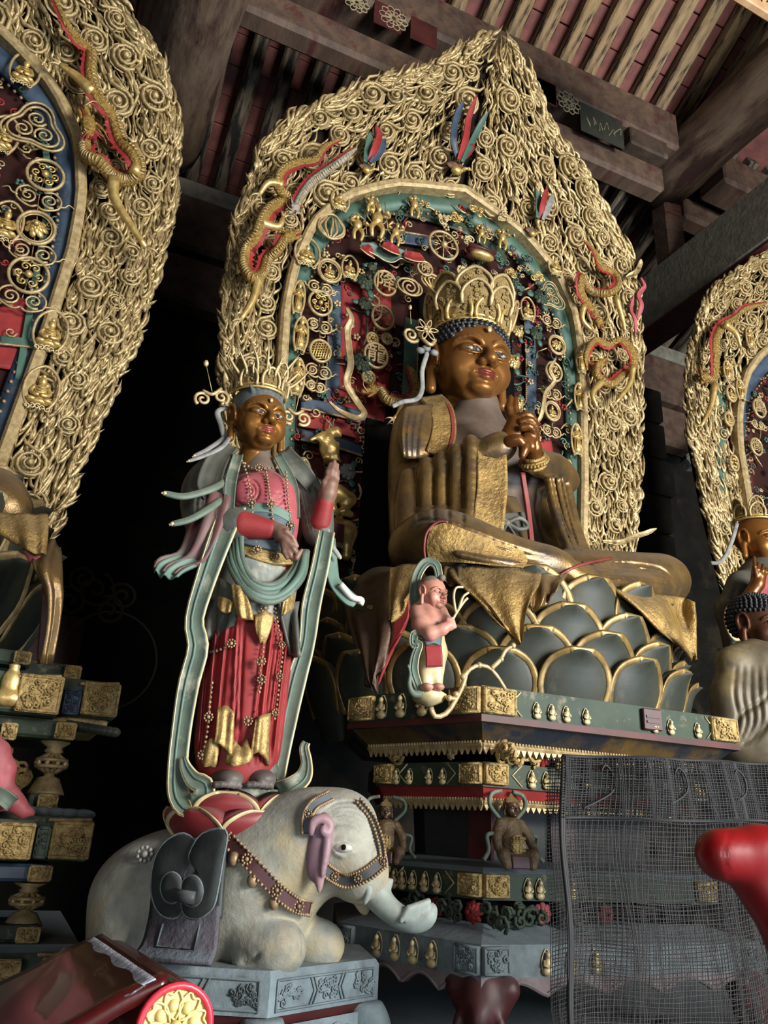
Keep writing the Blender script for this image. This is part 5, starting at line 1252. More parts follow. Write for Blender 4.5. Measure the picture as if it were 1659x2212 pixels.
# ------------------------------------------------------------------ standing bodhisattva on a red lotus, on the elephant's back
OS = PY(508, 1700, 2.95)
LO = PY(505, 1772, 2.95)
LP = empty('red_lotus_pedestal', tuple(LO), 0, 'red lotus pedestal with gilt petal edges on the elephant back', 'lotus')
hpx = PY(505, 1702, 2.95)[2]-LO[2]
MB().lathe([(.10, -.06), (.13, .0), (.15, hpx*.6), (.155, hpx), (.02, hpx+.004)], 28).build('seed_pod', SAGE, LP)
PR = petal_mesh(.25, .17, .03, PETALR, CREAM, 'petal', rimw=.075)
for ring, (rad, z, tl, of, s_) in enumerate(((.12, -.10, .62, .12, 1.0), (.13, -.055, .40, .62, .92))):
    for k in range(6): place_petal(LP, PR, 2*pi*(k+of)/6, rad, z, tl, s_)
ST = empty('standing_bodhisattva', tuple(OS), 0, 'standing bodhisattva in red skirt and sage scarves on the kneeling elephant', 'statue')
def LS(u, v, Y=2.95): return PY(u, v, Y)-OS
def ts(pts, r, k=.03, op='u', n=None): S.tube([LS(*p) for p in pts], r, k, op, n)
HS2 = .112
hc2 = LS(558, 912, 2.93)
h2 = obj('head', head_data('bodhisattva_head', head_color((.52, .36, .17), (.38, .24, .12), (.50, .26, .22)), SKINV), None, ST, tuple(hc2), (radians(4), radians(-3), radians(8)), (HS2*.95, HS2, HS2))
# swept hair under the crown
S = SDF((-1.25, -1.2, .1), (1.25, 1.5, 1.9), .045); S.ell((0, .2, .5), (1.06, 1.15, 1.02), k=.1)
S.ell((0, -1.1, -.05), (.80, .70, .82), k=.1, op='s'); S.ell((0, .1, 1.35), (.5, .55, .5), k=.15)
for k_ in range(-3, 4): S.tube([(k_*.2, -.80+.05*abs(k_), .98-.02*k_*k_), (k_*.23, -.5, 1.2), (k_*.12, .0, 1.5)], .06, k=.08, n=7)
S.box((0, 0, -.4), (3, 3, .55), k=.01, op='s'); obj('hair', S.data('hair'), material('grey_hair', (.34, .36, .35), (.25, .27, .27), 9, rough=.6, dust=.3), h2)
MB().sphere((0, -1.09, .50), (.08, .04, .09), 8, 6).build('forehead_mark', GOLDP, h2)
cr2 = crown(ST, hc2, h2.rotation_euler, HS2, [(.98, 1.12, 5, .62, .78, .1, radians(190), GOLDP), (1.0, 1.55, 6, .55, .7, .25, radians(230), GOLDP)], base_r=.98, base_z=1.08)
mb = MB(); mb.sphere((0, .2, 1.5), (.75, .8, .6), 12, 8); mb.build('crown_core', GILTREL, cr2)
mb = MB(); R = np.random.default_rng(5)
for k in range(16):
    a = radians(-150+20*k); b0 = np.array([.9*sin(a), .15-.9*cos(a), 1.5]); d = np.array([sin(a), -cos(a)*.4, 1.1]); L = R.uniform(.6, 1.25)
    mb.tube(spline([b0, b0+d*L*.5+R.normal(0, .08, 3), b0+d*L], 6), [.07, .07, .06, .05, .03, .008], 5)
mb.build('crown_spikes', GOLDP, cr2)
# cloud-scroll wings of the crown
for us, cw in (((438, 862), (478, 858)), 1), (((655, 905), (622, 900)), -1):
    mb = MB()
    for (u, v), q in zip(us, (1, -1)): scroll_mesh(mb, LS(u, v, 2.93), .034, 1.5, cw*q, 1.0 if q > 0 else 2.1, .0085)
    (u0, v0), (u1, v1) = us
    mb.tube(spline([LS(u0, v0-18, 2.93), LS((u0+u1)/2, min(v0, v1)-6, 2.92), LS(u1, v1-18, 2.93)], 9), .008, 5)
    mb.tube([LS((u0+u1)/2, v0-16, 2.93), LS((u0+u1)/2-12*cw, v0-70, 2.93)], .002, 4); mb.sphere(LS((u0+u1)/2-12*cw-1, v0-77, 2.93), (.012, .012, .016), 6, 5)
    mb.tube(spline([LS(u1, v1+16, 2.93), LS((u1+520)/2 if cw > 0 else 610, v1+6, 2.95), LS(522 if cw > 0 else 600, 880, 2.97)], 9), .008, 5)
    mb.build('crown_wing', GOLDP, ST)
# torso and rose bodice
S = SDF(LS(430, 1130, 2.95)-[.06, .2, .05], LS(690, 985, 2.95)+[.06, .25, .05], .012)
ts([(557, 1075, 2.97), (558, 1030, 2.97), (557, 985, 2.96)], [.10, .075, .055], k=.04); ts([(492, 1052, 3.0), (560, 1040, 2.99), (636, 1052, 3.02)], [.05, .06, .05], k=.05); obj('upper_chest', S.data('upper_chest'), CHEST, ST)
S = SDF(LS(450, 1320, 2.95)-[.06, .2, .03], LS(680, 1010, 2.95)+[.06, .24, .03], .0056)
ts([(548, 1300, 2.97), (558, 1200, 2.96), (564, 1120, 2.95), (562, 1082, 2.96)], [.125, .122, .135, .125], k=.05, n=9)
ts([(500, 1062, 2.98), (562, 1062, 2.96), (630, 1066, 2.99)], [.055, .075, .055], k=.04)
for u in (533, 604): S.ell(LS(u, 1062, 2.86), (.052, .035, .05), k=.04)
V, Fc = S.mesh()
sw_ = []
for u0, sg in ((538, 1), (602, -1)):
    for r in (7, 15, 24): sw_.append([(u0+r*cos(a)*.9, 1060+r*sin(a)) for a in np.linspace(-2.2*sg if sg > 0 else .9, 2.2, 9)])
for k in range(5): sw_.append([(512, 1085+k*9), (545, 1104+k*8), (580, 1098+k*8), (612, 1086+k*8)])
V = chase(V, OS, sw_, 2.8, .012); obj('bodice', mesh_data('bodice', V, Fc), ROSE, ST); TS = Surf(V, OS)
# waist: apron bands and belt
for nm, pts, w, mt in (('belt_band', [(512, 1108), (545, 1098), (590, 1102), (626, 1120)], .018, TEAL), ('belt_band', [(500, 1130), (545, 1120), (595, 1128), (632, 1148)], .03, BLUEGREY),
                       ('gilt_belt', [(515, 1176), (550, 1194), (590, 1206), (626, 1208)], .026, ROBEDS), ('belly_cloth', [(510, 1145), (550, 1155), (595, 1165), (634, 1170)], .05, BLUEGREY)):
    P = spline(TS.path(pts, .004), 20); ribbon_obj(nm, P, w, VIEW, mt, ST, th=.02)
S = SDF(LS(440, 1420, 2.95)-[.1, .25, .02], LS(680, 1190, 2.95)+[.1, .25, .05], .01)
ts([(548, 1215, 2.96), (545, 1300, 2.96), (540, 1400, 2.96)], [.125, .135, .115], k=.05, n=7); V, Fc = S.mesh()
V = chase(V, OS, [[(520+18*k, 1215), (518+20*k, 1290)] for k in range(7)], 2.5, .004); obj('white_apron', mesh_data('white_apron', V, Fc), material('patterned_apron', (.52, .52, .48), (.40, .42, .40), 20, rough=.65, c3=(.62, .60, .52), s3=14, t3=.55), ST); AS = Surf(V, OS)
# red skirt with vertical folds
S = SDF(LS(430, 1700, 2.95)-[.05, .2, .0], LS(650, 1300, 2.95)+[.05, .2, .05], .006)
ts([(540, 1325, 2.97), (535, 1420, 2.96), (525, 1540, 2.95), (513, 1640, 2.95), (512, 1672, 2.95)], [.135, .142, .13, .115, .11], k=.05, n=12)
ts([(500, 1400, 2.93), (475, 1560, 2.92), (465, 1640, 2.92)], [.075, .065, .05], k=.05, n=7)
ts([(580, 1400, 2.93), (565, 1560, 2.92), (556, 1650, 2.92)], [.075, .06, .05], k=.05, n=7); V, Fc = S.mesh()
fl = [[(u0, 1345), ((u0+u1)/2, 1480), (u1, 1650)] for u0, u1 in ((452, 425), (468, 442), (490, 462), (512, 500), (520, 508), (575, 540), (590, 556), (612, 575), (626, 590))]
V = chase(V, OS, fl, 2.6, -.016); V = chase(V, OS, [[(a[0][0]+7, 1350), (a[1][0]+7, 1480), (a[2][0]+6, 1650)] for a in fl], 3.0, .014)
obj('red_skirt', mesh_data('red_skirt', V, Fc), RED, ST); SK = Surf(V, OS)
# gilt hems that curl over the ankles and the grey trousers, feet
def spot(srf, name, rows, mat, th=.012, lift=.01, wave=0, waves=2, seed=0):
    return sheet(name, [[tuple(srf.at(u, v, lift+l)) for u, v, l in row] for row in rows], mat, ST, np.zeros(3), th=th, nu=12, nv=10, wave=wave, waves=waves, seed=seed)
spot(SK, 'gilt_hem', [[(470, 1530, 0), (490, 1525, .01), (507, 1540, 0)], [(466, 1580, .01), (485, 1585, .02), (505, 1575, .01)], [(462, 1605, .02), (480, 1612, .03), (503, 1640, .01)]], ROBEDS, wave=.006)
spot(SK, 'gilt_hem', [[(508, 1600, 0), (520, 1615, .005), (535, 1595, 0)], [(490, 1632, .02), (515, 1638, .03), (545, 1625, .02)], [(486, 1648, .02), (515, 1655, .03), (545, 1640, .02)]], ROBEDS, wave=.006)
spot(SK, 'gilt_hem', [[(552, 1555, 0), (565, 1545, .005), (583, 1540, 0)], [(545, 1600, .02), (562, 1590, .02), (580, 1585, .0)], [(540, 1635, .02), (560, 1625, .02), (580, 1655, .0)]], ROBEDS, wave=.006)
spot(SK, 'gilt_hem', [[(448, 1600, 0), (460, 1595, .01), (474, 1610, 0)], [(436, 1640, .01), (452, 1645, .02), (470, 1640, .01)], [(438, 1652, .01), (450, 1656, .02), (468, 1650, .0)]], ROBEDS, wave=.006)
S = SDF(LS(420, 1712, 2.85)-[.05, .25, .01], LS(620, 1600, 2.85)+[.1, .22, .05], .0075)
for u0, v0 in ((490, 1684), (560, 1684)):
    S.ell(LS(u0, v0, 2.87), (.056, .10, .036), k=.02); S.ell(LS(u0, v0-12, 2.92), (.042, .06, .05), k=.03)
    for j in range(5): S.ell(LS(u0-25+12.5*j, v0+10+1.5*abs(j-1), 2.775+.008*abs(j-1)), (.0125, .02, .013), k=.006)
obj('feet', S.data('feet'), material('grey_clay_feet', (.36, .33, .31), (.29, .26, .25), 12, rough=.6), ST)
S = SDF(LS(420, 1690, 2.9)-[.05, .2, .01], LS(620, 1600, 2.9)+[.1, .2, .05], .009); ts([(490, 1620, 2.93), (484, 1668, 2.91)], [.055, .066], k=.03); ts([(552, 1620, 2.93), (566, 1668, 2.91)], [.055, .062], k=.03); V, Fc = S.mesh(); V = chase(V, OS, [[(470+12*k, 1625), (462+14*k, 1672)] for k in range(9)], 3, .008); obj('trousers', mesh_data('trousers', V, Fc), GREYCLOTH, ST)
# overskirt panels with gilt, upturned hems over the hips
spot(AS, 'overskirt', [[(440, 1240, .03), (480, 1250, .03), (515, 1280, .03)], [(435, 1320, .03), (475, 1330, .03), (510, 1330, .04)], [(430, 1375, .02), (470, 1385, .03), (500, 1350, .03)]], GREYCLOTH, wave=.012, waves=3)
spot(AS, 'overskirt', [[(600, 1290, .02), (625, 1300, .03), (645, 1300, .03)], [(610, 1340, .02), (628, 1350, .03), (642, 1360, .03)], [(630, 1410, .02), (636, 1420, .03), (644, 1420, .03)]], GREYCLOTH, wave=.008, waves=2)
spot(AS, 'gilt_panel', [[(500, 1262, .05), (520, 1268, .05), (535, 1290, .05)], [(505, 1300, .06), (525, 1310, .06), (545, 1320, .05)], [(512, 1330, .06), (530, 1338, .06), (548, 1340, .05)]], ROBEDS, wave=.008)
spot(AS, 'gilt_panel', [[(472, 1288, .05), (488, 1292, .05), (505, 1300, .05)], [(470, 1312, .06), (486, 1325, .06), (500, 1322, .05)]], ROBEDS, wave=.006)
spot(AS, 'gilt_panel', [[(550, 1330, .03), (572, 1320, .04), (590, 1330, .03)], [(552, 1360, .04), (568, 1370, .05), (585, 1355, .04)], [(562, 1385, .04), (566, 1391, .04), (572, 1384, .04)]], ROBEDS, wave=.004)
spot(AS, 'gilt_panel', [[(612, 1285, .03), (625, 1280, .04), (638, 1275, .03)], [(608, 1330, .04), (618, 1325, .05), (634, 1310, .04)]], ROBEDS, wave=.004)
# swag of the scarf looping below the belt
for k in range(5):
    o_ = 9*k
    P = spline([TS.at(492+o_*.8, 1150, .04+.004*k), AS.at(500+o_*.7, 1225-o_*.3, .05), AS.at(545+o_*.2, 1288-o_*.9, .06), AS.at(600-o_*.1, 1296-o_, .06), AS.at(650-o_*.5, 1250-o_*.6, .05), LS(662-o_*.3, 1190, 2.86)], 26)
    MB().tube(P, .0155-.001*k, 7, flat=.7, up=VIEW).build('scarf_swag', SAGE if k % 2 == 0 else TEAL, ST)
# long scarves down both sides with gilt edging
def scarf(name, pts, w, mat, nrm=VIEW, fold=.25, n=44, edge=CREAM, er=.0055, off=OS, parent=ST, inner=TEAL):
    P = spline([PY(*p)-off for p in pts], n); W = np.interp(np.linspace(0, 1, n), np.linspace(0, 1, len(w)), w) if hasattr(w, '__len__') else np.full(n, w)
    o = ribbon_obj(name, P, W, nrm, mat, parent, th=.012, fold=fold)
    T, N_, B_ = frames(P, up=nrm)
    for sg in (-1, 1):
        E = P+B_*(sg*W)[:, None]+N_*(fold*W*(1+.35*sin(sg*6+.3)))[:, None]; tube_obj('scarf_edge', E, er, edge, o, n=5)
    E = P+B_*(.3*W)[:, None]+N_*(fold*W*.1+.009)[:, None]; tube_obj('scarf_stripe', E, W*.16, inner, o, n=5, flat=.4, up=nrm)
    return o
scarf('long_scarf', [(505, 1095, 2.82), (478, 1160, 2.80), (446, 1250, 2.82), (420, 1340, 2.85), (428, 1400, 2.84), (408, 1480, 2.86), (392, 1580, 2.88), (384, 1660, 2.88), (386, 1715, 2.86), (408, 1742, 2.83), (438, 1728, 2.81), (440, 1698, 2.81), (418, 1685, 2.83), (402, 1660, 2.85), (396, 1636, 2.86)], [.045, .042, .035, .03, .034, .034, .03, .03, .032, .036, .034, .03, .024, .016, .008], SAGE)
scarf('long_scarf', [(705, 1150, 2.84), (690, 1230, 2.84), (672, 1310, 2.86), (662, 1390, 2.88), (640, 1470, 2.88), (620, 1560, 2.9), (606, 1640, 2.9), (602, 1690, 2.88)], [.03, .032, .034, .028, .034, .032, .026, .018], SAGE)
scarf('upturned_scarf_end', [(604, 1712, 2.86), (630, 1700, 2.82), (655, 1680, 2.82), (662, 1650, 2.84), (657, 1618, 2.86), (662, 1604, 2.86)], [.034, .03, .026, .016, .014, .010], SAGE, fold=.3)
# sleeves and flying ends
S = sdf_for([LS(400, 1190, 2.95), LS(620, 1190, 2.75), LS(420, 960, 3.05), LS(620, 960, 2.8)], .06, .009)
ts([(478, 1015, 2.98), (446, 1060, 2.97), (452, 1120, 2.92), (478, 1140, 2.88)], [.07, .085, .085, .06], k=.04, n=10)
ts([(470, 1135, 2.88), (505, 1135, 2.84), (528, 1136, 2.82)], [.065, .058, .05], k=.03, n=7); V, Fc = S.mesh()
V = chase(V, OS, [[(440+9*k, 1030), (425+11*k, 1090), (432+12*k, 1150)] for k in range(5)], 3, .010); obj('sleeve', mesh_data('sleeve', V, Fc), GREYCLOTH, ST)
S = sdf_for([LS(510, 1170, 2.85), LS(600, 1110, 2.72)], .09, .007); ts([(524, 1134, 2.81), (582, 1143, 2.775)], [.056, .038], k=.02); obj('red_cuff', S.data('red_cuff'), RED, ST)
S = sdf_for([LS(650, 1180, 3.0), LS(720, 1010, 2.85), LS(640, 1010, 3.02)], .08, .009)
ts([(640, 1035, 3.0), (672, 1090, 2.99), (688, 1150, 2.95)], [.068, .066, .058], k=.03, n=7); ts([(688, 1150, 2.95), (698, 1105, 2.90)], [.055, .045], k=.03); V, Fc = S.mesh()
V = chase(V, OS, [[(640+9*k, 1045), (652+9*k, 1100), (665+8*k, 1150)] for k in range(4)], 3, .010); obj('sleeve', mesh_data('sleeve', V, Fc), GREYCLOTH, ST)
S = sdf_for([LS(680, 1140, 2.95), LS(725, 1080, 2.82)], .06, .007); ts([(692, 1130, 2.915), (702, 1088, 2.875)], [.046, .036], k=.02); obj('red_cuff', S.data('red_cuff'), RED, ST)
# hands: one lowered with drooping fingers, one raised
S = sdf_for([LS(570, 1130, 2.80), LS(660, 1215, 2.70)], .06, .005)
ts([(566, 1142, 2.785), (592, 1142, 2.765), (608, 1152, 2.755)], [.026, .026, .03], k=.012)
ts([(606, 1152, 2.755), (618, 1163, 2.745)], [.032, .028], k=.012)
for pts, r in (([(618, 1158, 2.735), (634, 1168, 2.725), (642, 1180, 2.725)], [.0125, .0115, .008]), ([(618, 1165, 2.735), (634, 1186, 2.725), (645, 1200, 2.725)], [.0125, .0115, .008]),
               ([(614, 1170, 2.74), (624, 1192, 2.735), (632, 1208, 2.735)], [.0125, .0115, .008]), ([(610, 1172, 2.745), (614, 1192, 2.74), (620, 1206, 2.74)], [.0115, .0105, .007]), ([(604, 1150, 2.735), (618, 1148, 2.72), (632, 1160, 2.715)], [.0125, .011, .008])): ts(pts, r, k=.006)
ts([(640, 1205, 2.725), (652, 1188, 2.72)], [.011, .007], k=.006)
obj('lowered_hand', S.data('lowered_hand'), SKINM, ST)
S = sdf_for([LS(690, 1100, 2.90), LS(740, 990, 2.82)], .06, .005)
ts([(702, 1092, 2.875), (708, 1066, 2.86), (712, 1048, 2.855)], [.03, .036, .036], k=.015)
for pts, r in (([(704, 1048, 2.855), (708, 1020, 2.85), (714, 1002, 2.85)], [.0135, .012, .008]), ([(711, 1044, 2.85), (717, 1016, 2.845), (723, 996, 2.845)], [.0135, .012, .008]), ([(718, 1046, 2.85), (724, 1022, 2.845), (729, 1004, 2.845)], [.013, .0115, .008]),
               ([(723, 1052, 2.855), (728, 1034, 2.85), (731, 1018, 2.85)], [.012, .0105, .007]), ([(699, 1062, 2.85), (700, 1042, 2.84), (706, 1030, 2.835)], [.013, .012, .008])): ts(pts, r, k=.006)
obj('raised_hand', S.data('raised_hand'), SKINM, ST)
# cape over the shoulders and streaming ends
for pts, w, mt in (([(500, 965, 2.93), (470, 1000, 2.90), (455, 1050, 2.86), (470, 1090, 2.84)], [.03, .045, .05, .03], GREYCLOTH), ([(612, 975, 2.95), (650, 1020, 2.92), (680, 1060, 2.93), (690, 1085, 2.93)], [.03, .04, .03, .012], GREYCLOTH),
                   ([(515, 985, 2.88), (500, 1040, 2.82), (495, 1100, 2.80)], [.02, .022, .02], SAGE), ([(600, 985, 2.90), (632, 1050, 2.87), (640, 1120, 2.86)], [.018, .02, .016], SAGE)):
    n = 24; P = spline([LS(*p) for p in pts], n); ribbon_obj('cape_fold', P, np.interp(np.linspace(0, 1, n), np.linspace(0, 1, len(w)), w), VIEW, mt, ST, th=.014, fold=.3)
def streamer(name, pts, r, mat, tip=CREAM, parent=ST, off=OS, n=26):
    P = spline([PY(*p)-off for p in pts], n); o = tube_obj(name, P, np.interp(np.linspace(0, 1, n), [0, .3, .9, 1], [r*.8, r, r*.8, r*.7]), mat, parent, n=8, flat=.55, up=VIEW)
    mb = MB(); mb.sphere(P[-1], (r*.55,)*3, 8, 6); mb.sphere(P[-1]+(P[-1]-P[-2])*1.1, (r*.28,)*3, 6, 5); mb.build('streamer_tip', tip, o); return o
streamer('flying_ribbon', [(500, 1030, 2.85), (460, 1055, 2.80), (400, 1072, 2.78), (356, 1066, 2.78)], .017, SAGE)
streamer('flying_ribbon', [(490, 1070, 2.83), (450, 1100, 2.79), (410, 1122, 2.78), (372, 1132, 2.78)], .017, SAGE)
streamer('flying_ribbon', [(510, 900, 2.95), (490, 940, 2.95), (450, 970, 2.93), (420, 985, 2.92)], .013, SILVER)
streamer('flying_ribbon', [(505, 930, 2.93), (480, 965, 2.91), (440, 985, 2.90), (408, 996, 2.90)], .011, SILVER)
streamer('flying_ribbon', [(492, 880, 2.95), (470, 890, 2.95), (478, 920, 2.95), (486, 960, 2.95), (482, 1000, 2.93)], .013, SILVER)
streamer('flying_ribbon', [(705, 1130, 2.90), (712, 1170, 2.88), (728, 1195, 2.87), (735, 1205, 2.87)], .012, SILVER)
sheet('sleeve_wing', [[tuple(PY(*p)) for p in r_] for r_ in ([(500, 1075, 2.80), (460, 1060, 2.84), (428, 1055, 2.92)], [(478, 1150, 2.80), (440, 1135, 2.82), (410, 1130, 2.90)], [(445, 1215, 2.82), (410, 1200, 2.85), (385, 1195, 2.89)], [(400, 1230, 2.84), (365, 1222, 2.86), (338, 1208, 2.88)], [(380, 1245, 2.84), (350, 1240, 2.85), (330, 1228, 2.87)])], material('rose_green_sleeve', (.44, .20, .22), (.32, .26, .24), 4, rough=.6, dust=.35), ST, OS, wave=.018, waves=2.5, th=.014)
sheet('sleeve_wing_lining', [[tuple(PY(*p)) for p in r_] for r_ in ([(445, 1216, 2.825), (410, 1204, 2.85), (388, 1200, 2.88)], [(402, 1236, 2.825), (368, 1228, 2.845), (342, 1216, 2.865)], [(384, 1250, 2.825), (352, 1246, 2.835), (332, 1234, 2.855)])], TEAL, ST, OS, wave=.014, waves=2.5, th=.012)
sheet('sleeve_wing', [[tuple(PY(*p)) for p in r_] for r_ in ([(700, 1160, 2.90), (722, 1165, 2.94), (716, 1180, 2.96)], [(705, 1230, 2.88), (728, 1230, 2.93), (722, 1245, 2.95)], [(718, 1270, 2.87), (735, 1260, 2.90), (740, 1268, 2.93)], [(745, 1300, 2.86), (760, 1285, 2.89), (765, 1292, 2.91)], [(765, 1308, 2.86), (780, 1296, 2.88), (784, 1302, 2.9)])], TEAL, ST, OS, wave=.010, waves=2, th=.012)
tube_obj('wing_curl', spline([LS(735, 1262, 2.86), LS(760, 1290, 2.86), LS(780, 1296, 2.86), LS(778, 1306, 2.86)], 14), .014, WHITE, ST, n=7)
# strings of beads and jewels
def beads(pts, srf, mat=BEAD, r=.0062, big=(), bigr=.018, step=.017, lift=.016):
    P = spline(np.array([srf.at(u, v, lift) for u, v in pts]), 60); L = np.concatenate([[0], np.cumsum(np.linalg.norm(np.diff(P, axis=0), axis=1))]); mb = MB()
    Q = [np.array([np.interp(s_, L, P[:, j]) for j in range(3)]) for s_ in np.arange(0, L[-1], step)]
    for q in Q: mb.sphere(q, r, 6, 4)
    for t in big: rosette(mb, P[int(t*59)]+VIEW*.012, bigr, VIEW)
    return mb.build('bead_string', mat, ST)
beads([(525, 1000), (536, 1035), (543, 1080), (548, 1140), (556, 1190)], TS, big=(.55, 1.0)); beads([(575, 1020), (584, 1080), (592, 1150), (594, 1205)], TS, big=(.4, 1.0))
beads([(522, 995), (545, 1012), (575, 1012), (600, 1010)], TS, big=(.5,)); beads([(618, 1020), (622, 1080), (628, 1130), (626, 1160)], TS, big=(.75,))
beads([(572, 1315), (570, 1360), (568, 1410), (562, 1445), (565, 1470), (560, 1495)], SK, big=(.0, .52, .8)); beads([(595, 1315), (602, 1360), (610, 1405), (604, 1460), (598, 1520), (592, 1560)], SK, big=(.36, .62, .9), bigr=.014)
beads([(438, 1412), (470, 1405), (500, 1392)], SK, big=(1.0, .02)); beads([(458, 1475), (453, 1520), (450, 1560), (444, 1600), (436, 1640)], SK, big=(.45, .95)); beads([(532, 1556), (540, 1562)], SK, big=(.5,))
# ------------------------------------------------------------------ carvings hung in front of the mandorlas
def MS(u, v, h=0.08):
    """where the line of sight meets the mandorla surface, h in front of it"""
    d = ray(u, v); Y = YM
    for _ in range(40): z = CAM[2]+d[2]*Y/d[1]; Y = .5*Y+.5*(float(yM(z))-h)
    return CAM+d*(Y/d[1])
PPM = 300.0   # photograph pixels per metre at the mandorla
def face_up(o, p): o.rotation_euler = (-tiltM(p[2]), 0, 0)
def ring_pts(rx, rz, n=30, y=0.0): a = np.linspace(0, 2*pi, n, endpoint=False); return np.column_stack([rx*np.cos(a), np.full(n, y), rz*np.sin(a)])
def hoop_pts(rx, rz, n=26):
    return spline([(-rx*.55, 0, -rz), (-rx, 0, -rz*.3), (-rx*.85, 0, rz*.55), (0, 0, rz), (rx*.85, 0, rz*.55), (rx, 0, -rz*.3), (rx*.55, 0, -rz)], n)
def seated_mesh(mat):
    mb = MB()
    mb.sphere((0, 0, .10), (.30, .17, .10), 10, 6); mb.sphere((-.2, -.06, .13), (.15, .13, .08), 8, 6); mb.sphere((.2, -.06, .13), (.15, .13, .08), 8, 6)
    mb.sphere((0, .02, .40), (.185, .13, .26), 10, 8); mb.sphere((0, .0, .745), (.105, .11, .135), 10, 8); mb.sphere((0, .0, .90), (.06, .06, .07), 8, 6)
    for s_ in (-1, 1): mb.tube(spline([(s_*.16, .0, .58), (s_*.25, -.03, .38), (s_*.14, -.14, .26), (s_*.02, -.17, .26)], 9), .058, 6)
    for k in range(4): mb.tube(spline([(-.15, -.08, .55-.09*k), (0, -.14, .48-.09*k), (.15, -.08, .55-.09*k)], 7), .012, 4)
    d = mb.data('seated_figure'); d.materials.append(mat); return d
def standing_mesh(mat):
    mb = MB(); mb.lathe([(.13, 0), (.15, .1), (.12, .35), (.15, .6), (.13, .72), (.05, .78)], 10); mb.sphere((0, -.02, .86), (.085, .09, .11), 8, 6); mb.sphere((0, 0, .99), (.06, .06, .07), 6, 5)
    for s_ in (-1, 1): mb.tube(spline([(s_*.12, 0, .70), (s_*.19, -.04, .5), (s_*.03, -.16, .55)], 8), .045, 5)
    for k in range(4): mb.tube([(-.09+.06*k, -.13, .08), (-.06+.04*k, -.12, .45)], .014, 4)
    d = mb.data('standing_figure'); d.materials.append(mat); return d
SEAT = seated_mesh(GOLDB); STAND = standing_mesh(GOLDB)
cl = MB()
for k in range(5): scroll_mesh(cl, (-.28+.14*k, -.03, -.02*abs(k-2)), .09, 1.2, 1 if k % 2 else -1, k, .026, n=12)
CLOUD = cl.data('cloud_base'); CLOUD.materials.append(CREAM)
def hoop_figure(u, v, ru, rv, label, fig='seat', h=.12, group='small gilt figures in hoops on the mandorlas'):
    p = MS(u, v, h); rx, rz = ru/PPM, rv/PPM*1.06
    e = empty('hooped_figure', tuple(p-[0, 0, rz]), 0, label, 'figurine', group)
    V, Fc = sweep(hoop_pts(rx, rz)+[0, 0, rz], .0095, 6); obj('hoop', mesh_data('hoop', V, Fc), GOLDP, e)
    s_ = rz*(1.45 if fig == 'seat' else 1.7); o = obj('figure', SEAT if fig == 'seat' else STAND, None, e, (0, 0, rz*.22), None, (min(s_, rx*2.3) if fig == 'seat' else min(s_, rx*4.5), s_*.9, s_))
    o = obj('cloud_base', CLOUD, None, e, (0, -.01, rz*.12), None, (rx*2.2,)*3); return e
def glyph(parent, ch, size, mat, loc):
    c = bpy.data.curves.new('character', 'FONT'); c.body = ch; c.size = size; c.extrude = .008; c.bevel_depth = .0008; c.align_x = 'CENTER'; c.align_y = 'CENTER'; c.offset = .0
    t = bpy.data.objects.new('character', c); COL.objects.link(t)
    dg = bpy.context.evaluated_depsgraph_get(); me = bpy.data.meshes.new_from_object(t.evaluated_get(dg)); bpy.data.objects.remove(t)
    me.materials.clear(); me.materials.append(mat); return obj('character', me, None, parent, loc, (radians(90), 0, 0))
def disc(e, off, u, v, ru, rv, fill, seed=0, h=.12, ch=None):
    """one openwork disc of a chain, relative to the chain's origin"""
    p = MS(u, v, h)-off; rx, rz = ru/PPM, rv/PPM*1.05; R = np.random.default_rng(seed)
    mb = MB(); mb.tube(ring_pts(rx, rz), .0115, 6, closed=True, up=(0, -1, 0), flat=1.2)
    o = mb.build('medallion_ring', GOLDP, e, loc=tuple(p))
    if fill == 'char': glyph(o, ch, rz*1.55, GOLDP, (0, -.006, 0))
    elif fill == 'flower': blossom('medallion_flower', (0, 0, 0), rx*.75, GOLDB, o, 3, 7); mb = MB(); mb.tube(ring_pts(rx*.84, rz*.84), .005, 5, closed=True); mb.build('inner_ring', GOLDP, o)
    elif fill == 'figure': obj('medallion_figure', SEAT, None, o, (0, .0, -rz*.7), None, rz*1.35); mb = MB(); mb.tube(ring_pts(rx*.82, rz*.82, 20), .005, 5, closed=True); mb.build('inner_ring', GOLDP, o)
    elif fill == 'scroll':
        mb = MB()
        for k in range(6): a = k*pi/3; scroll_mesh(mb, (rx*.5*cos(a), -.005, rz*.5*sin(a)), rx*.26, 1.3, 1 if k % 2 else -1, a, .007, n=12)
        mb.sphere((0, -.01, 0), (rx*.22,)*3, 8, 6); mb.build('medallion_scrolls', GOLDB, o)
    elif fill == 'lattice':
        mb = MB()
        for k in range(-3, 4):
            w = rx*.9*sqrt(max(.05, 1-(k/4.2)**2)); mb.tube([(-w, 0, k*rz*.24-.02), (w, 0, k*rz*.24+.02)], .006, 4); mb.tube([(k*rx*.24, -.006, -rz*.7), (k*rx*.24+.02, -.006, rz*.7)], .006, 4)
        mb.build('medallion_lattice', GOLDB, o)
    return o
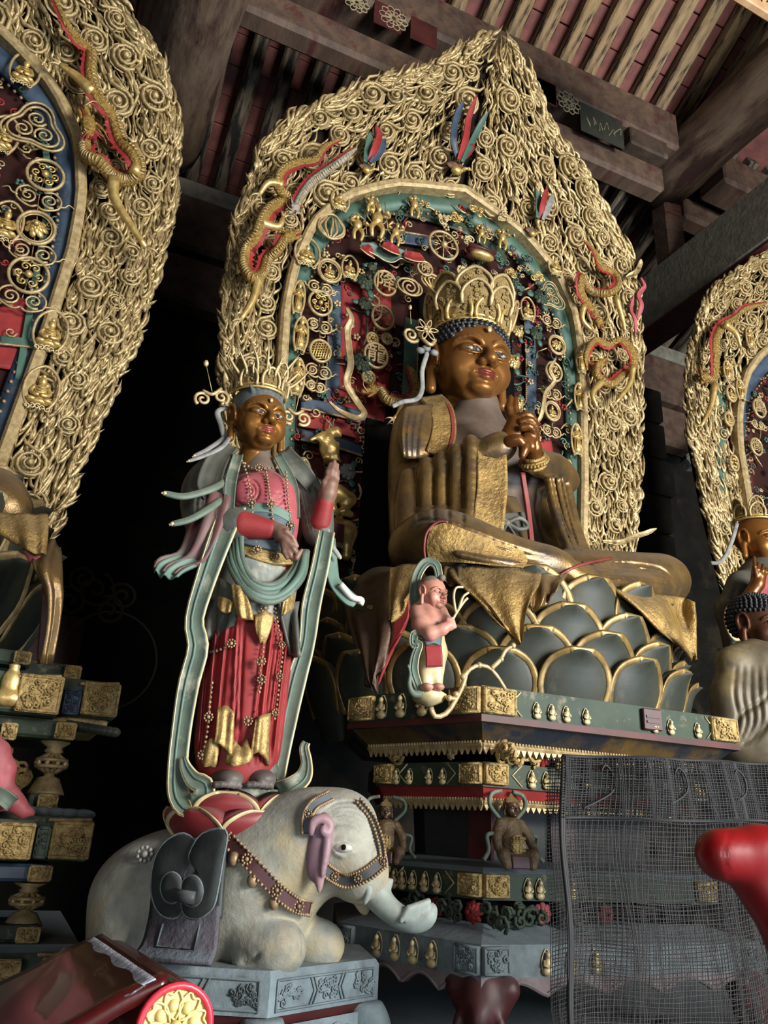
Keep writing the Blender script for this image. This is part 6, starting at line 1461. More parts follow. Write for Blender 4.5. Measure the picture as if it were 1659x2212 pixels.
def scroll_pair(e, off, u, v, r, h=.12, tails=True):
    p = MS(u, v, h)-off; r = r/PPM; mb = MB()
    for s_ in (-1, 1):
        scroll_mesh(mb, p+[s_*r*.62, 0, 0], r*.5, 1.6, s_, pi*.5, .0085, n=20)
        mb.tube(spline([p+[s_*r*.2, 0, r*.5], p+[s_*r*.75, 0, r*.66], p+[s_*r*1.22, 0, r*.25], p+[s_*r*1.15, 0, -r*.4], p+[s_*r*.4, 0, -r*.75], p+[0, 0, -r*.55]], 16), .0075, 5)
        if tails: mb.tube(spline([p+[s_*r*1.15, 0, -r*.2], p+[s_*r*1.5, 0, -r*.1], p+[s_*r*1.7, -.01, .1*r], p+[s_*r*2.1, 0, -.05*r]], 9), [.008, .008, .007, .006, .006, .005, .004, .003, .001], 5)
    return mb.build('cloud_scroll', GOLDP, e)
def chain(label, items, u0, v0):
    off = MS(u0, v0, .12); e = empty('medallion_chain', tuple(off), 0, label, 'medallions', 'openwork medallion chains')
    for it in items:
        if it[0] == 's': scroll_pair(e, off, *it[1:])
        else: disc(e, off, *it[1:])
    us = [it[1] for it in items]; vs = [it[2] for it in items]
    k = np.argsort(vs); P = spline([MS(us[i], vs[i], .09)-off for i in k], 30); tube_obj('suspension_wire', P, .004, BEAD, e, n=5)
    return e
chain('chain of openwork gilt medallions beside the green band, left of the red panel', [('d', 712, 585, 27, 28, 'figure', 1), ('s', 692, 622, 22), ('d', 692, 655, 26, 29, 'scroll', 2), ('s', 690, 704, 22), ('d', 692, 758, 23, 25, 'lattice', 3), ('s', 688, 802, 22), ('s', 682, 835, 16)], 690, 700)
chain('chain of round gilt characters hanging in front of the red panel', [('d', 832, 612, 27, 31, 'char', 0, .16, '降'), ('d', 808, 650, 12, 13, 'none'), ('d', 827, 686, 26, 29, 'char', 0, .16, '九'), ('d', 804, 732, 13, 14, 'scroll'), ('d', 836, 732, 12, 12, 'scroll'), ('d', 812, 768, 27, 29, 'char', 0, .16, '龍'), ('d', 796, 815, 14, 14, 'scroll')], 825, 690)
chain('chain of gilt medallions on the right inner band above the joined hands', [('d', 1203, 745, 24, 25, 'flower', 4), ('d', 1196, 803, 23, 25, 'scroll', 5), ('s', 1192, 850, 21), ('d', 1193, 888, 21, 24, 'figure', 6), ('s', 1192, 932, 20), ('s', 1192, 695, 22)], 1195, 800)
chain('three large openwork medallions on the left mandorla with cloud scrolls between', [('d', 98, 378, 33, 34, 'scroll', 7), ('s', 84, 428, 32), ('d', 78, 492, 33, 35, 'flower', 8), ('s', 70, 545, 32), ('d', 62, 594, 34, 36, 'scroll', 9), ('s', 48, 645, 32)], 75, 500)
off = MS(75, 275, .12); e = empty('trefoil_plaque', tuple(off), 0, 'trefoil cloud plaque at the top of the left mandorla band', 'plaque'); mb = MB()
for a in (90, 210, 330): scroll_mesh(mb, (.075*cos(radians(a)), 0, .075*sin(radians(a))), .062, 1.7, 1, radians(a), .009, n=22)
for sc_ in (1.0, 1.22): mb.tube(spline([(sc_*.14*cos(t)*(1+.22*cos(3*(t-pi/2))), 0, sc_*.14*sin(t)*(1+.22*cos(3*(t-pi/2)))) for t in np.linspace(0, 2*pi, 24, endpoint=False)], 48, closed=True), .009, 5, closed=True)
mb.build('trefoil_scrolls', GOLDP, e)
off = MS(1190, 640, .12); e2 = empty('trefoil_plaque', tuple(off), 0, 'trefoil cloud plaque at the top of the right medallion chain', 'plaque'); obj('trefoil_scrolls', e.children[0].data, None, e2, None, None, .72)
off = MS(918, 580, .2); e = empty('character_plaque', tuple(off), 0, 'small round plaque with a gilt character on a double cloud scroll beside the crown', 'plaque')
o = MB().tube(ring_pts(.062, .062), .010, 6, closed=True).build('medallion_ring', GOLDP, e); glyph(o, '佛', .092, GOLDP, (0, -.004, 0)); mb = MB()
for du, dv, r, c_ in ((-33, 40, .085, 1), (15, 28, .075, -1)): scroll_mesh(mb, MS(918+du, 580+dv, .2)-off, r, 2.1, c_, .8, .011, n=32); mb.tube(MS(918+du, 580+dv, .2)-off+ring_pts(r*1.22, r*.85, 26), .009, 5, closed=True)
mb.build('cloud_scroll', GOLDP, e)
for u, v, ru, rv, f, lab in ((735, 432, 21, 30, 'seat', 'tiny gilt Buddha in a hoop at the top left of the inner arch'), (664, 545, 28, 37, 'seat', 'tiny gilt Buddha in a wide hoop on the green band'), (756, 578, 19, 31, 'seat', 'tiny gilt Buddha in a narrow hoop by the red panel'),
                             (645, 643, 13, 42, 'stand', 'slender gilt figure in a hoop, topmost on the left green band'), (650, 722, 15, 42, 'stand', 'slender gilt figure in a hoop, middle of the left green band'), (642, 815, 15, 44, 'stand', 'slender gilt figure in a hoop, lowest on the left green band'),
                             (1200, 572, 22, 34, 'seat', 'tiny gilt Buddha in a hoop at the top right of the inner arch'), (1255, 778, 15, 38, 'stand', 'slender gilt figure in a hoop on the right green band, upper'), (1252, 858, 15, 38, 'stand', 'slender gilt figure in a hoop on the right green band, middle'), (1246, 950, 16, 42, 'stand', 'slender gilt figure in a hoop on the right green band, lower'),
                             (652, 1035, 18, 44, 'stand', 'slender gilt figure in a hoop behind the raised hand'), (14, 478, 28, 45, 'seat', 'gilt Buddha in a hoop cut by the left edge of the picture'), (110, 715, 28, 42, 'seat', 'gilt Buddha in a hoop on the dark band of the left mandorla, upper'), (90, 838, 28, 42, 'seat', 'gilt Buddha in a hoop on the dark band of the left mandorla, lower'),
                             (55, 150, 26, 42, 'seat', 'gilt Buddha in a hoop near the top of the left mandorla'), (8, 290, 26, 44, 'seat', 'gilt Buddha in a hoop at the left edge beside the trefoil'), (1140, 668, 20, 34, 'seat', 'tiny gilt Buddha in a hoop right of the crown')):
    hoop_figure(u, v, ru, rv, lab, f)
# flame lattice plaque
p = MS(716, 492, .13); e = empty('flame_plaque', tuple(p), 0, 'flame shaped openwork plaque above the left medallions', 'plaque'); mb = MB()
for k in range(-2, 3): mb.tube(spline([(k*.012, 0, -.09), (k*.045, 0, -.02), (k*.04+.008*(-1)**k, 0, .04), (k*.018, 0, .10)], 10), [.006, .009, .011, .012, .012, .011, .01, .009, .007, .003], 5)
mb.tube(spline([(0, 0, -.1), (-.09, 0, -.05), (-.10, 0, .03), (-.05, 0, .10), (0, 0, .125), (.05, 0, .10), (.10, 0, .03), (.09, 0, -.05)], 34, closed=True), .010, 6, closed=True); mb.build('flame_lattice', GOLDP, e)

# panels, strips and rails inside the main arch
off = MAIN.location
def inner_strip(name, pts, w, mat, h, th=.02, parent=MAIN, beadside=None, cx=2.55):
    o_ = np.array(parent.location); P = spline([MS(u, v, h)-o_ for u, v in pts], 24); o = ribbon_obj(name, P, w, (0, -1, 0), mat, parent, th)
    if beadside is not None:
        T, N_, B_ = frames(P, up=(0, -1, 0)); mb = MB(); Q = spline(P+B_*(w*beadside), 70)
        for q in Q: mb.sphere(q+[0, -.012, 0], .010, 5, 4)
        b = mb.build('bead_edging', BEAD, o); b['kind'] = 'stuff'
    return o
inner_strip('blue_strip', [(722, 615), (722, 720), (718, 820), (712, 905)], .05, BLUE, .03, beadside=1.05)
inner_strip('red_panel', [(790, 600), (790, 720), (785, 800), (770, 900)], .21, RED, .02)
inner_strip('green_strip', [(888, 690), (886, 780), (882, 860), (872, 1000)], .055, GREEN, .13, beadside=-1.0)
inner_strip('blue_strip', [(1142, 690), (1146, 780), (1146, 880), (1140, 980)], .05, BLUE, .03, beadside=1.05)
inner_strip('red_panel', [(1168, 940), (1176, 990), (1180, 1020)], .09, RED, .03)
inner_strip('cross_rail', [(650, 872), (720, 885), (790, 905)], .045, BLUE, .05, beadside=1.0)
inner_strip('cross_rail', [(650, 905), (720, 918), (785, 935)], .06, RED, .03)
inner_strip('cross_rail', [(650, 940), (720, 955), (782, 975)], .04, BLUE, .05, beadside=1.0)
inner_strip('cross_rail', [(830, 510), (880, 516), (935, 525)], .05, BLUE, .05, beadside=-1.0)
inner_strip('lower_panel', [(700, 985), (715, 1060), (720, 1180)], .2, REDD, .02)
inner_strip('gap_shade_panel', [(1005, 655), (1010, 800), (1010, 1000), (1000, 1250)], .42, BLACK, .115)  # flat black sheet standing in for the shade behind the Buddha
inner_strip('gap_shade_panel', [(838, 915), (832, 1050), (818, 1250)], .17, BLACK, .12)  # another black sheet, painting shade into the gap beside the Buddha
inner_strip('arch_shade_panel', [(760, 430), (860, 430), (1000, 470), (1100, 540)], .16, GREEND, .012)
inner_strip('green_strip', [(90, 270), (105, 420), (70, 640), (40, 820)], .02, GREEN, .06, parent=LEFTM)
inner_strip('red_panel', [(10, 660), (40, 700), (30, 800)], .12, RED, .03, parent=LEFTM)
inner_strip('green_strip', [(0, 735), (60, 742), (110, 752)], .03, GREEN, .06, parent=LEFTM, beadside=1.0)

# clouds of red and green ribbon beneath the warriors
def wavy_ribbon(name, pts, w, mat, h, label, cat, edge=CREAM, group=None, th=.014, fold=.4):
    off = MS(*pts[0], h); P = spline([MS(u, v, h+.02*sin(i*1.9))-off for i, (u, v) in enumerate(pts)], 10*len(pts)); e = empty(name, tuple(off), 0, label, cat, group)
    n = len(P); W = np.interp(np.linspace(0, 1, n), [0, .15, .5, .85, 1], [w*.4, w, w, w*.9, w*.2]); V, Fc = ribbon(P, W, (0, -1, .15), th, fold); obj('ribbon', mesh_data('ribbon', V, Fc), mat, e)
    if edge:
        T, N_, B_ = frames(P, up=(0, -1, .15))
        for sg in (-1, 1): tube_obj('ribbon_edge', P+B_*(sg*W)[:, None]+N_*(fold*W*(1+.35*sin(sg*6+.3)))[:, None], .005, edge, e, n=5)
    return e
wavy_ribbon('cloud_ribbon', [(778, 530), (800, 540), (820, 552), (840, 560), (860, 552), (880, 560), (910, 566)], .05, TEAL, .16, 'green cloud ribbon rolling under the little gilt warriors', 'carving')
wavy_ribbon('cloud_ribbon', [(782, 535), (795, 545), (806, 555)], .045, RED, .20, 'short red cloud curl left of the green cloud ribbon', 'carving')
wavy_ribbon('cloud_ribbon', [(825, 530), (845, 540), (862, 548)], .045, RED, .20, 'red cloud curl in the middle of the green cloud ribbon', 'carving')
wavy_ribbon('cloud_ribbon', [(872, 552), (892, 558), (915, 560)], .045, RED, .20, 'red cloud curl at the right end of the green cloud ribbon', 'carving')
wavy_ribbon('gold_vine', [(748, 665), (758, 690), (750, 715), (752, 750), (756, 790), (748, 830), (770, 870), (785, 895), (770, 905), (735, 890), (710, 868)], .024, GOLDP, .18, 'long wavy gilt vine curling along the red panel', 'carving', edge=None)
wavy_ribbon('gold_vine', [(1200, 775), (1188, 800), (1196, 825), (1178, 850), (1172, 880), (1165, 905), (1150, 925)], .016, GOLDP, .20, 'thin wavy gilt vine beside the joined hands', 'carving', edge=None)
for u, v, r, m_, lab in ((792, 608, 26, GREEND, 'dark green chrysanthemum left of the upper character disc'), (790, 655, 20, GREEND, 'dark green chrysanthemum between the two upper character discs'), (785, 782, 28, GREEND, 'dark green chrysanthemum beside the lowest character disc'), (805, 575, 14, GREEND, 'small dark bloom under the green cloud ribbon'),
                         (1170, 640, 26, GREEND, 'dark bloom right of the crown'), (1160, 720, 22, GREEND, 'dark bloom beside the right medallion chain'), (752, 1018, 22, SILVER, 'silver grey lotus below the leaping deer'), (1120, 870, 20, GOLDB, 'gilt bloom behind the fingertips'), (1110, 780, 24, GOLDB, 'gilt bloom right of the Buddha cheek'), (1120, 715, 20, GOLDB, 'gilt bloom right of the Buddha hairline')):
    p = MS(u, v, .14); e = empty('carved_flower', tuple(p), 0, lab, 'flower', 'carved flowers on the mandorla'); blossom('petals', (0, 0, 0), r/PPM, m_, e, 3, 9)
    mb = MB()
    for k in range(3): a = 1+2.1*k; mb.sphere((cos(a)*r/PPM*1.1, .02, sin(a)*r/PPM*1.1), (r/PPM*.5, .012, r/PPM*.32), 8, 5, rot=rotm(0, -a, 0))
    mb.build('leaves', GREEN, e)
# little gilt warriors, wheel and boat at the head of the niche
def warrior(u, v, h_px, label, lean=0.0, seed=0):
    p = MS(u, v+h_px/2, .16); H = h_px/PPM*1.1; e = empty('gilt_warrior', tuple(p), 0, label, 'figurine', 'gilt warriors above the cloud ribbon'); R = np.random.default_rng(seed); mb = MB()
    for s_ in (-1, 1): mb.tube(spline([(s_*.05*H, 0, .45*H), (s_*.14*H, -.05*H, .25*H), (s_*.10*H, 0, .02*H)], 7), np.linspace(.075, .05, 7)*H, 6)
    mb.sphere((lean*.05*H, 0, .58*H), (.15*H, .11*H, .19*H), 8, 6); mb.sphere((lean*.12*H, -.02*H, .85*H), (.075*H, .08*H, .10*H), 8, 6); mb.lathe([(.085*H, .88*H), (.075*H, .94*H), (.02*H, 1.02*H)], 8, (lean*.12*H, 0, 0))
    for s_ in (-1, 1): mb.tube(spline([(s_*.14*H, 0, .7*H), (s_*.28*H, -.06*H, .6*H+R.uniform(0, .15)*H), (s_*.16*H, -.16*H, .62*H+R.uniform(-.1, .2)*H)], 7), .05*H, 6)
    mb.build('body', GOLDB, e); MB().tube(ring_pts(.26*H, .26*H, 20)+[0, .05*H, .72*H], .016*H, 5, closed=True).build('scarf', GOLDP, e)
    MB().tube([(.22*H, -.16*H, .2*H), (.10*H, -.16*H, 1.0*H)], .012*H, 5).build('staff', BEAD, e); return e
for u, v, hp, lean, lab in ((772, 485, 70, -.5, 'gilt warrior at the left end of the row above the cloud ribbon'), (812, 470, 90, .2, 'gilt warrior second from left above the cloud ribbon'), (852, 500, 64, .6, 'gilt warrior crouching before the blue rail'), (800, 435, 50, .3, 'small gilt warrior high behind the row'), (895, 440, 62, -.2, 'gilt warrior standing under the gilt arch crown'), (1085, 510, 60, .2, 'gilt warrior near the right end of the inner arch'), (1040, 500, 54, .1, 'gilt warrior above the small red boat')): warrior(u, v, hp, lab, lean, int(u))
p = MS(958, 530, .17); e = empty('openwork_roundel', tuple(p), 0, 'gilt openwork roundel with spokes above the crown', 'roundel'); mb = MB(); mb.tube(ring_pts(.125, .13, 34), .012, 6, closed=True)
for k in range(8): a = k*pi/4; mb.tube([(0, 0, 0), (.12*cos(a), 0, .125*sin(a))], .005, 5)
mb.sphere((0, -.01, 0), (.03,)*3, 8, 6); mb.build('rim_and_spokes', GOLDP, e)
p = MS(1040, 548, .2); e = empty('little_boat', tuple(p), 0, 'small red and gilt boat above the crown', 'boat'); mb = MB(); mb.sphere((0, 0, 0), (.13, .05, .035), 12, 6); mb.box((0, 0, .03), (.12, .04, .010)); mb.build('hull', REDD, e); MB().sphere((0, -.01, -.03), (.11, .05, .03), 10, 6).build('keel', GOLDB, e)
R = np.random.default_rng(11)
for k, (u, v) in enumerate(((985, 470), (1010, 520), (1075, 560), (1105, 590), (1000, 585), (1140, 560), (1030, 455), (960, 470), (1120, 620), (1165, 600), (1090, 470))):
    p = MS(u, v, .15); e = empty('cloud_cluster', tuple(p), 0, None, None); mb = MB()
    for j in range(8): scroll_mesh(mb, R.normal(0, .024, 3)*[1, .4, 1], R.uniform(.02, .04), 1.4, 1 if j % 2 else -1, R.uniform(0, 6), .008, n=12)
    mb.build('scrolls', (GOLDB, CREAM, GREEN)[k % 3], e); tag(e, ('gilt', 'cream', 'green')[k % 3]+' curled cloud carving '+('left of the wheel', 'under the wheel', 'right of the boat', 'over the crown top right', 'over the crown centre', 'at the right arch shoulder', 'above the boat', 'over the wheel', 'beside the crown right side', 'below the right arch shoulder', 'under the arch right of the warriors')[k], 'carving', 'curled clouds around the crown')

# ------------------------------------------------------------------ dragons
SCALE = material('dragon_scale_gilding', (.74, .62, .34), (.52, .40, .20), 60, metal=.65, rough=.35, bump=.9, bscale=70)
def dragon(pts, r, label, h=.21, head_dir=None, legs=(), mat=SCALE, fin=RED, wob=.05, fs=1):
    """serpentine body with belly plates, red dorsal fin, clawed legs and a horned head at the end of the path"""
    off = MS(*pts[0], h); n = 12*len(pts); P = spline([MS(u, v, h+wob*sin(i*1.7))-off for i, (u, v) in enumerate(pts)], n); t = np.linspace(0, 1, n)
    e = empty('carved_dragon', tuple(off), 0, label, 'dragon', 'carved dragons on the mandorlas'); rr = r*np.interp(t, [0, .12, .5, .9, 1], [.25, .7, 1, .9, .8])
    rr = rr*(1+.05*np.sin(np.arange(n)*2.2)); tube_obj('body', P, rr, mat, e, n=10)
    T, N_, B_ = frames(P, up=(0, -1, 0)); k = np.arange(n); side = B_*fs
    V = []; Fc = []
    for i in range(n):
        a = P[i]+side[i]*rr[i]*.85; b = P[i]+side[i]*rr[i]*(1.55+.4*(i % 4 == 0)); V += [a+N_[i]*.006, b+N_[i]*.003, b-N_[i]*.003, a-N_[i]*.006]
        if i: q = 4*i; Fc += [(q-4, q-3, q+1, q), (q-3, q-2, q+2, q+1), (q-2, q-1, q+3, q+2)]
    obj('dorsal_fin', mesh_data('dorsal_fin', V, Fc, False), fin, e)
    mb = MB()
    for i in range(2, n, 2): mb.tube(spline([P[i]-side[i]*rr[i]*.9+N_[i]*rr[i]*.3, P[i]-side[i]*rr[i]*.5+N_[i]*rr[i]*.95, P[i]+N_[i]*rr[i]*1.03], 4), rr[i]*.13, 4)
    mb.build('belly_plates', GOLDP, e)['kind'] = 'stuff'
    # head
    d = P[-1]-P[-4]; d /= np.linalg.norm(d)
    if head_dir is not None: d = np.array([head_dir[0], -.25, head_dir[1]], float); d /= np.linalg.norm(d)
    u_ = np.array([-d[2], 0, d[0]]); u_ = u_ if u_[2] >= 0 else -u_; w_ = np.cross(d, u_); hp = P[-1]+d*r*.8; Rm = np.stack([d, u_, w_], 1); mb = MB()
    mb.sphere(hp, (r*1.3, r*1.05, r*1.0), 10, 8, rot=Rm); mb.sphere(hp+d*r*1.5+u_*r*.25, (r*1.25, r*.5, r*.7), 10, 6, rot=Rm); mb.sphere(hp+d*r*1.3-u_*r*.75, (r*1.0, r*.28, r*.5), 8, 6, rot=Rm); mb.sphere(hp+d*r*2.5+u_*r*.5, (r*.4,)*3, 6, 5)
    for s_ in (-1, 1): mb.sphere(hp+d*r*.7+u_*r*.75+w_*s_*r*.5, (r*.3,)*3, 6, 5); mb.tube(spline([hp+u_*r*.8+w_*s_*r*.4, hp-d*r*1.2+u_*r*1.6+w_*s_*r*.6, hp-d*r*2.6+u_*r*1.9+w_*s_*r*.6], 8), np.linspace(.24, .05, 8)*r, 5)
    hd_ = mb.build('head', mat, e); mb = MB()
    mb.sphere(hp+d*r*1.4-u_*r*.3, (r*1.0, r*.16, r*.4), 8, 5, rot=Rm)
    for k_ in range(6): a = k_*.5-1.2; mb.tube(spline([hp-d*r*.5+u_*r*.3, hp-d*r*(1.5+.3*cos(a))+u_*r*1.2*sin(a), hp-d*r*2.2+u_*r*2.0*sin(a)+w_*.3*r], 6), np.linspace(.25, .03, 6)*r, 4)
    mb.build('mane', fin, e); mb = MB()
    for s_ in (-1, 1): mb.tube(spline([hp+d*r*2.2+w_*s_*r*.5, hp+d*r*2.6+u_*r*1.4+w_*s_*r, hp+d*r*1.6+u_*r*2.4+w_*s_*r*1.4], 8), np.linspace(.14, .03, 8)*r, 4)
    mb.build('whiskers', GOLDP, e)
    for lg in legs:
        Q = spline([MS(u, v, h+.05)-off for u, v in lg], 10); lr = r*np.linspace(.85, .38, 10); o = tube_obj('leg', Q, lr, GOLDB, e, n=8); mb = MB(); dd = Q[-1]-Q[-2]; dd /= np.linalg.norm(dd)
        for a in (-.7, 0, .7):
            pv = np.array([dd[0]*cos(a)-dd[2]*sin(a), -.3, dd[0]*sin(a)+dd[2]*cos(a)]); mb.tube(spline([Q[-1], Q[-1]+pv*r*1.0, Q[-1]+pv*r*1.7+[0, .02, -.01]], 6), np.linspace(.3, .04, 6)*r, 5)
        mb.build('claws', GOLDP, o)
    return e
dragon([(110, -20), (140, 45), (165, 85), (196, 112), (196, 165), (215, 215), (245, 255), (262, 305), (292, 340), (300, 372), (272, 388), (240, 378), (215, 350), (185, 335), (184, 305), (195, 280)], .048, 'large gilt dragon with a red fin winding down the left mandorla', head_dir=(-.5, .9), legs=([(200, 200), (165, 165), (130, 140)], [(245, 385), (248, 430), (285, 490), (315, 535)], [(290, 375), (300, 340), (290, 310)]))
dragon([(735, 300), (700, 318), (680, 345), (640, 352), (606, 372), (602, 405), (620, 428), (590, 445), (568, 470), (552, 510), (530, 540), (527, 575), (545, 600), (568, 590), (578, 560), (600, 540), (615, 515)], .042, 'gilt dragon curling down the left shoulder of the main mandorla', head_dir=(.8, .6), legs=([(560, 600), (545, 650), (520, 690)], [(610, 400), (580, 395), (560, 420)], [(560, 480), (600, 490), (612, 470)]), fs=-1)
dragon([(770, 320), (740, 345), (705, 370), (672, 395), (650, 425), (640, 445)], .034, 'pale dragon with a red tongue diving beside the gilt one', mat=material('pale_dragon', (.62, .60, .54), (.48, .46, .41), 40, rough=.5, bump=.6, bscale=60), head_dir=(-.3, -1))
dragon([(1262, 520), (1285, 545), (1296, 575), (1325, 590), (1335, 615), (1318, 632), (1285, 632), (1268, 620), (1256, 600), (1255, 635), (1275, 665), (1290, 690)], .036, 'gilt dragon looping on the right shoulder of the main mandorla', head_dir=(.2, -1), legs=([(1330, 640), (1345, 690), (1350, 715)], [(1262, 660), (1258, 690), (1280, 715)]))
dragon([(1268, 800), (1266, 765), (1285, 735), (1310, 745), (1340, 735), (1365, 760), (1365, 795), (1340, 815), (1318, 830), (1290, 812), (1290, 790)], .036, 'gilt dragon coiled in a ring on the right flank of the main mandorla', head_dir=(.6, .5), legs=([(1368, 790), (1360, 830), (1330, 870)], [(1300, 825), (1280, 850), (1290, 880)]))
dragon([(1655, 655), (1610, 668), (1585, 690), (1560, 705), (1545, 735), (1545, 780), (1540, 820), (1520, 810)], .04, 'gilt dragon hanging on the mandorla at the right edge', head_dir=(-.4, -1), legs=([(1545, 830), (1535, 880), (1515, 920)], [(1565, 700), (1590, 720), (1600, 750)]))
dragon([(880, 790), (892, 810), (898, 845), (885, 868), (858, 870), (835, 862), (822, 845), (812, 840)], .04, 'gilt sea dragon with a curled tail at the Buddha shoulder', h=.24, head_dir=(-.7, -.6), legs=([(870, 875), (862, 895), (850, 905)],))
# phoenixes trailing ribbons
def phoenix(u, v, s_, label, ribs, h=.17):
    p = MS(u, v, h); e = empty('phoenix', tuple(p), 0, label, 'bird', 'phoenixes with trailing ribbons'); q = s_/PPM; mb = MB()
    mb.sphere((0, 0, 0), (.35*q, .25*q, .25*q), 10, 8); mb.tube(spline([(.25*q, 0, .05*q), (.5*q, -.05*q, .3*q), (.7*q, -.1*q, .35*q)], 8), np.linspace(.14, .08, 8)*q, 6); mb.sphere((.75*q, -.1*q, .36*q), (.12*q,)*3, 8, 6); mb.tube([(.8*q, -.1*q, .36*q), (1.0*q, -.12*q, .32*q)], [.05*q, .008*q], 5); mb.build('body', GOLDB, e)
    for k in (-1, 1):
        mb = MB()
        for j in range(7): a = (.35+.22*j)*k; mb.sphere((k*.35*q*cos(.3*j), .05*q, .12*q*j*.5+.15*q), (.42*q, .04*q, .09*q), 6, 4, rot=rotm(0, -k*(.5+.12*j), 0))
        mb.build('wing', material('patterned_wing', (.42, .34, .26), (.52, .26, .22), 30, rough=.5, c3=(.2, .26, .24), s3=22, t3=.5), e)
    for i, (pts, m_) in enumerate(ribs):
        P = spline([MS(a, b, h+.03*sin(j*1.8+i))-p for j, (a, b) in enumerate(pts)], 24); ribbon_obj('tail_ribbon', P, np.interp(np.linspace(0, 1, 24), [0, .3, .8, 1], [.014, .028, .024, .004]), (0, -1, 0), m_, e, th=.01, fold=.3)
    return e
phoenix(986, 368, 42, 'phoenix with blue, red and green ribbons below the mandorla tip', [([(985, 340), (978, 300), (985, 255), (1003, 215)], BLUE), ([(990, 345), (1005, 300), (1012, 255), (1030, 205)], RED), ([(998, 350), (1018, 310), (1035, 275), (1055, 240)], GREEN), ([(1000, 345), (1015, 325), (1025, 310)], RED)])
phoenix(792, 368, 30, 'phoenix with red and blue ribbons above the inner arch, left', [([(795, 350), (808, 325), (818, 295), (812, 270)], RED), ([(800, 352), (820, 330), (832, 300)], BLUE), ([(788, 350), (795, 315), (800, 285)], GREEN)])
phoenix(1150, 505, 30, 'phoenix with red and grey ribbons above the inner arch, right', [([(1165, 475), (1172, 440), (1182, 405)], RED), ([(1172, 475), (1185, 445), (1195, 420)], SILVER), ([(1160, 470), (1162, 430), (1158, 410)], GREEN)])
# red flames at the right edge of the main mandorla
wavy_ribbon('red_flame', [(1376, 690), (1384, 660), (1378, 640), (1390, 620), (1384, 600)], .022, ROSE, .12, 'red flame tongue at the right rim of the main mandorla', 'carving', edge=None)
wavy_ribbon('red_flame', [(1372, 720), (1370, 690), (1362, 670), (1368, 640)], .018, ROSE, .13, 'second red flame tongue just inside the right rim', 'carving', edge=None)
wavy_ribbon('gilt_flame', [(1352, 600), (1372, 590), (1380, 575), (1384, 560)], .024, GOLD, .14, 'gilt flame breaking out of the right rim beside the beam', 'carving', edge=None)
wavy_ribbon('gilt_flame', [(1300, 1170), (1340, 1172), (1370, 1160), (1395, 1152), (1418, 1142)], .02, GOLD, .3, 'long gilt flame streaming right above the knee', 'carving', edge=None)

# ------------------------------------------------------------------ carved animals stacked left of the Buddha
def animal(name, label, fn, mat, h=.24):
    S = SDF(*fn(None)); parts = fn(S); return S
OA = MS(720, 1000, .2)
def LA(u, v, h=.2): return MS(u, v, h)-OA
an = empty('leaping_deer', tuple(OA), 0, 'gilt deer rearing up behind the raised hand', 'animal', 'gilt animals left of the Buddha')
S = sdf_for([LA(670, 900, .35), LA(740, 1000, .05)], .1, .008)
S.tube([LA(716, 992, .2), LA(712, 970, .2), LA(704, 950, .22)], [.055, .06, .05], k=.03); S.tube([LA(704, 950, .22), LA(712, 935, .22), LA(726, 934, .23), LA(734, 940, .24)], [.035, .03, .034, .016], k=.02)
for pts in ([(700, 955), (690, 945), (698, 938), (672, 950)], [(712, 965), (722, 968), (730, 958)], [(724, 985), (732, 1000), (726, 1012)], [(706, 988), (700, 1005), (706, 1016)]): S.tube([LA(u, v, .24) for u, v in pts], np.linspace(.026, .012, len(pts)), k=.015)
obj('body', S.data('body'), GOLDB, an); mb = MB()
for s_ in (-1, 1): mb.tube(spline([LA(722, 928, .23), LA(716+s_*3, 915, .23), LA(712+s_*10, 905, .23)], 6), .006, 4)
mb.build('antlers', BEAD, an)
an = empty('standing_lion', tuple(OA), 0, 'gilt lion standing above the small elephant', 'animal', 'gilt animals left of the Buddha')
S = sdf_for([LA(670, 1020, .35), LA(775, 1130, .05)], .1, .008)
S.tube([LA(690, 1065, .22), LA(725, 1065, .22), LA(752, 1080, .22)], [.06, .06, .058], k=.03); S.ell(LA(684, 1055, .26), (.055, .05, .055), k=.02)
for pts in ([(748, 1090), (742, 1104), (758, 1112)], [(715, 1080), (718, 1100), (728, 1108)], [(690, 1085), (692, 1105)]): S.tube([LA(u, v, .23) for u, v in pts], np.linspace(.034, .022, len(pts)), k=.02)
obj('body', S.data('body'), GOLDB, an); mb = MB(); R = np.random.default_rng(2)
for k in range(16): scroll_mesh(mb, LA(684, 1052, .30)+R.normal(0, .03, 3)*[1, .4, 1], .016, 1.2, 1, R.uniform(0, 6), .006, n=9)
mb.build('curled_mane', GREEN, an); tube_obj('tail', spline([LA(760, 1072, .22), LA(775, 1078, .22), LA(780, 1060, .22), LA(774, 1045, .22)], 12), .007, GOLDP, an)
an = empty('small_elephant', tuple(OA), 0, 'small gilt elephant with a red fringed cloth under the lion', 'animal', 'gilt animals left of the Buddha')
S = sdf_for([LA(695, 1110, .35), LA(770, 1215, .05)], .1, .008); S.tube([LA(715, 1150, .18), LA(745, 1150, .18)], [.075, .085], k=.03); S.tube([LA(750, 1165, .18), LA(748, 1200, .18)], [.045, .035], k=.03); S.tube([LA(712, 1170, .18), LA(712, 1205, .18)], [.045, .035], k=.03)
S.tube([LA(735, 1115, .2), LA(725, 1125, .2)], [.02, .02], k=.02); obj('body', S.data('body'), GOLDB, an)
inn = [MS(725, 1135, .30)-OA, MS(725, 1165, .30)-OA]; mb = MB(); mb.box((inn[0]+inn[1])/2, (.052, .012, .06)); mb.build('red_cloth', REDD, an, False); mb = MB(); c_ = MS(725, 1172, .30)-OA
for k in range(12): mb.tube([c_+[-.05+.009*k, 0, .01], c_+[-.05+.009*k, 0, -.03]], .004, 4)
mb.build('gilt_fringe', GOLDP, an)
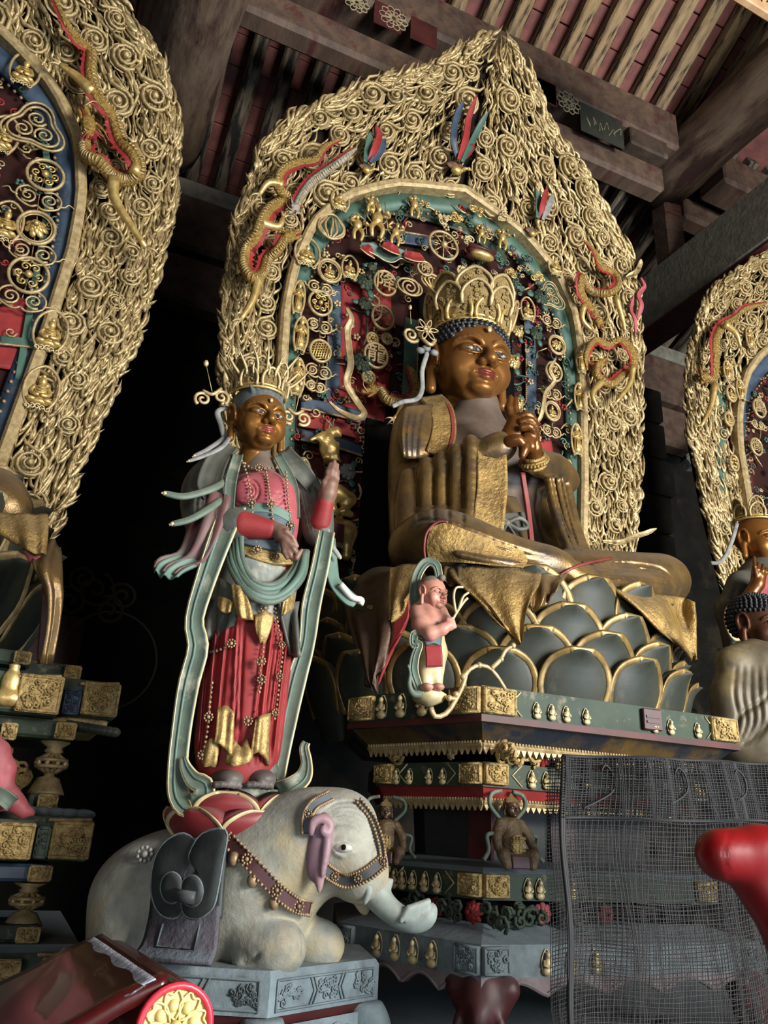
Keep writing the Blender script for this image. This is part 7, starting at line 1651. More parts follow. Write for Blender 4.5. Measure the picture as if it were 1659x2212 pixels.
# right-hand mandorla: characters and figures
chain('chain of round gilt characters on the mandorla at the right edge', [('d', 1640, 882, 22, 27, 'char', 0, .14, '萬'), ('s', 1638, 918, 18), ('d', 1634, 965, 20, 24, 'char', 0, .14, '像'), ('d', 1580, 850, 17, 24, 'figure'), ('d', 1575, 905, 15, 20, 'figure'), ('d', 1586, 1000, 14, 22, 'scroll')], 1635, 930)
for u, v, ru, rv, lab in ((1600, 842, 15, 32, 'gilt figure in a hoop on the right edge mandorla, beside the upper disc'), (1572, 800, 14, 30, 'gilt figure in a hoop under the dragon at the right edge'), (1620, 730, 14, 34, 'slender gilt figure high on the right edge mandorla')): hoop_figure(u, v, ru, rv, lab, 'stand', .13)
inner_strip('green_strip', [(1560, 830), (1556, 930), (1560, 1060), (1570, 1150)], .05, GREEN, .05, parent=RIGHTM)
inner_strip('red_panel', [(1600, 900), (1602, 1000), (1605, 1100)], .14, REDD, .02, parent=RIGHTM)
# ------------------------------------------------------------------ fine filigree filling the inner grounds
def filigree(parent, cx, ish, xr, n, seed, hole=None):
    R = np.random.default_rng(seed); bins = [MB(), MB(), MB()]; o_ = np.array(parent.location); c = 0
    while c < n:
        z = R.uniform(3.0, 6.35); x = R.uniform(*xr); w = float(win(z+.1))-.12
        if abs(x-ish) > w: continue
        if hole and hole(x, z): continue
        c += 1; k = int(R.choice([0, 0, 0, 1, 1, 2])); p = MP(cx, x, z, R.uniform(.04, .10))-o_
        if R.random() < .6: scroll_mesh(bins[k], p, R.uniform(.018, .042), 1.3, 1 if R.random() < .5 else -1, R.uniform(0, 6), R.uniform(.005, .009), n=11)
        elif R.random() < .5:
            a = R.uniform(0, 6)
            for q in range(5): bins[k].sphere(p+[.02*cos(a+q*1.26), -.005, .02*sin(a+q*1.26)], (.013, .008, .013), 5, 4)
        else:
            d = R.normal(0, .05, 3)*[1, .3, 1]; bins[k].tube(spline([p-d, p+R.normal(0, .02, 3), p+d], 7), [.003, .007, .009, .01, .008, .006, .002], 4)
    for b, nm, m_ in zip(bins, ('gilt_filigree', 'green_filigree', 'red_filigree'), (GOLDP, GREEN, RED)): b.build(nm, m_, parent)['kind'] = 'stuff'
filigree(MAIN, 2.55, -.11, (-1.4, 1.3), 620, 21, lambda x, z: -.45 < x < .35 and z < 5.6)
filigree(LEFTM, -1.6, 0, (-.1, 1.4), 300, 22); filigree(RIGHTM, 6.8, 0, (-1.4, -.3), 260, 23)
# ------------------------------------------------------------------ attendant child on the dais corner
OC = PY(925, 1500, 2.93)
AT = empty('attendant_child', tuple(OC), 0, 'small attendant boy with a looping scarf halo holding twigs beside the lotus throne', 'statue')
def LCx(u, v, Y=2.93): return PY(u, v, Y)-OC
def tc_(pts, r, k=.015, op='u', n=None): S.tube([LCx(*p) for p in pts], r, k, op, n)
hc3 = LCx(934, 1284, 2.91)
obj('head', head_data('child_head', head_color((.72, .50, .42), (.66, .44, .37), (.58, .30, .28), (.3, .2, .18)), material('painted_flesh_face', (.7, .5, .4), None, attr=True, rough=.45)), None, AT, tuple(hc3), (radians(4), 0, radians(22)), .056)
mb = MB(); mb.sphere((0, .2, .62), (.96, 1.06, .86), 14, 10); mb.sphere((.1, -.75, 1.25), (.3, .3, .28), 8, 6); mb.build('shaven_hair', material('shaven_hair', (.42, .40, .35), (.36, .33, .29), 9, rough=.7), AT, loc=tuple(hc3), rot=(radians(4), 0, radians(22)), scale=.056)
S = sdf_for([LCx(890, 1310, 2.98), LCx(985, 1480, 2.85)], .07, .0065)
tc_([(925, 1318, 2.94), (926, 1350, 2.93), (930, 1380, 2.93)], [.062, .07, .058], k=.02); tc_([(905, 1322, 2.94), (950, 1322, 2.92)], [.035, .03], k=.02)
tc_([(902, 1322, 2.94), (908, 1352, 2.89), (930, 1368, 2.84)], [.036, .036, .03], k=.015); tc_([(930, 1368, 2.84), (955, 1360, 2.82), (970, 1350, 2.81)], [.03, .024, .022], k=.012); tc_([(952, 1325, 2.92), (966, 1345, 2.86), (972, 1352, 2.83)], [.03, .026, .022], k=.012)
for k in range(4): tc_([(966+3*k, 1338+6*k, 2.805), (978+2*k, 1336+6*k, 2.80)], [.0085, .0075], k=.004)
obj('body', S.data('body'), PINK, AT)
S = sdf_for([LCx(890, 1380, 2.98), LCx(985, 1490, 2.85)], .06, .0065)
tc_([(932, 1378, 2.93), (934, 1410, 2.92), (930, 1440, 2.92)], [.056, .06, .052], k=.02); tc_([(918, 1440, 2.92), (920, 1478, 2.91)], [.034, .024], k=.02); tc_([(942, 1440, 2.92), (944, 1478, 2.90)], [.034, .024], k=.02); obj('trousers', S.data('trousers'), CREAM, AT)
ribbon_obj('red_apron', spline([LCx(936, 1395, 2.855), LCx(938, 1418, 2.85), (LCx(938, 1440, 2.86))], 10), .034, VIEW, RED, AT, th=.012)
ribbon_obj('blue_sash', spline([LCx(916, 1385, 2.86), LCx(936, 1380, 2.85), (LCx(952, 1386, 2.86))], 10), .02, VIEW, BLUEGREY, AT, th=.012)
for u in (920, 944): MB().sphere(LCx(u, 1485, 2.87), (.026, .045, .018), 8, 6).build('foot', PINK, AT)
scarf('halo_scarf', [(898, 1330, 2.96), (895, 1290, 2.98), (900, 1245, 2.98), (920, 1216, 2.97), (942, 1222, 2.95), (950, 1258, 2.94)], [.018, .02, .02, .02, .018, .012], SAGE, off=OC, parent=AT, er=.003, n=30)
scarf('trailing_scarf', [(915, 1375, 2.88), (895, 1370, 2.88), (893, 1392, 2.88), (905, 1392, 2.87), (896, 1420, 2.88), (893, 1450, 2.89), (902, 1480, 2.89), (908, 1500, 2.88)], [.012, .016, .016, .014, .016, .018, .016, .01], SAGE, off=OC, parent=AT, er=.003, n=34)
tube_obj('scarf_tip', spline([LCx(908, 1500, 2.88), LCx(892, 1498, 2.88), (LCx(884, 1480, 2.88)), LCx(886, 1455, 2.88), LCx(881, 1436, 2.88)], 16), np.linspace(.018, .004, 16), SAGE, AT, n=7)
mb = MB()
for pts in ([(972, 1350), (985, 1325), (1002, 1300), (1010, 1292)], [(985, 1325), (980, 1290), (985, 1270), (1000, 1268)], [(990, 1318), (1000, 1290), (1012, 1280)]): mb.tube(spline([LCx(u, v, 2.80) for u, v in pts], 10), .006, 5)
mb.build('twigs', CREAM, AT)
MB().lathe([(.01, -.05), (.06, -.03), (.078, .0), (.06, .012)], 16).build('lotus_pad', CREAM, AT)
mb = MB()
for pts in ([(930, 1528), (940, 1548), (965, 1540), (985, 1510), (1000, 1480), (1010, 1450), (1035, 1437), (1060, 1445), (1080, 1470), (1092, 1490)], [(1060, 1445), (1080, 1425), (1092, 1405), (1108, 1395)], [(985, 1510), (970, 1508)], [(1010, 1450), (1000, 1462)]): mb.tube(spline([PY(u, v, 2.86)-OC for u, v in pts], 20), np.linspace(.012, .008, 20), 6)
for u, v in ((970, 1508), (1000, 1462), (1108, 1395), (1035, 1437), (985, 1500), (1082, 1424)): mb.sphere(PY(u, v, 2.86)-OC, .014, 8, 6)
mb.build('branch_support', GOLDP, AT)

# ------------------------------------------------------------------ guardians seated in the dais waist
def guardian(u, v, Y, s_, label, turn=0.0):
    p = PY(u, v, Y); e = empty('waist_guardian', tuple(p), turn, label, 'statue', 'guardians in the dais waist'); S = SDF((-.2*s_*5, -.2*s_*5, -.05), (.2*s_*5, .16*s_*5, 1.25*s_*1.6), s_*.03)
    q = lambda *a: np.array(a)*s_
    S.tube([q(0, 0, .25), q(0, -.02, .6), q(0, 0, .95)], np.array([.30, .32, .27])*s_, k=.1*s_); S.cap(q(-.3, 0, 1.0), q(.3, 0, 1.0), .15*s_, .15*s_, k=.1*s_)
    for g in (-1, 1):
        S.tube([q(g*.36, 0, 1.0), q(g*.55, -.1, .7), q(g*.6, -.25, .4)], np.array([.14, .14, .11])*s_, k=.05*s_); S.tube([q(g*.2, -.05, .2), q(g*.5, -.35, .25), q(g*.42, -.4, -.0)], np.array([.19, .17, .12])*s_, k=.06*s_)
    o = obj('armoured_body', S.data('armoured_body'), material('dark_armour', (.44, .36, .25), (.32, .26, .19), 20, metal=.3, rough=.5, bump=.5, bscale=60), e)
    hd_ = obj('head', head_data('guardian_head', head_color((.36, .30, .24), (.30, .25, .2), (.3, .2, .17)), SKINV), None, e, tuple(q(0, -.05, 1.42)), (0, 0, -turn*.3), .2*s_)
    mb = MB(); mb.sphere((0, .1, .75), (1.0, 1.05, .75), 12, 8); mb.lathe([(.5, 1.3), (.3, 1.6), (.05, 1.9)], 10); mb.build('helmet', GILTREL, hd_)
    for g in (-1, 1):
        P = spline([q(g*.25, .1, 1.1), q(g*.6, .1, 1.45), q(g*.55, .1, 1.75), q(g*.2, .12, 1.85)], 18); tube_obj('scarf_loop', P, .06*s_, SAGE, e, n=6)
        P = spline([q(g*.5, -.1, .75), q(g*.85, -.1, .7), q(g*.8, -.1, .35), q(g*1.0, -.15, .1)], 18); tube_obj('scarf_loop', P, .06*s_, SAGE, e, n=6)
    mb = MB(); mb.sphere(q(0, -.3, .5), (.24*s_, .12*s_, .26*s_), 10, 8)
    for k in range(-2, 3):
        for j in range(4): mb.sphere(q(k*.09, -.40+.02*abs(k), .36+j*.1), (.05*s_,)*3, 5, 4)
    mb.build('belly_armour', GILTREL, e); ribbon_obj('red_skirt', spline([q(0, -.38, .25), q(0, -.42, .05), q(0, -.42, -.08)], 8), .3*s_, (0, -1, 0), REDD, e, th=.02); return e
guardian(1103, 1868, 3.12, .16, 'armoured guardian seated at the dais corner with looping scarves', .1)
guardian(828, 1858, 3.62, .15, 'armoured guardian at the far left corner of the dais waist, behind the elephant head', -.5)

# ------------------------------------------------------------------ dark curly-haired Buddha and crowned bodhisattva at the right edge
OR_ = PY(1625, 1612, 3.5); RB = empty('dark_buddha', tuple(OR_), 0, 'dark faced Buddha with snail curls in a grey gold robe, cut by the right edge', 'statue')
def LR(u, v, Y=3.5): return PY(u, v, Y)-OR_
hr = LR(1640, 1356, 3.5); hh = obj('head', head_data('dark_buddha_head', head_color((.36, .24, .18), (.28, .18, .14), (.34, .17, .15), (.4, .3, .22)), SKINV), None, RB, tuple(hr), (radians(4), 0, radians(10)), .145)
curls_mesh(.17).build('hair_curls', HAIR, hh)
S = SDF((-.36, -.35, -.12), (.6, .36, .78), .012)
S.tube([LR(1640, 1610), LR(1640, 1540), LR(1640, 1460)], [.25, .25, .22], k=.08); S.tube([LR(1592, 1440), LR(1580, 1500), LR(1590, 1600)], [.10, .11, .12], k=.06); S.tube([LR(1580, 1430), LR(1640, 1415), LR(1700, 1430)], [.09, .09, .09], k=.06); V, Fc = S.mesh()
V = chase(V, OR_, [[(1590+16*k, 1440), (1586+18*k, 1500), (1596+16*k, 1560), (1585+10*k, 1610)] for k in range(5)], 4, .012); V = chase(V, OR_, [[(1575, 1590), (1605, 1540), (1640, 1520), (1659, 1500)], [(1600, 1610), (1630, 1590), (1659, 1560)]], 5, .015)
obj('robe', mesh_data('robe', V, Fc), material('grey_gold_robe', (.40, .36, .28), (.31, .28, .22), 6, metal=.1, rough=.55, bump=.1, c3=(.46, .40, .26), s3=4, t3=.6), RB)
OQ = PY(1640, 1330, 4.0); QB = empty('crowned_bodhisattva', tuple(OQ), 0, 'crowned bodhisattva with gilt face and raised fingers at the right edge', 'statue')
def LQ(u, v, Y=4.0): return PY(u, v, Y)-OQ
hq = LQ(1640, 1172, 4.0); h4 = obj('head', head_data('right_bodhisattva_head', head_color((.56, .38, .18), (.42, .26, .13), (.46, .22, .18)), SKINV), None, QB, tuple(hq), (radians(4), 0, radians(6)), .155)
obj('hair', h2.children[0].data, None, h4)
cr4 = crown(QB, hq, h4.rotation_euler, .155, [(.98, 1.1, 5, .62, .7, .1, radians(190), GOLDP), (1.0, 1.5, 5, .55, .6, .25, radians(200), GOLDP)], base_r=.98, base_z=1.05)
S = SDF((-.42, -.4, -.35), (.55, .36, .62), .013); S.tube([LQ(1650, 1400), LQ(1650, 1300), LQ(1650, 1260)], [.27, .24, .2], k=.08); S.tube([LQ(1600, 1262), LQ(1582, 1320), LQ(1600, 1390)], [.10, .11, .12], k=.05); V, Fc = S.mesh(); V = chase(V, OQ, [[(1590+14*k, 1265), (1580+16*k, 1320), (1590+14*k, 1390)] for k in range(5)], 5, .02)
obj('robe', mesh_data('robe', V, Fc), GREYCLOTH, QB); ribbon_obj('rose_bodice', spline([LQ(1655, 1240, 3.74), LQ(1652, 1290, 3.70), LQ(1655, 1340, 3.70)], 10), .10, VIEW, ROSE, QB, th=.03)
S = sdf_for([LQ(1610, 1290, 3.75), LQ(1659, 1190, 3.6)], .08, .008); S.tube([LQ(1618, 1290, 3.72), LQ(1636, 1262, 3.68), LQ(1640, 1246, 3.67)], [.05, .045, .045], k=.02)
for k, (du, dv) in enumerate(((-8, -42), (0, -30), (10, -26), (16, -18))): S.tube([LQ(1634+4*k, 1246, 3.66), LQ(1634+4*k+du*.5, 1246+dv*.5, 3.64), LQ(1634+4*k+du*.6, 1246+dv, 3.64)], [.017, .015, .011], k=.008)
obj('hand', S.data('hand'), SKIN, QB)
P = spline([LQ(1592, 1130, 3.95), LQ(1584, 1160, 3.93), LQ(1568, 1200, 3.93), LQ(1552, 1215, 3.93), LQ(1536, 1216, 3.93)], 20); tube_obj('crown_tie', P, .016, SILVER, QB, n=7, flat=.6, up=VIEW)
mb = MB(); mb.tube(LQ(1585, 1345, 3.9)+ring_pts(.075, .12, 26), .012, 6, closed=True); mb.tube(LQ(1585, 1345, 3.9)+ring_pts(.05, .09, 22), .006, 5, closed=True); mb.build('side_hoop', CREAM, QB)
sheet('teal_fin', [[tuple(PY(*p)) for p in r_] for r_ in ([(1548, 1400, 3.8), (1562, 1402, 3.78)], [(1558, 1416, 3.8), (1572, 1410, 3.78)], [(1580, 1425, 3.8), (1588, 1418, 3.78)])], TEAL, QB, OQ, nu=6, nv=8)

# ------------------------------------------------------------------ left altar cut by the frame: lotus, drapery, redented tiers on balusters
YA = 3.55
OL = PY(60, 2170, YA); LA_ = empty('left_altar', tuple(OL), 0, 'gilt tiered altar with balusters at the left edge', 'altar')
def bxp(mb, u0, u1, v0, v1, Y, dep, bev=.012):
    a = PY(u1, (v0+v1)/2, Y); x1 = a[0]; x0 = PY(u0, (v0+v1)/2, Y)[0]; z1 = PY(u1, v0, Y)[2]; z0 = PY(u1, v1, Y)[2]
    mb.box(np.array([(x0+x1)/2, Y+dep/2, (z0+z1)/2])-OL, ((x1-x0)/2, dep/2, (z1-z0)/2), bev=bev); return x0, x1, z0, z1
def lpanel(u0, u1, v0, v1, Y, mat=GILTREL, seed=0, name='gilt_panel'):
    x1 = PY(u1, (v0+v1)/2, Y)[0]; x0 = PY(u0, (v0+v1)/2, Y)[0]; z1 = PY(u1, v0, Y)[2]; z0 = PY(u1, v1, Y)[2]
    return relief_panel(name, None, mat, LA_, np.eye(3), np.array([(x0+x1)/2, Y-.012, (z0+z1)/2])-OL, (x1-x0)/2, (z1-z0)/2, seed, .014)
for nm, u0, u1, v0, v1, Y, dep, mat in (('step', -260, 66, 1408, 1440, YA+.1, .9, GREEND), ('step', -260, 174, 1438, 1472, YA+.22, .8, GREEND), ('upper_tier', -260, 133, 1462, 1548, YA, 1.0, GREEND), ('upper_tier', -260, 256, 1476, 1556, YA+.12, .9, GREEND),
                                        ('under_moulding', -260, 232, 1556, 1572, YA+.16, .8, GILTREL), ('rail', -260, 163, 1560, 1600, YA+.12, .7, GREEND), ('lower_tier', -260, 72, 1772, 1862, YA, 1.0, GREEND), ('lower_tier', -260, 197, 1768, 1862, YA+.1, .9, GREEND),
                                        ('tier_top', -260, 190, 1752, 1768, YA+.12, .85, STONED), ('rail', -260, 112, 1868, 1906, YA+.1, .7, BLUE), ('pedestal_block', 58, 124, 1716, 1750, YA+.16, .2, GREEND), ('pedestal_block', -100, 86, 2000, 2036, YA+.08, .3, GREEND), ('base_top', -260, 174, 2040, 2062, YA+.06, 1.2, STONED), ('base', -260, 176, 2060, 2160, YA+.06, 1.2, GREEND), ('plinth', -260, 190, 2158, 2700, YA+.1, 1.3, REDD)):
    mb = MB(); bxp(mb, u0, u1, v0, v1, Y, dep); mb.build(nm, mat, LA_, False)
for i, (u0, u1, v0, v1, Y) in enumerate(((30, 66, 1412, 1438, YA+.1), (138, 174, 1442, 1470, YA+.22), (36, 133, 1464, 1546, YA), (176, 256, 1480, 1552, YA+.12), (118, 163, 1564, 1600, YA+.12), (-10, 72, 1778, 1858, YA), (108, 197, 1776, 1858, YA+.1), (60, 112, 1870, 1904, YA+.1), (80, 124, 1718, 1748, YA+.16), (34, 86, 2002, 2034, YA+.08), (-20, 40, 2070, 2155, YA+.0), (84, 176, 2066, 2156, YA+.06), (2, 36, 1564, 1600, YA+.1))): lpanel(u0, u1, v0, v1, Y, seed=40+i)
lpanel(136, 172, 1490, 1548, YA+.115, BLUE, 60, 'painted_field'); lpanel(76, 104, 1785, 1856, YA+.095, SAGE, 61, 'painted_field')
mb = MB()
for k in range(44):
    for u, v, Y in ((36+2.2*k, 1461, YA), (176+1.85*k, 1477, YA+.12), (108+2.05*k, 1771, YA+.1), (84+2.1*k, 2062, YA+.06)): mb.sphere(PY(u, v, Y-.015)-OL, .008, 5, 4)
b_ = mb.build('bead_moulding', BEAD, LA_); b_['kind'] = 'stuff'
def baluster(u, v0, v1, Y, open_=True, label='baluster'):
    a, b = PY(u, v1, Y)-OL, PY(u, v0, Y)-OL; H = b[2]-a[2]; mb = MB(); mb.lathe([(.075*1, 0), (.07, .06*H), (.045, .30*H), (.022, .34*H), (.02, .40*H), (.022, .76*H), (.04, .80*H), (.03, .88*H), (.06, .97*H), (.06, 1.0*H)], 16, a)
    o = mb.build('baluster', GOLDP, LA_); mb = MB()
    for k in range(9):
        t = 2*pi*k/9; mb.tube(spline([a+[.02*cos(t), .02*sin(t), .42*H], a+[.062*cos(t+.2), .062*sin(t+.2), .58*H], a+[.02*cos(t+.4), .02*sin(t+.4), .74*H]], 9), .011, 5)
    for z in (.52, .64): mb.tube(a+np.column_stack([.06*np.cos(np.linspace(0, 2*pi, 20)), .06*np.sin(np.linspace(0, 2*pi, 20)), np.full(20, z*H)]), .009, 5)
    mb.build('openwork_bulb', GOLDP, o)
baluster(98, 1600, 1716, YA+.26); baluster(48, 1906, 2000, YA+.2)
mb = MB()
for k in range(9): c = PY(150+12*k, 1566+2.0*k, YA+.17)-OL; mb.sphere(c, (.03, .03, .022), 8, 6)
mb.build('lotus_moulding', PETAL, LA_); mb = MB()
for k in range(5): c = PY(60+30*k, 1752+2*k, YA+.14)-OL; mb.sphere(c, (.05, .05, .022), 10, 6)
mb.build('lotus_moulding', STONED, LA_)
S = sdf_for([PY(-10, 1480, YA-.05)-OL, PY(40, 1540, YA-.05)-OL], .1, .01); c = PY(12, 1530, YA)-OL; S.ell(c+[0, 0, .04], (.06, .04, .035), k=.02); S.ell(c+[0, 0, .10], (.04, .03, .06), k=.02); S.ell(c+[0, 0, .175], (.024, .024, .03), k=.01); obj('relief_figure', S.data('relief_figure'), GOLDB, LA_)
# carved screen and pink flesh figure behind the baluster
mb = MB(); R = np.random.default_rng(4)
for k in range(26): scroll_mesh(mb, PY(R.uniform(-20, 52), R.uniform(1610, 1740), YA+.3)-OL, R.uniform(.02, .045), 1.4, 1 if k % 2 else -1, R.uniform(0, 6), .010, n=14)
mb.build('carved_screen', GILTREL, LA_)
OP = PY(15, 1750, YA+.05); PN = empty('pink_strongman', tuple(OP), 0, 'pink limbed figure crouching on the left altar, cut by the frame', 'statue'); S = sdf_for([PY(-60, 1600, YA+.2)-OP, PY(80, 1760, YA-.1)-OP], .1, .012)
for pts, r in (([(-50, 1600), (-45, 1660), (-35, 1725)], [.08, .075, .07]), ([(-30, 1608), (-2, 1622), (14, 1660), (10, 1690), (-8, 1702)], [.045, .038, .034, .03, .026]), ([(-30, 1725), (20, 1724), (38, 1738), (50, 1752), (70, 1755)], [.055, .042, .032, .024, .014])): S.tube([PY(u, v, YA-.02)-OP for u, v in pts], r, k=.02)
obj('limbs', S.data('limbs'), ROSE, PN); ribbon_obj('white_loincloth', spline([PY(-20, 1712, YA-.07)-OP, PY(8, 1722, YA-.08)-OP, PY(26, 1735, YA-.07)-OP], 8), .028, VIEW, SAGE, PN, th=.03, fold=.3)
# left lotus throne petals with the drapery end
LLC = np.array([-1.25, 4.45]); OLL = np.array([LLC[0], LLC[1], PY(60, 1420, 3.7)[2]])
LL = empty('left_lotus_throne', tuple(OLL), 0, 'dark lotus throne with gold rimmed petals at the left edge', 'throne')
PBL = petal_mesh(.42, .52, .07, PETAL, GOLDP, rimw=.12, tipc=-1.0)
V, Fc = lathe([(.9, 0), (1.05, .12), (1.08, .4), (1.0, .55), (.3, .6)], 30); V[:, 1] = np.minimum(V[:, 1], .15); obj('seed_pod', mesh_data('seed_pod', V, Fc), PETAL, LL)
for ring, (rad, z, tl, of, s_) in enumerate(((1.06, -.02, .34, .5, 1.0), (1.06, .14, .20, 0, 1.1), (1.02, .30, .1, .5, 1.1))):
    for k in range(0, 5): place_petal(LL, PBL, (k+of)*radians(20)+.15, rad, z, tl, s_)
OLB = PY(60, 1120, 3.6); LBD = empty('left_buddha_robe', tuple(OLB), 0, 'gilt robe hem of the left Buddha spilling over its lotus throne', 'statue')
sheet('robe_fold', [[tuple(PY(*p)) for p in r_] for r_ in ([(-60, 1110, 3.6), (40, 1112, 3.5), (104, 1114, 3.5)], [(-40, 1140, 3.5), (50, 1150, 3.4), (104, 1155, 3.4)], [(20, 1150, 3.45), (60, 1190, 3.38), (100, 1198, 3.38)])], ROBED, LBD, OLB, wave=.01)
sheet('robe_tail', [[tuple(PY(*p)) for p in r_] for r_ in ([(100, 1168, 3.5), (118, 1170, 3.5), (130, 1200, 3.52)], [(70, 1210, 3.45), (105, 1230, 3.42), (134, 1250, 3.46)], [(95, 1270, 3.45), (115, 1280, 3.42), (134, 1290, 3.46)], [(104, 1340, 3.46), (114, 1345, 3.44), (124, 1340, 3.46)], [(98, 1430, 3.48), (100, 1434, 3.46), (103, 1430, 3.48)])], ROBE, LBD, OLB, wave=.016, waves=2)
sheet('red_lining', [[tuple(PY(*p)) for p in r_] for r_ in ([(50, 1185, 3.46), (70, 1200, 3.45), (96, 1200, 3.45)], [(66, 1215, 3.47), (80, 1218, 3.46), (92, 1212, 3.46)])], ROSE, LBD, OLB, nu=8, nv=6)
sheet('red_lining', [[tuple(PY(*p)) for p in r_] for r_ in ([(92, 1268, 3.49), (104, 1278, 3.48)], [(88, 1330, 3.5), (106, 1340, 3.49)], [(82, 1400, 3.5), (102, 1380, 3.49)], [(82, 1435, 3.5), (96, 1430, 3.49)])], REDD, LBD, OLB, nu=6, nv=8)
S = SDF((-1.2, -.3, -.15), (.12, .5, .5), .02); S.tube([PY(-150, 1100, 3.9)-OLB, PY(-20, 1090, 3.85)-OLB, PY(20, 1105, 3.8)-OLB], [.2, .17, .1], k=.05); obj('knee', S.data('knee'), ROBE, LBD)

# ------------------------------------------------------------------ black protective netting
YN = 2.2; x0, x1 = 1.64, 4.1; z0, z1 = .72, 1.855
ON = np.array([x0, YN, z0]); NT = empty('protective_netting', tuple(ON), 0, 'black protective netting hung in front of the dais at the lower right', 'netting')
def netpt(a, b, l=0.0):
    """a along, b up (0..1): sagging cloth with soft ripples"""
    x = a*(x1-x0); z = b*(z1-z0)+.11*a*b+.012*np.sin(a*25)*(1-b)*b*2; y = .03*np.sin(a*17+b*2)+.02*np.sin(a*41)+.04*np.sin(b*5)*a+l; return np.stack(np.broadcast_arrays(x+.008*np.sin(b*14+a*9), y, z), -1)
def threads(l, na, nb, r, a1=1.0, b0=0.0, b1=1.0):
    mb = MB()
    for i in range(na+1): bb = np.linspace(b0, b1, 26); mb.tube(netpt(np.full(26, a1*i/na)+.0035*np.sin(bb*9+i*.7), bb, l), r, 3, caps=False)
    for j in range(nb+1): aa = np.linspace(0, a1, 60); mb.tube(netpt(aa, np.full(60, b0+(b1-b0)*j/nb)+.002*np.sin(aa*40+j), l), r, 3, caps=False)
    return mb
o = threads(0, 165, 80, .0013).build('net_threads', NETL, NT); o['kind'] = 'stuff'
o = threads(.09, 210, 100, .0017).build('net_lining', NET, NT); o['kind'] = 'stuff'
o = threads(.05, 26, 100, .0012, a1=.13).build('folded_net_edge', NETL, NT); o['kind'] = 'stuff'
o = threads(.012, 260, 24, .0019, b0=.835, b1=1.0).build('dense_net_hem', NET, NT); o['kind'] = 'stuff'
o = threads(-.012, 240, 22, .0019, b0=.835, b1=1.0).build('dense_net_hem', NET, NT); o['kind'] = 'stuff'
tube_obj('top_cord', netpt(np.linspace(0, 1, 60), np.ones(60)), .008, NET, NT, n=6); tube_obj('hem_cord', netpt(np.linspace(0, 1, 60), np.full(60, .833)), .007, NET, NT, n=6)
for a_ in (0.0, .004): tube_obj('side_cord', netpt(np.full(30, a_), np.linspace(0, 1, 30)), .007, NET, NT, n=6)
for a_, s_ in ((.06, 1), (.175, 1), (.30, -1)):
    p = netpt(a_, .96); P = spline([p+[-.02, -.02, .0], p+[.0, -.02, .02], p+[.03, -.02, -.01], p+[.025, -.02, -.06], p+[-.05, -.02, -.1], p+[-.10, -.02, -.12]], 18); tube_obj('hook_wire', P, .0035, NET, NT, n=5)
# a post frame the netting is tied to
MB().box((x1-x0+.03, 0, .2), (.025, .025, 1.1), bev=.006).build('frame_post', WOOD, NT, False)

# ------------------------------------------------------------------ lacquered altar tables in the foreground
OT = PY(1560, 1850, 1.55); RTb = empty('red_altar_table', tuple(OT), 0, 'bright red lacquered altar table with a rolled end at the right edge', 'table')
def LTb(u, v, Y=1.55): return PY(u, v, Y)-OT
S = sdf_for([LTb(1480, 1760, 1.55)-[.02, .22, .02], LTb(1760, 2230, 1.55)+[.02, .3, .02]], .03, .0085)
def tt(pts, r, k=.03): S.tube([LTb(*p) for p in pts], r, k)
tt([(1556, 1846, 1.58), (1640, 1846, 1.55), (1900, 1850, 1.45)], [.060, .066, .07], k=.02)
tt([(1600, 1870, 1.58), (1660, 1930, 1.55), (1720, 2030, 1.52), (1790, 2160, 1.5), (1850, 2300, 1.48)], [.04, .055, .06, .06, .06], k=.05)
tt([(1660, 1880, 1.58), (1760, 1980, 1.55), (1850, 2150, 1.5)], [.06, .09, .1], k=.06); tt([(1700, 1850, 1.58), (1850, 1980, 1.55)], [.06, .12], k=.06)
V, Fc = S.mesh(); V = chase(V, OT, [[(1590, 1780), (1572, 1810), (1566, 1850), (1575, 1890), (1585, 1915)]], 2.2, .004); o = obj('rolled_end', mesh_data('rolled_end', V, Fc), LACQ, RTb)
# the rest of the table beyond the frame
c0 = LTb(1900, 2200, 1.5); MB().box(c0+[1.1, .2, -.25], (.8, .34, .035), bev=.01).build('table_top', LACQ, RTb, False)
for dx in (.3, 1.4):
    for dy in (-.05, .45): MB().box(c0+[dx+.35, dy, -.75], (.04, .04, .5), bev=.008).build('leg', LACQ, RTb, False)
OT2 = PY(375, 2205, 1.75); LTB = empty('maroon_altar_table', tuple(OT2), 0, 'maroon lacquered altar table with a gilt flower on its rolled end, lower left', 'table')
A = PY(376, 2218, 1.75)-OT2; B_ = PY(228, 2098, 2.35)-OT2; ax = (B_-A)/np.linalg.norm(B_-A); dn = np.cross(ax, [0, 0, 1]); dn /= np.linalg.norm(dn); up_ = np.cross(dn, ax); n = 30
a = np.linspace(0, 2*pi, n, endpoint=False); RR = .074
def sec(c, r): return [c+r*(cos(t)*dn+sin(t)*up_) for t in a]
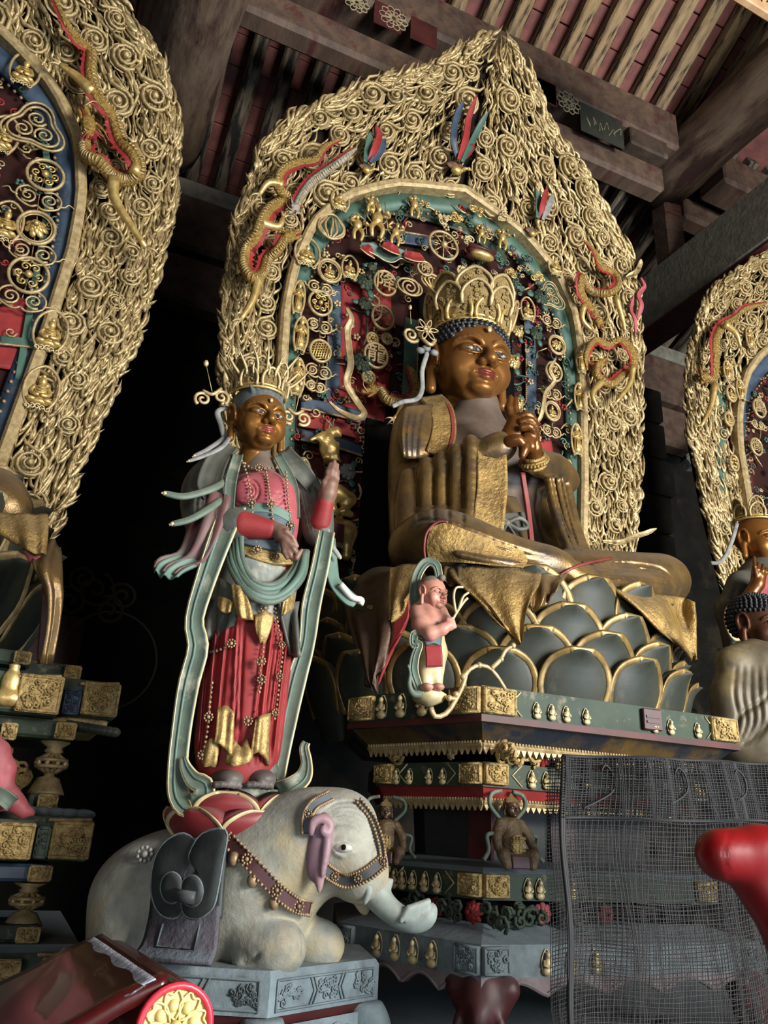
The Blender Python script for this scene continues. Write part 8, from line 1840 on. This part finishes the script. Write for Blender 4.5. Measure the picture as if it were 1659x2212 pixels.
rings = [sec(A, RR*.96), sec(A+ax*.012, RR), sec(B_-ax*.03, RR), sec(B_, RR*.9), sec(B_+ax*.012, RR*.6)]; V = np.concatenate(rings); Fc = [(r*n+i, r*n+(i+1) % n, (r+1)*n+(i+1) % n, (r+1)*n+i) for r in range(4) for i in range(n)]+[tuple(range(n-1, -1, -1)), tuple(range(4*n, 5*n))]
obj('rolled_end', mesh_data('rolled_end', V, Fc), LACQD, LTB)
tube_obj('pink_rim', np.array(sec(A-ax*.004, RR*.93)), .0075, LACQP, LTB, n=6, closed=True)
mb = MB(); mb.add([A-ax*.002]+sec(A-ax*.002, RR*.86), [(0, i+1, (i+1) % n+1) for i in range(n)]); mb.build('end_disc', YELLOW, LTB); mb = MB()
for k in range(8):
    t = 2*pi*k/8+.2; d_ = cos(t)*dn+sin(t)*up_; e_ = -sin(t)*dn+cos(t)*up_; c = A-ax*.005
    mb.tube(spline([c+d_*.012, c+d_*.035+e_*.017, c+d_*.060+e_*.012, c+d_*.055, c+d_*.060-e_*.012, c+d_*.035-e_*.017, c+d_*.012], 20), .0026, 5); mb.sphere(c+d_*.036+ax*.004, (.012,)*3, 6, 5)
mb.sphere(A-ax*.008, (.013,)*3, 8, 6); mb.build('carved_flower', YELLOW, LTB)
# table top falling away from the roll to the left
q = -dn if dn[0] > 0 else dn
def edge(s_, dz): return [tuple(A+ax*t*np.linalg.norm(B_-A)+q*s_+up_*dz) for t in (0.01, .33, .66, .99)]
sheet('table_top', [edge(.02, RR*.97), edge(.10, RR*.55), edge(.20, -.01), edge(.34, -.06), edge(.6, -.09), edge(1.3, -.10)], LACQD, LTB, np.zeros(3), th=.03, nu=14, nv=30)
sheet('pale_strip', [edge(.045, RR*1.06), edge(.07, RR*.90), edge(.085, RR*.78), edge(.10, RR*.70)], material('pale_glossy_strip', (.55, .58, .64), (.72, .76, .82), 40, rough=.15, bump=.8, bscale=50, spec=.8), LTB, np.zeros(3), th=.004, nu=26, nv=8, wave=.0012, waves=3)  # thin pale glossy strip along the curve beside the roll
for t, s_ in ((.1, .25), (.9, .25), (.1, 1.1), (.9, 1.1)):
    c = A+ax*t*np.linalg.norm(B_-A)+q*s_-up_*.1; MB().box((c[0], c[1], c[2]-.5), (.03, .03, .5), bev=.006).build('leg', LACQD, LTB, False)
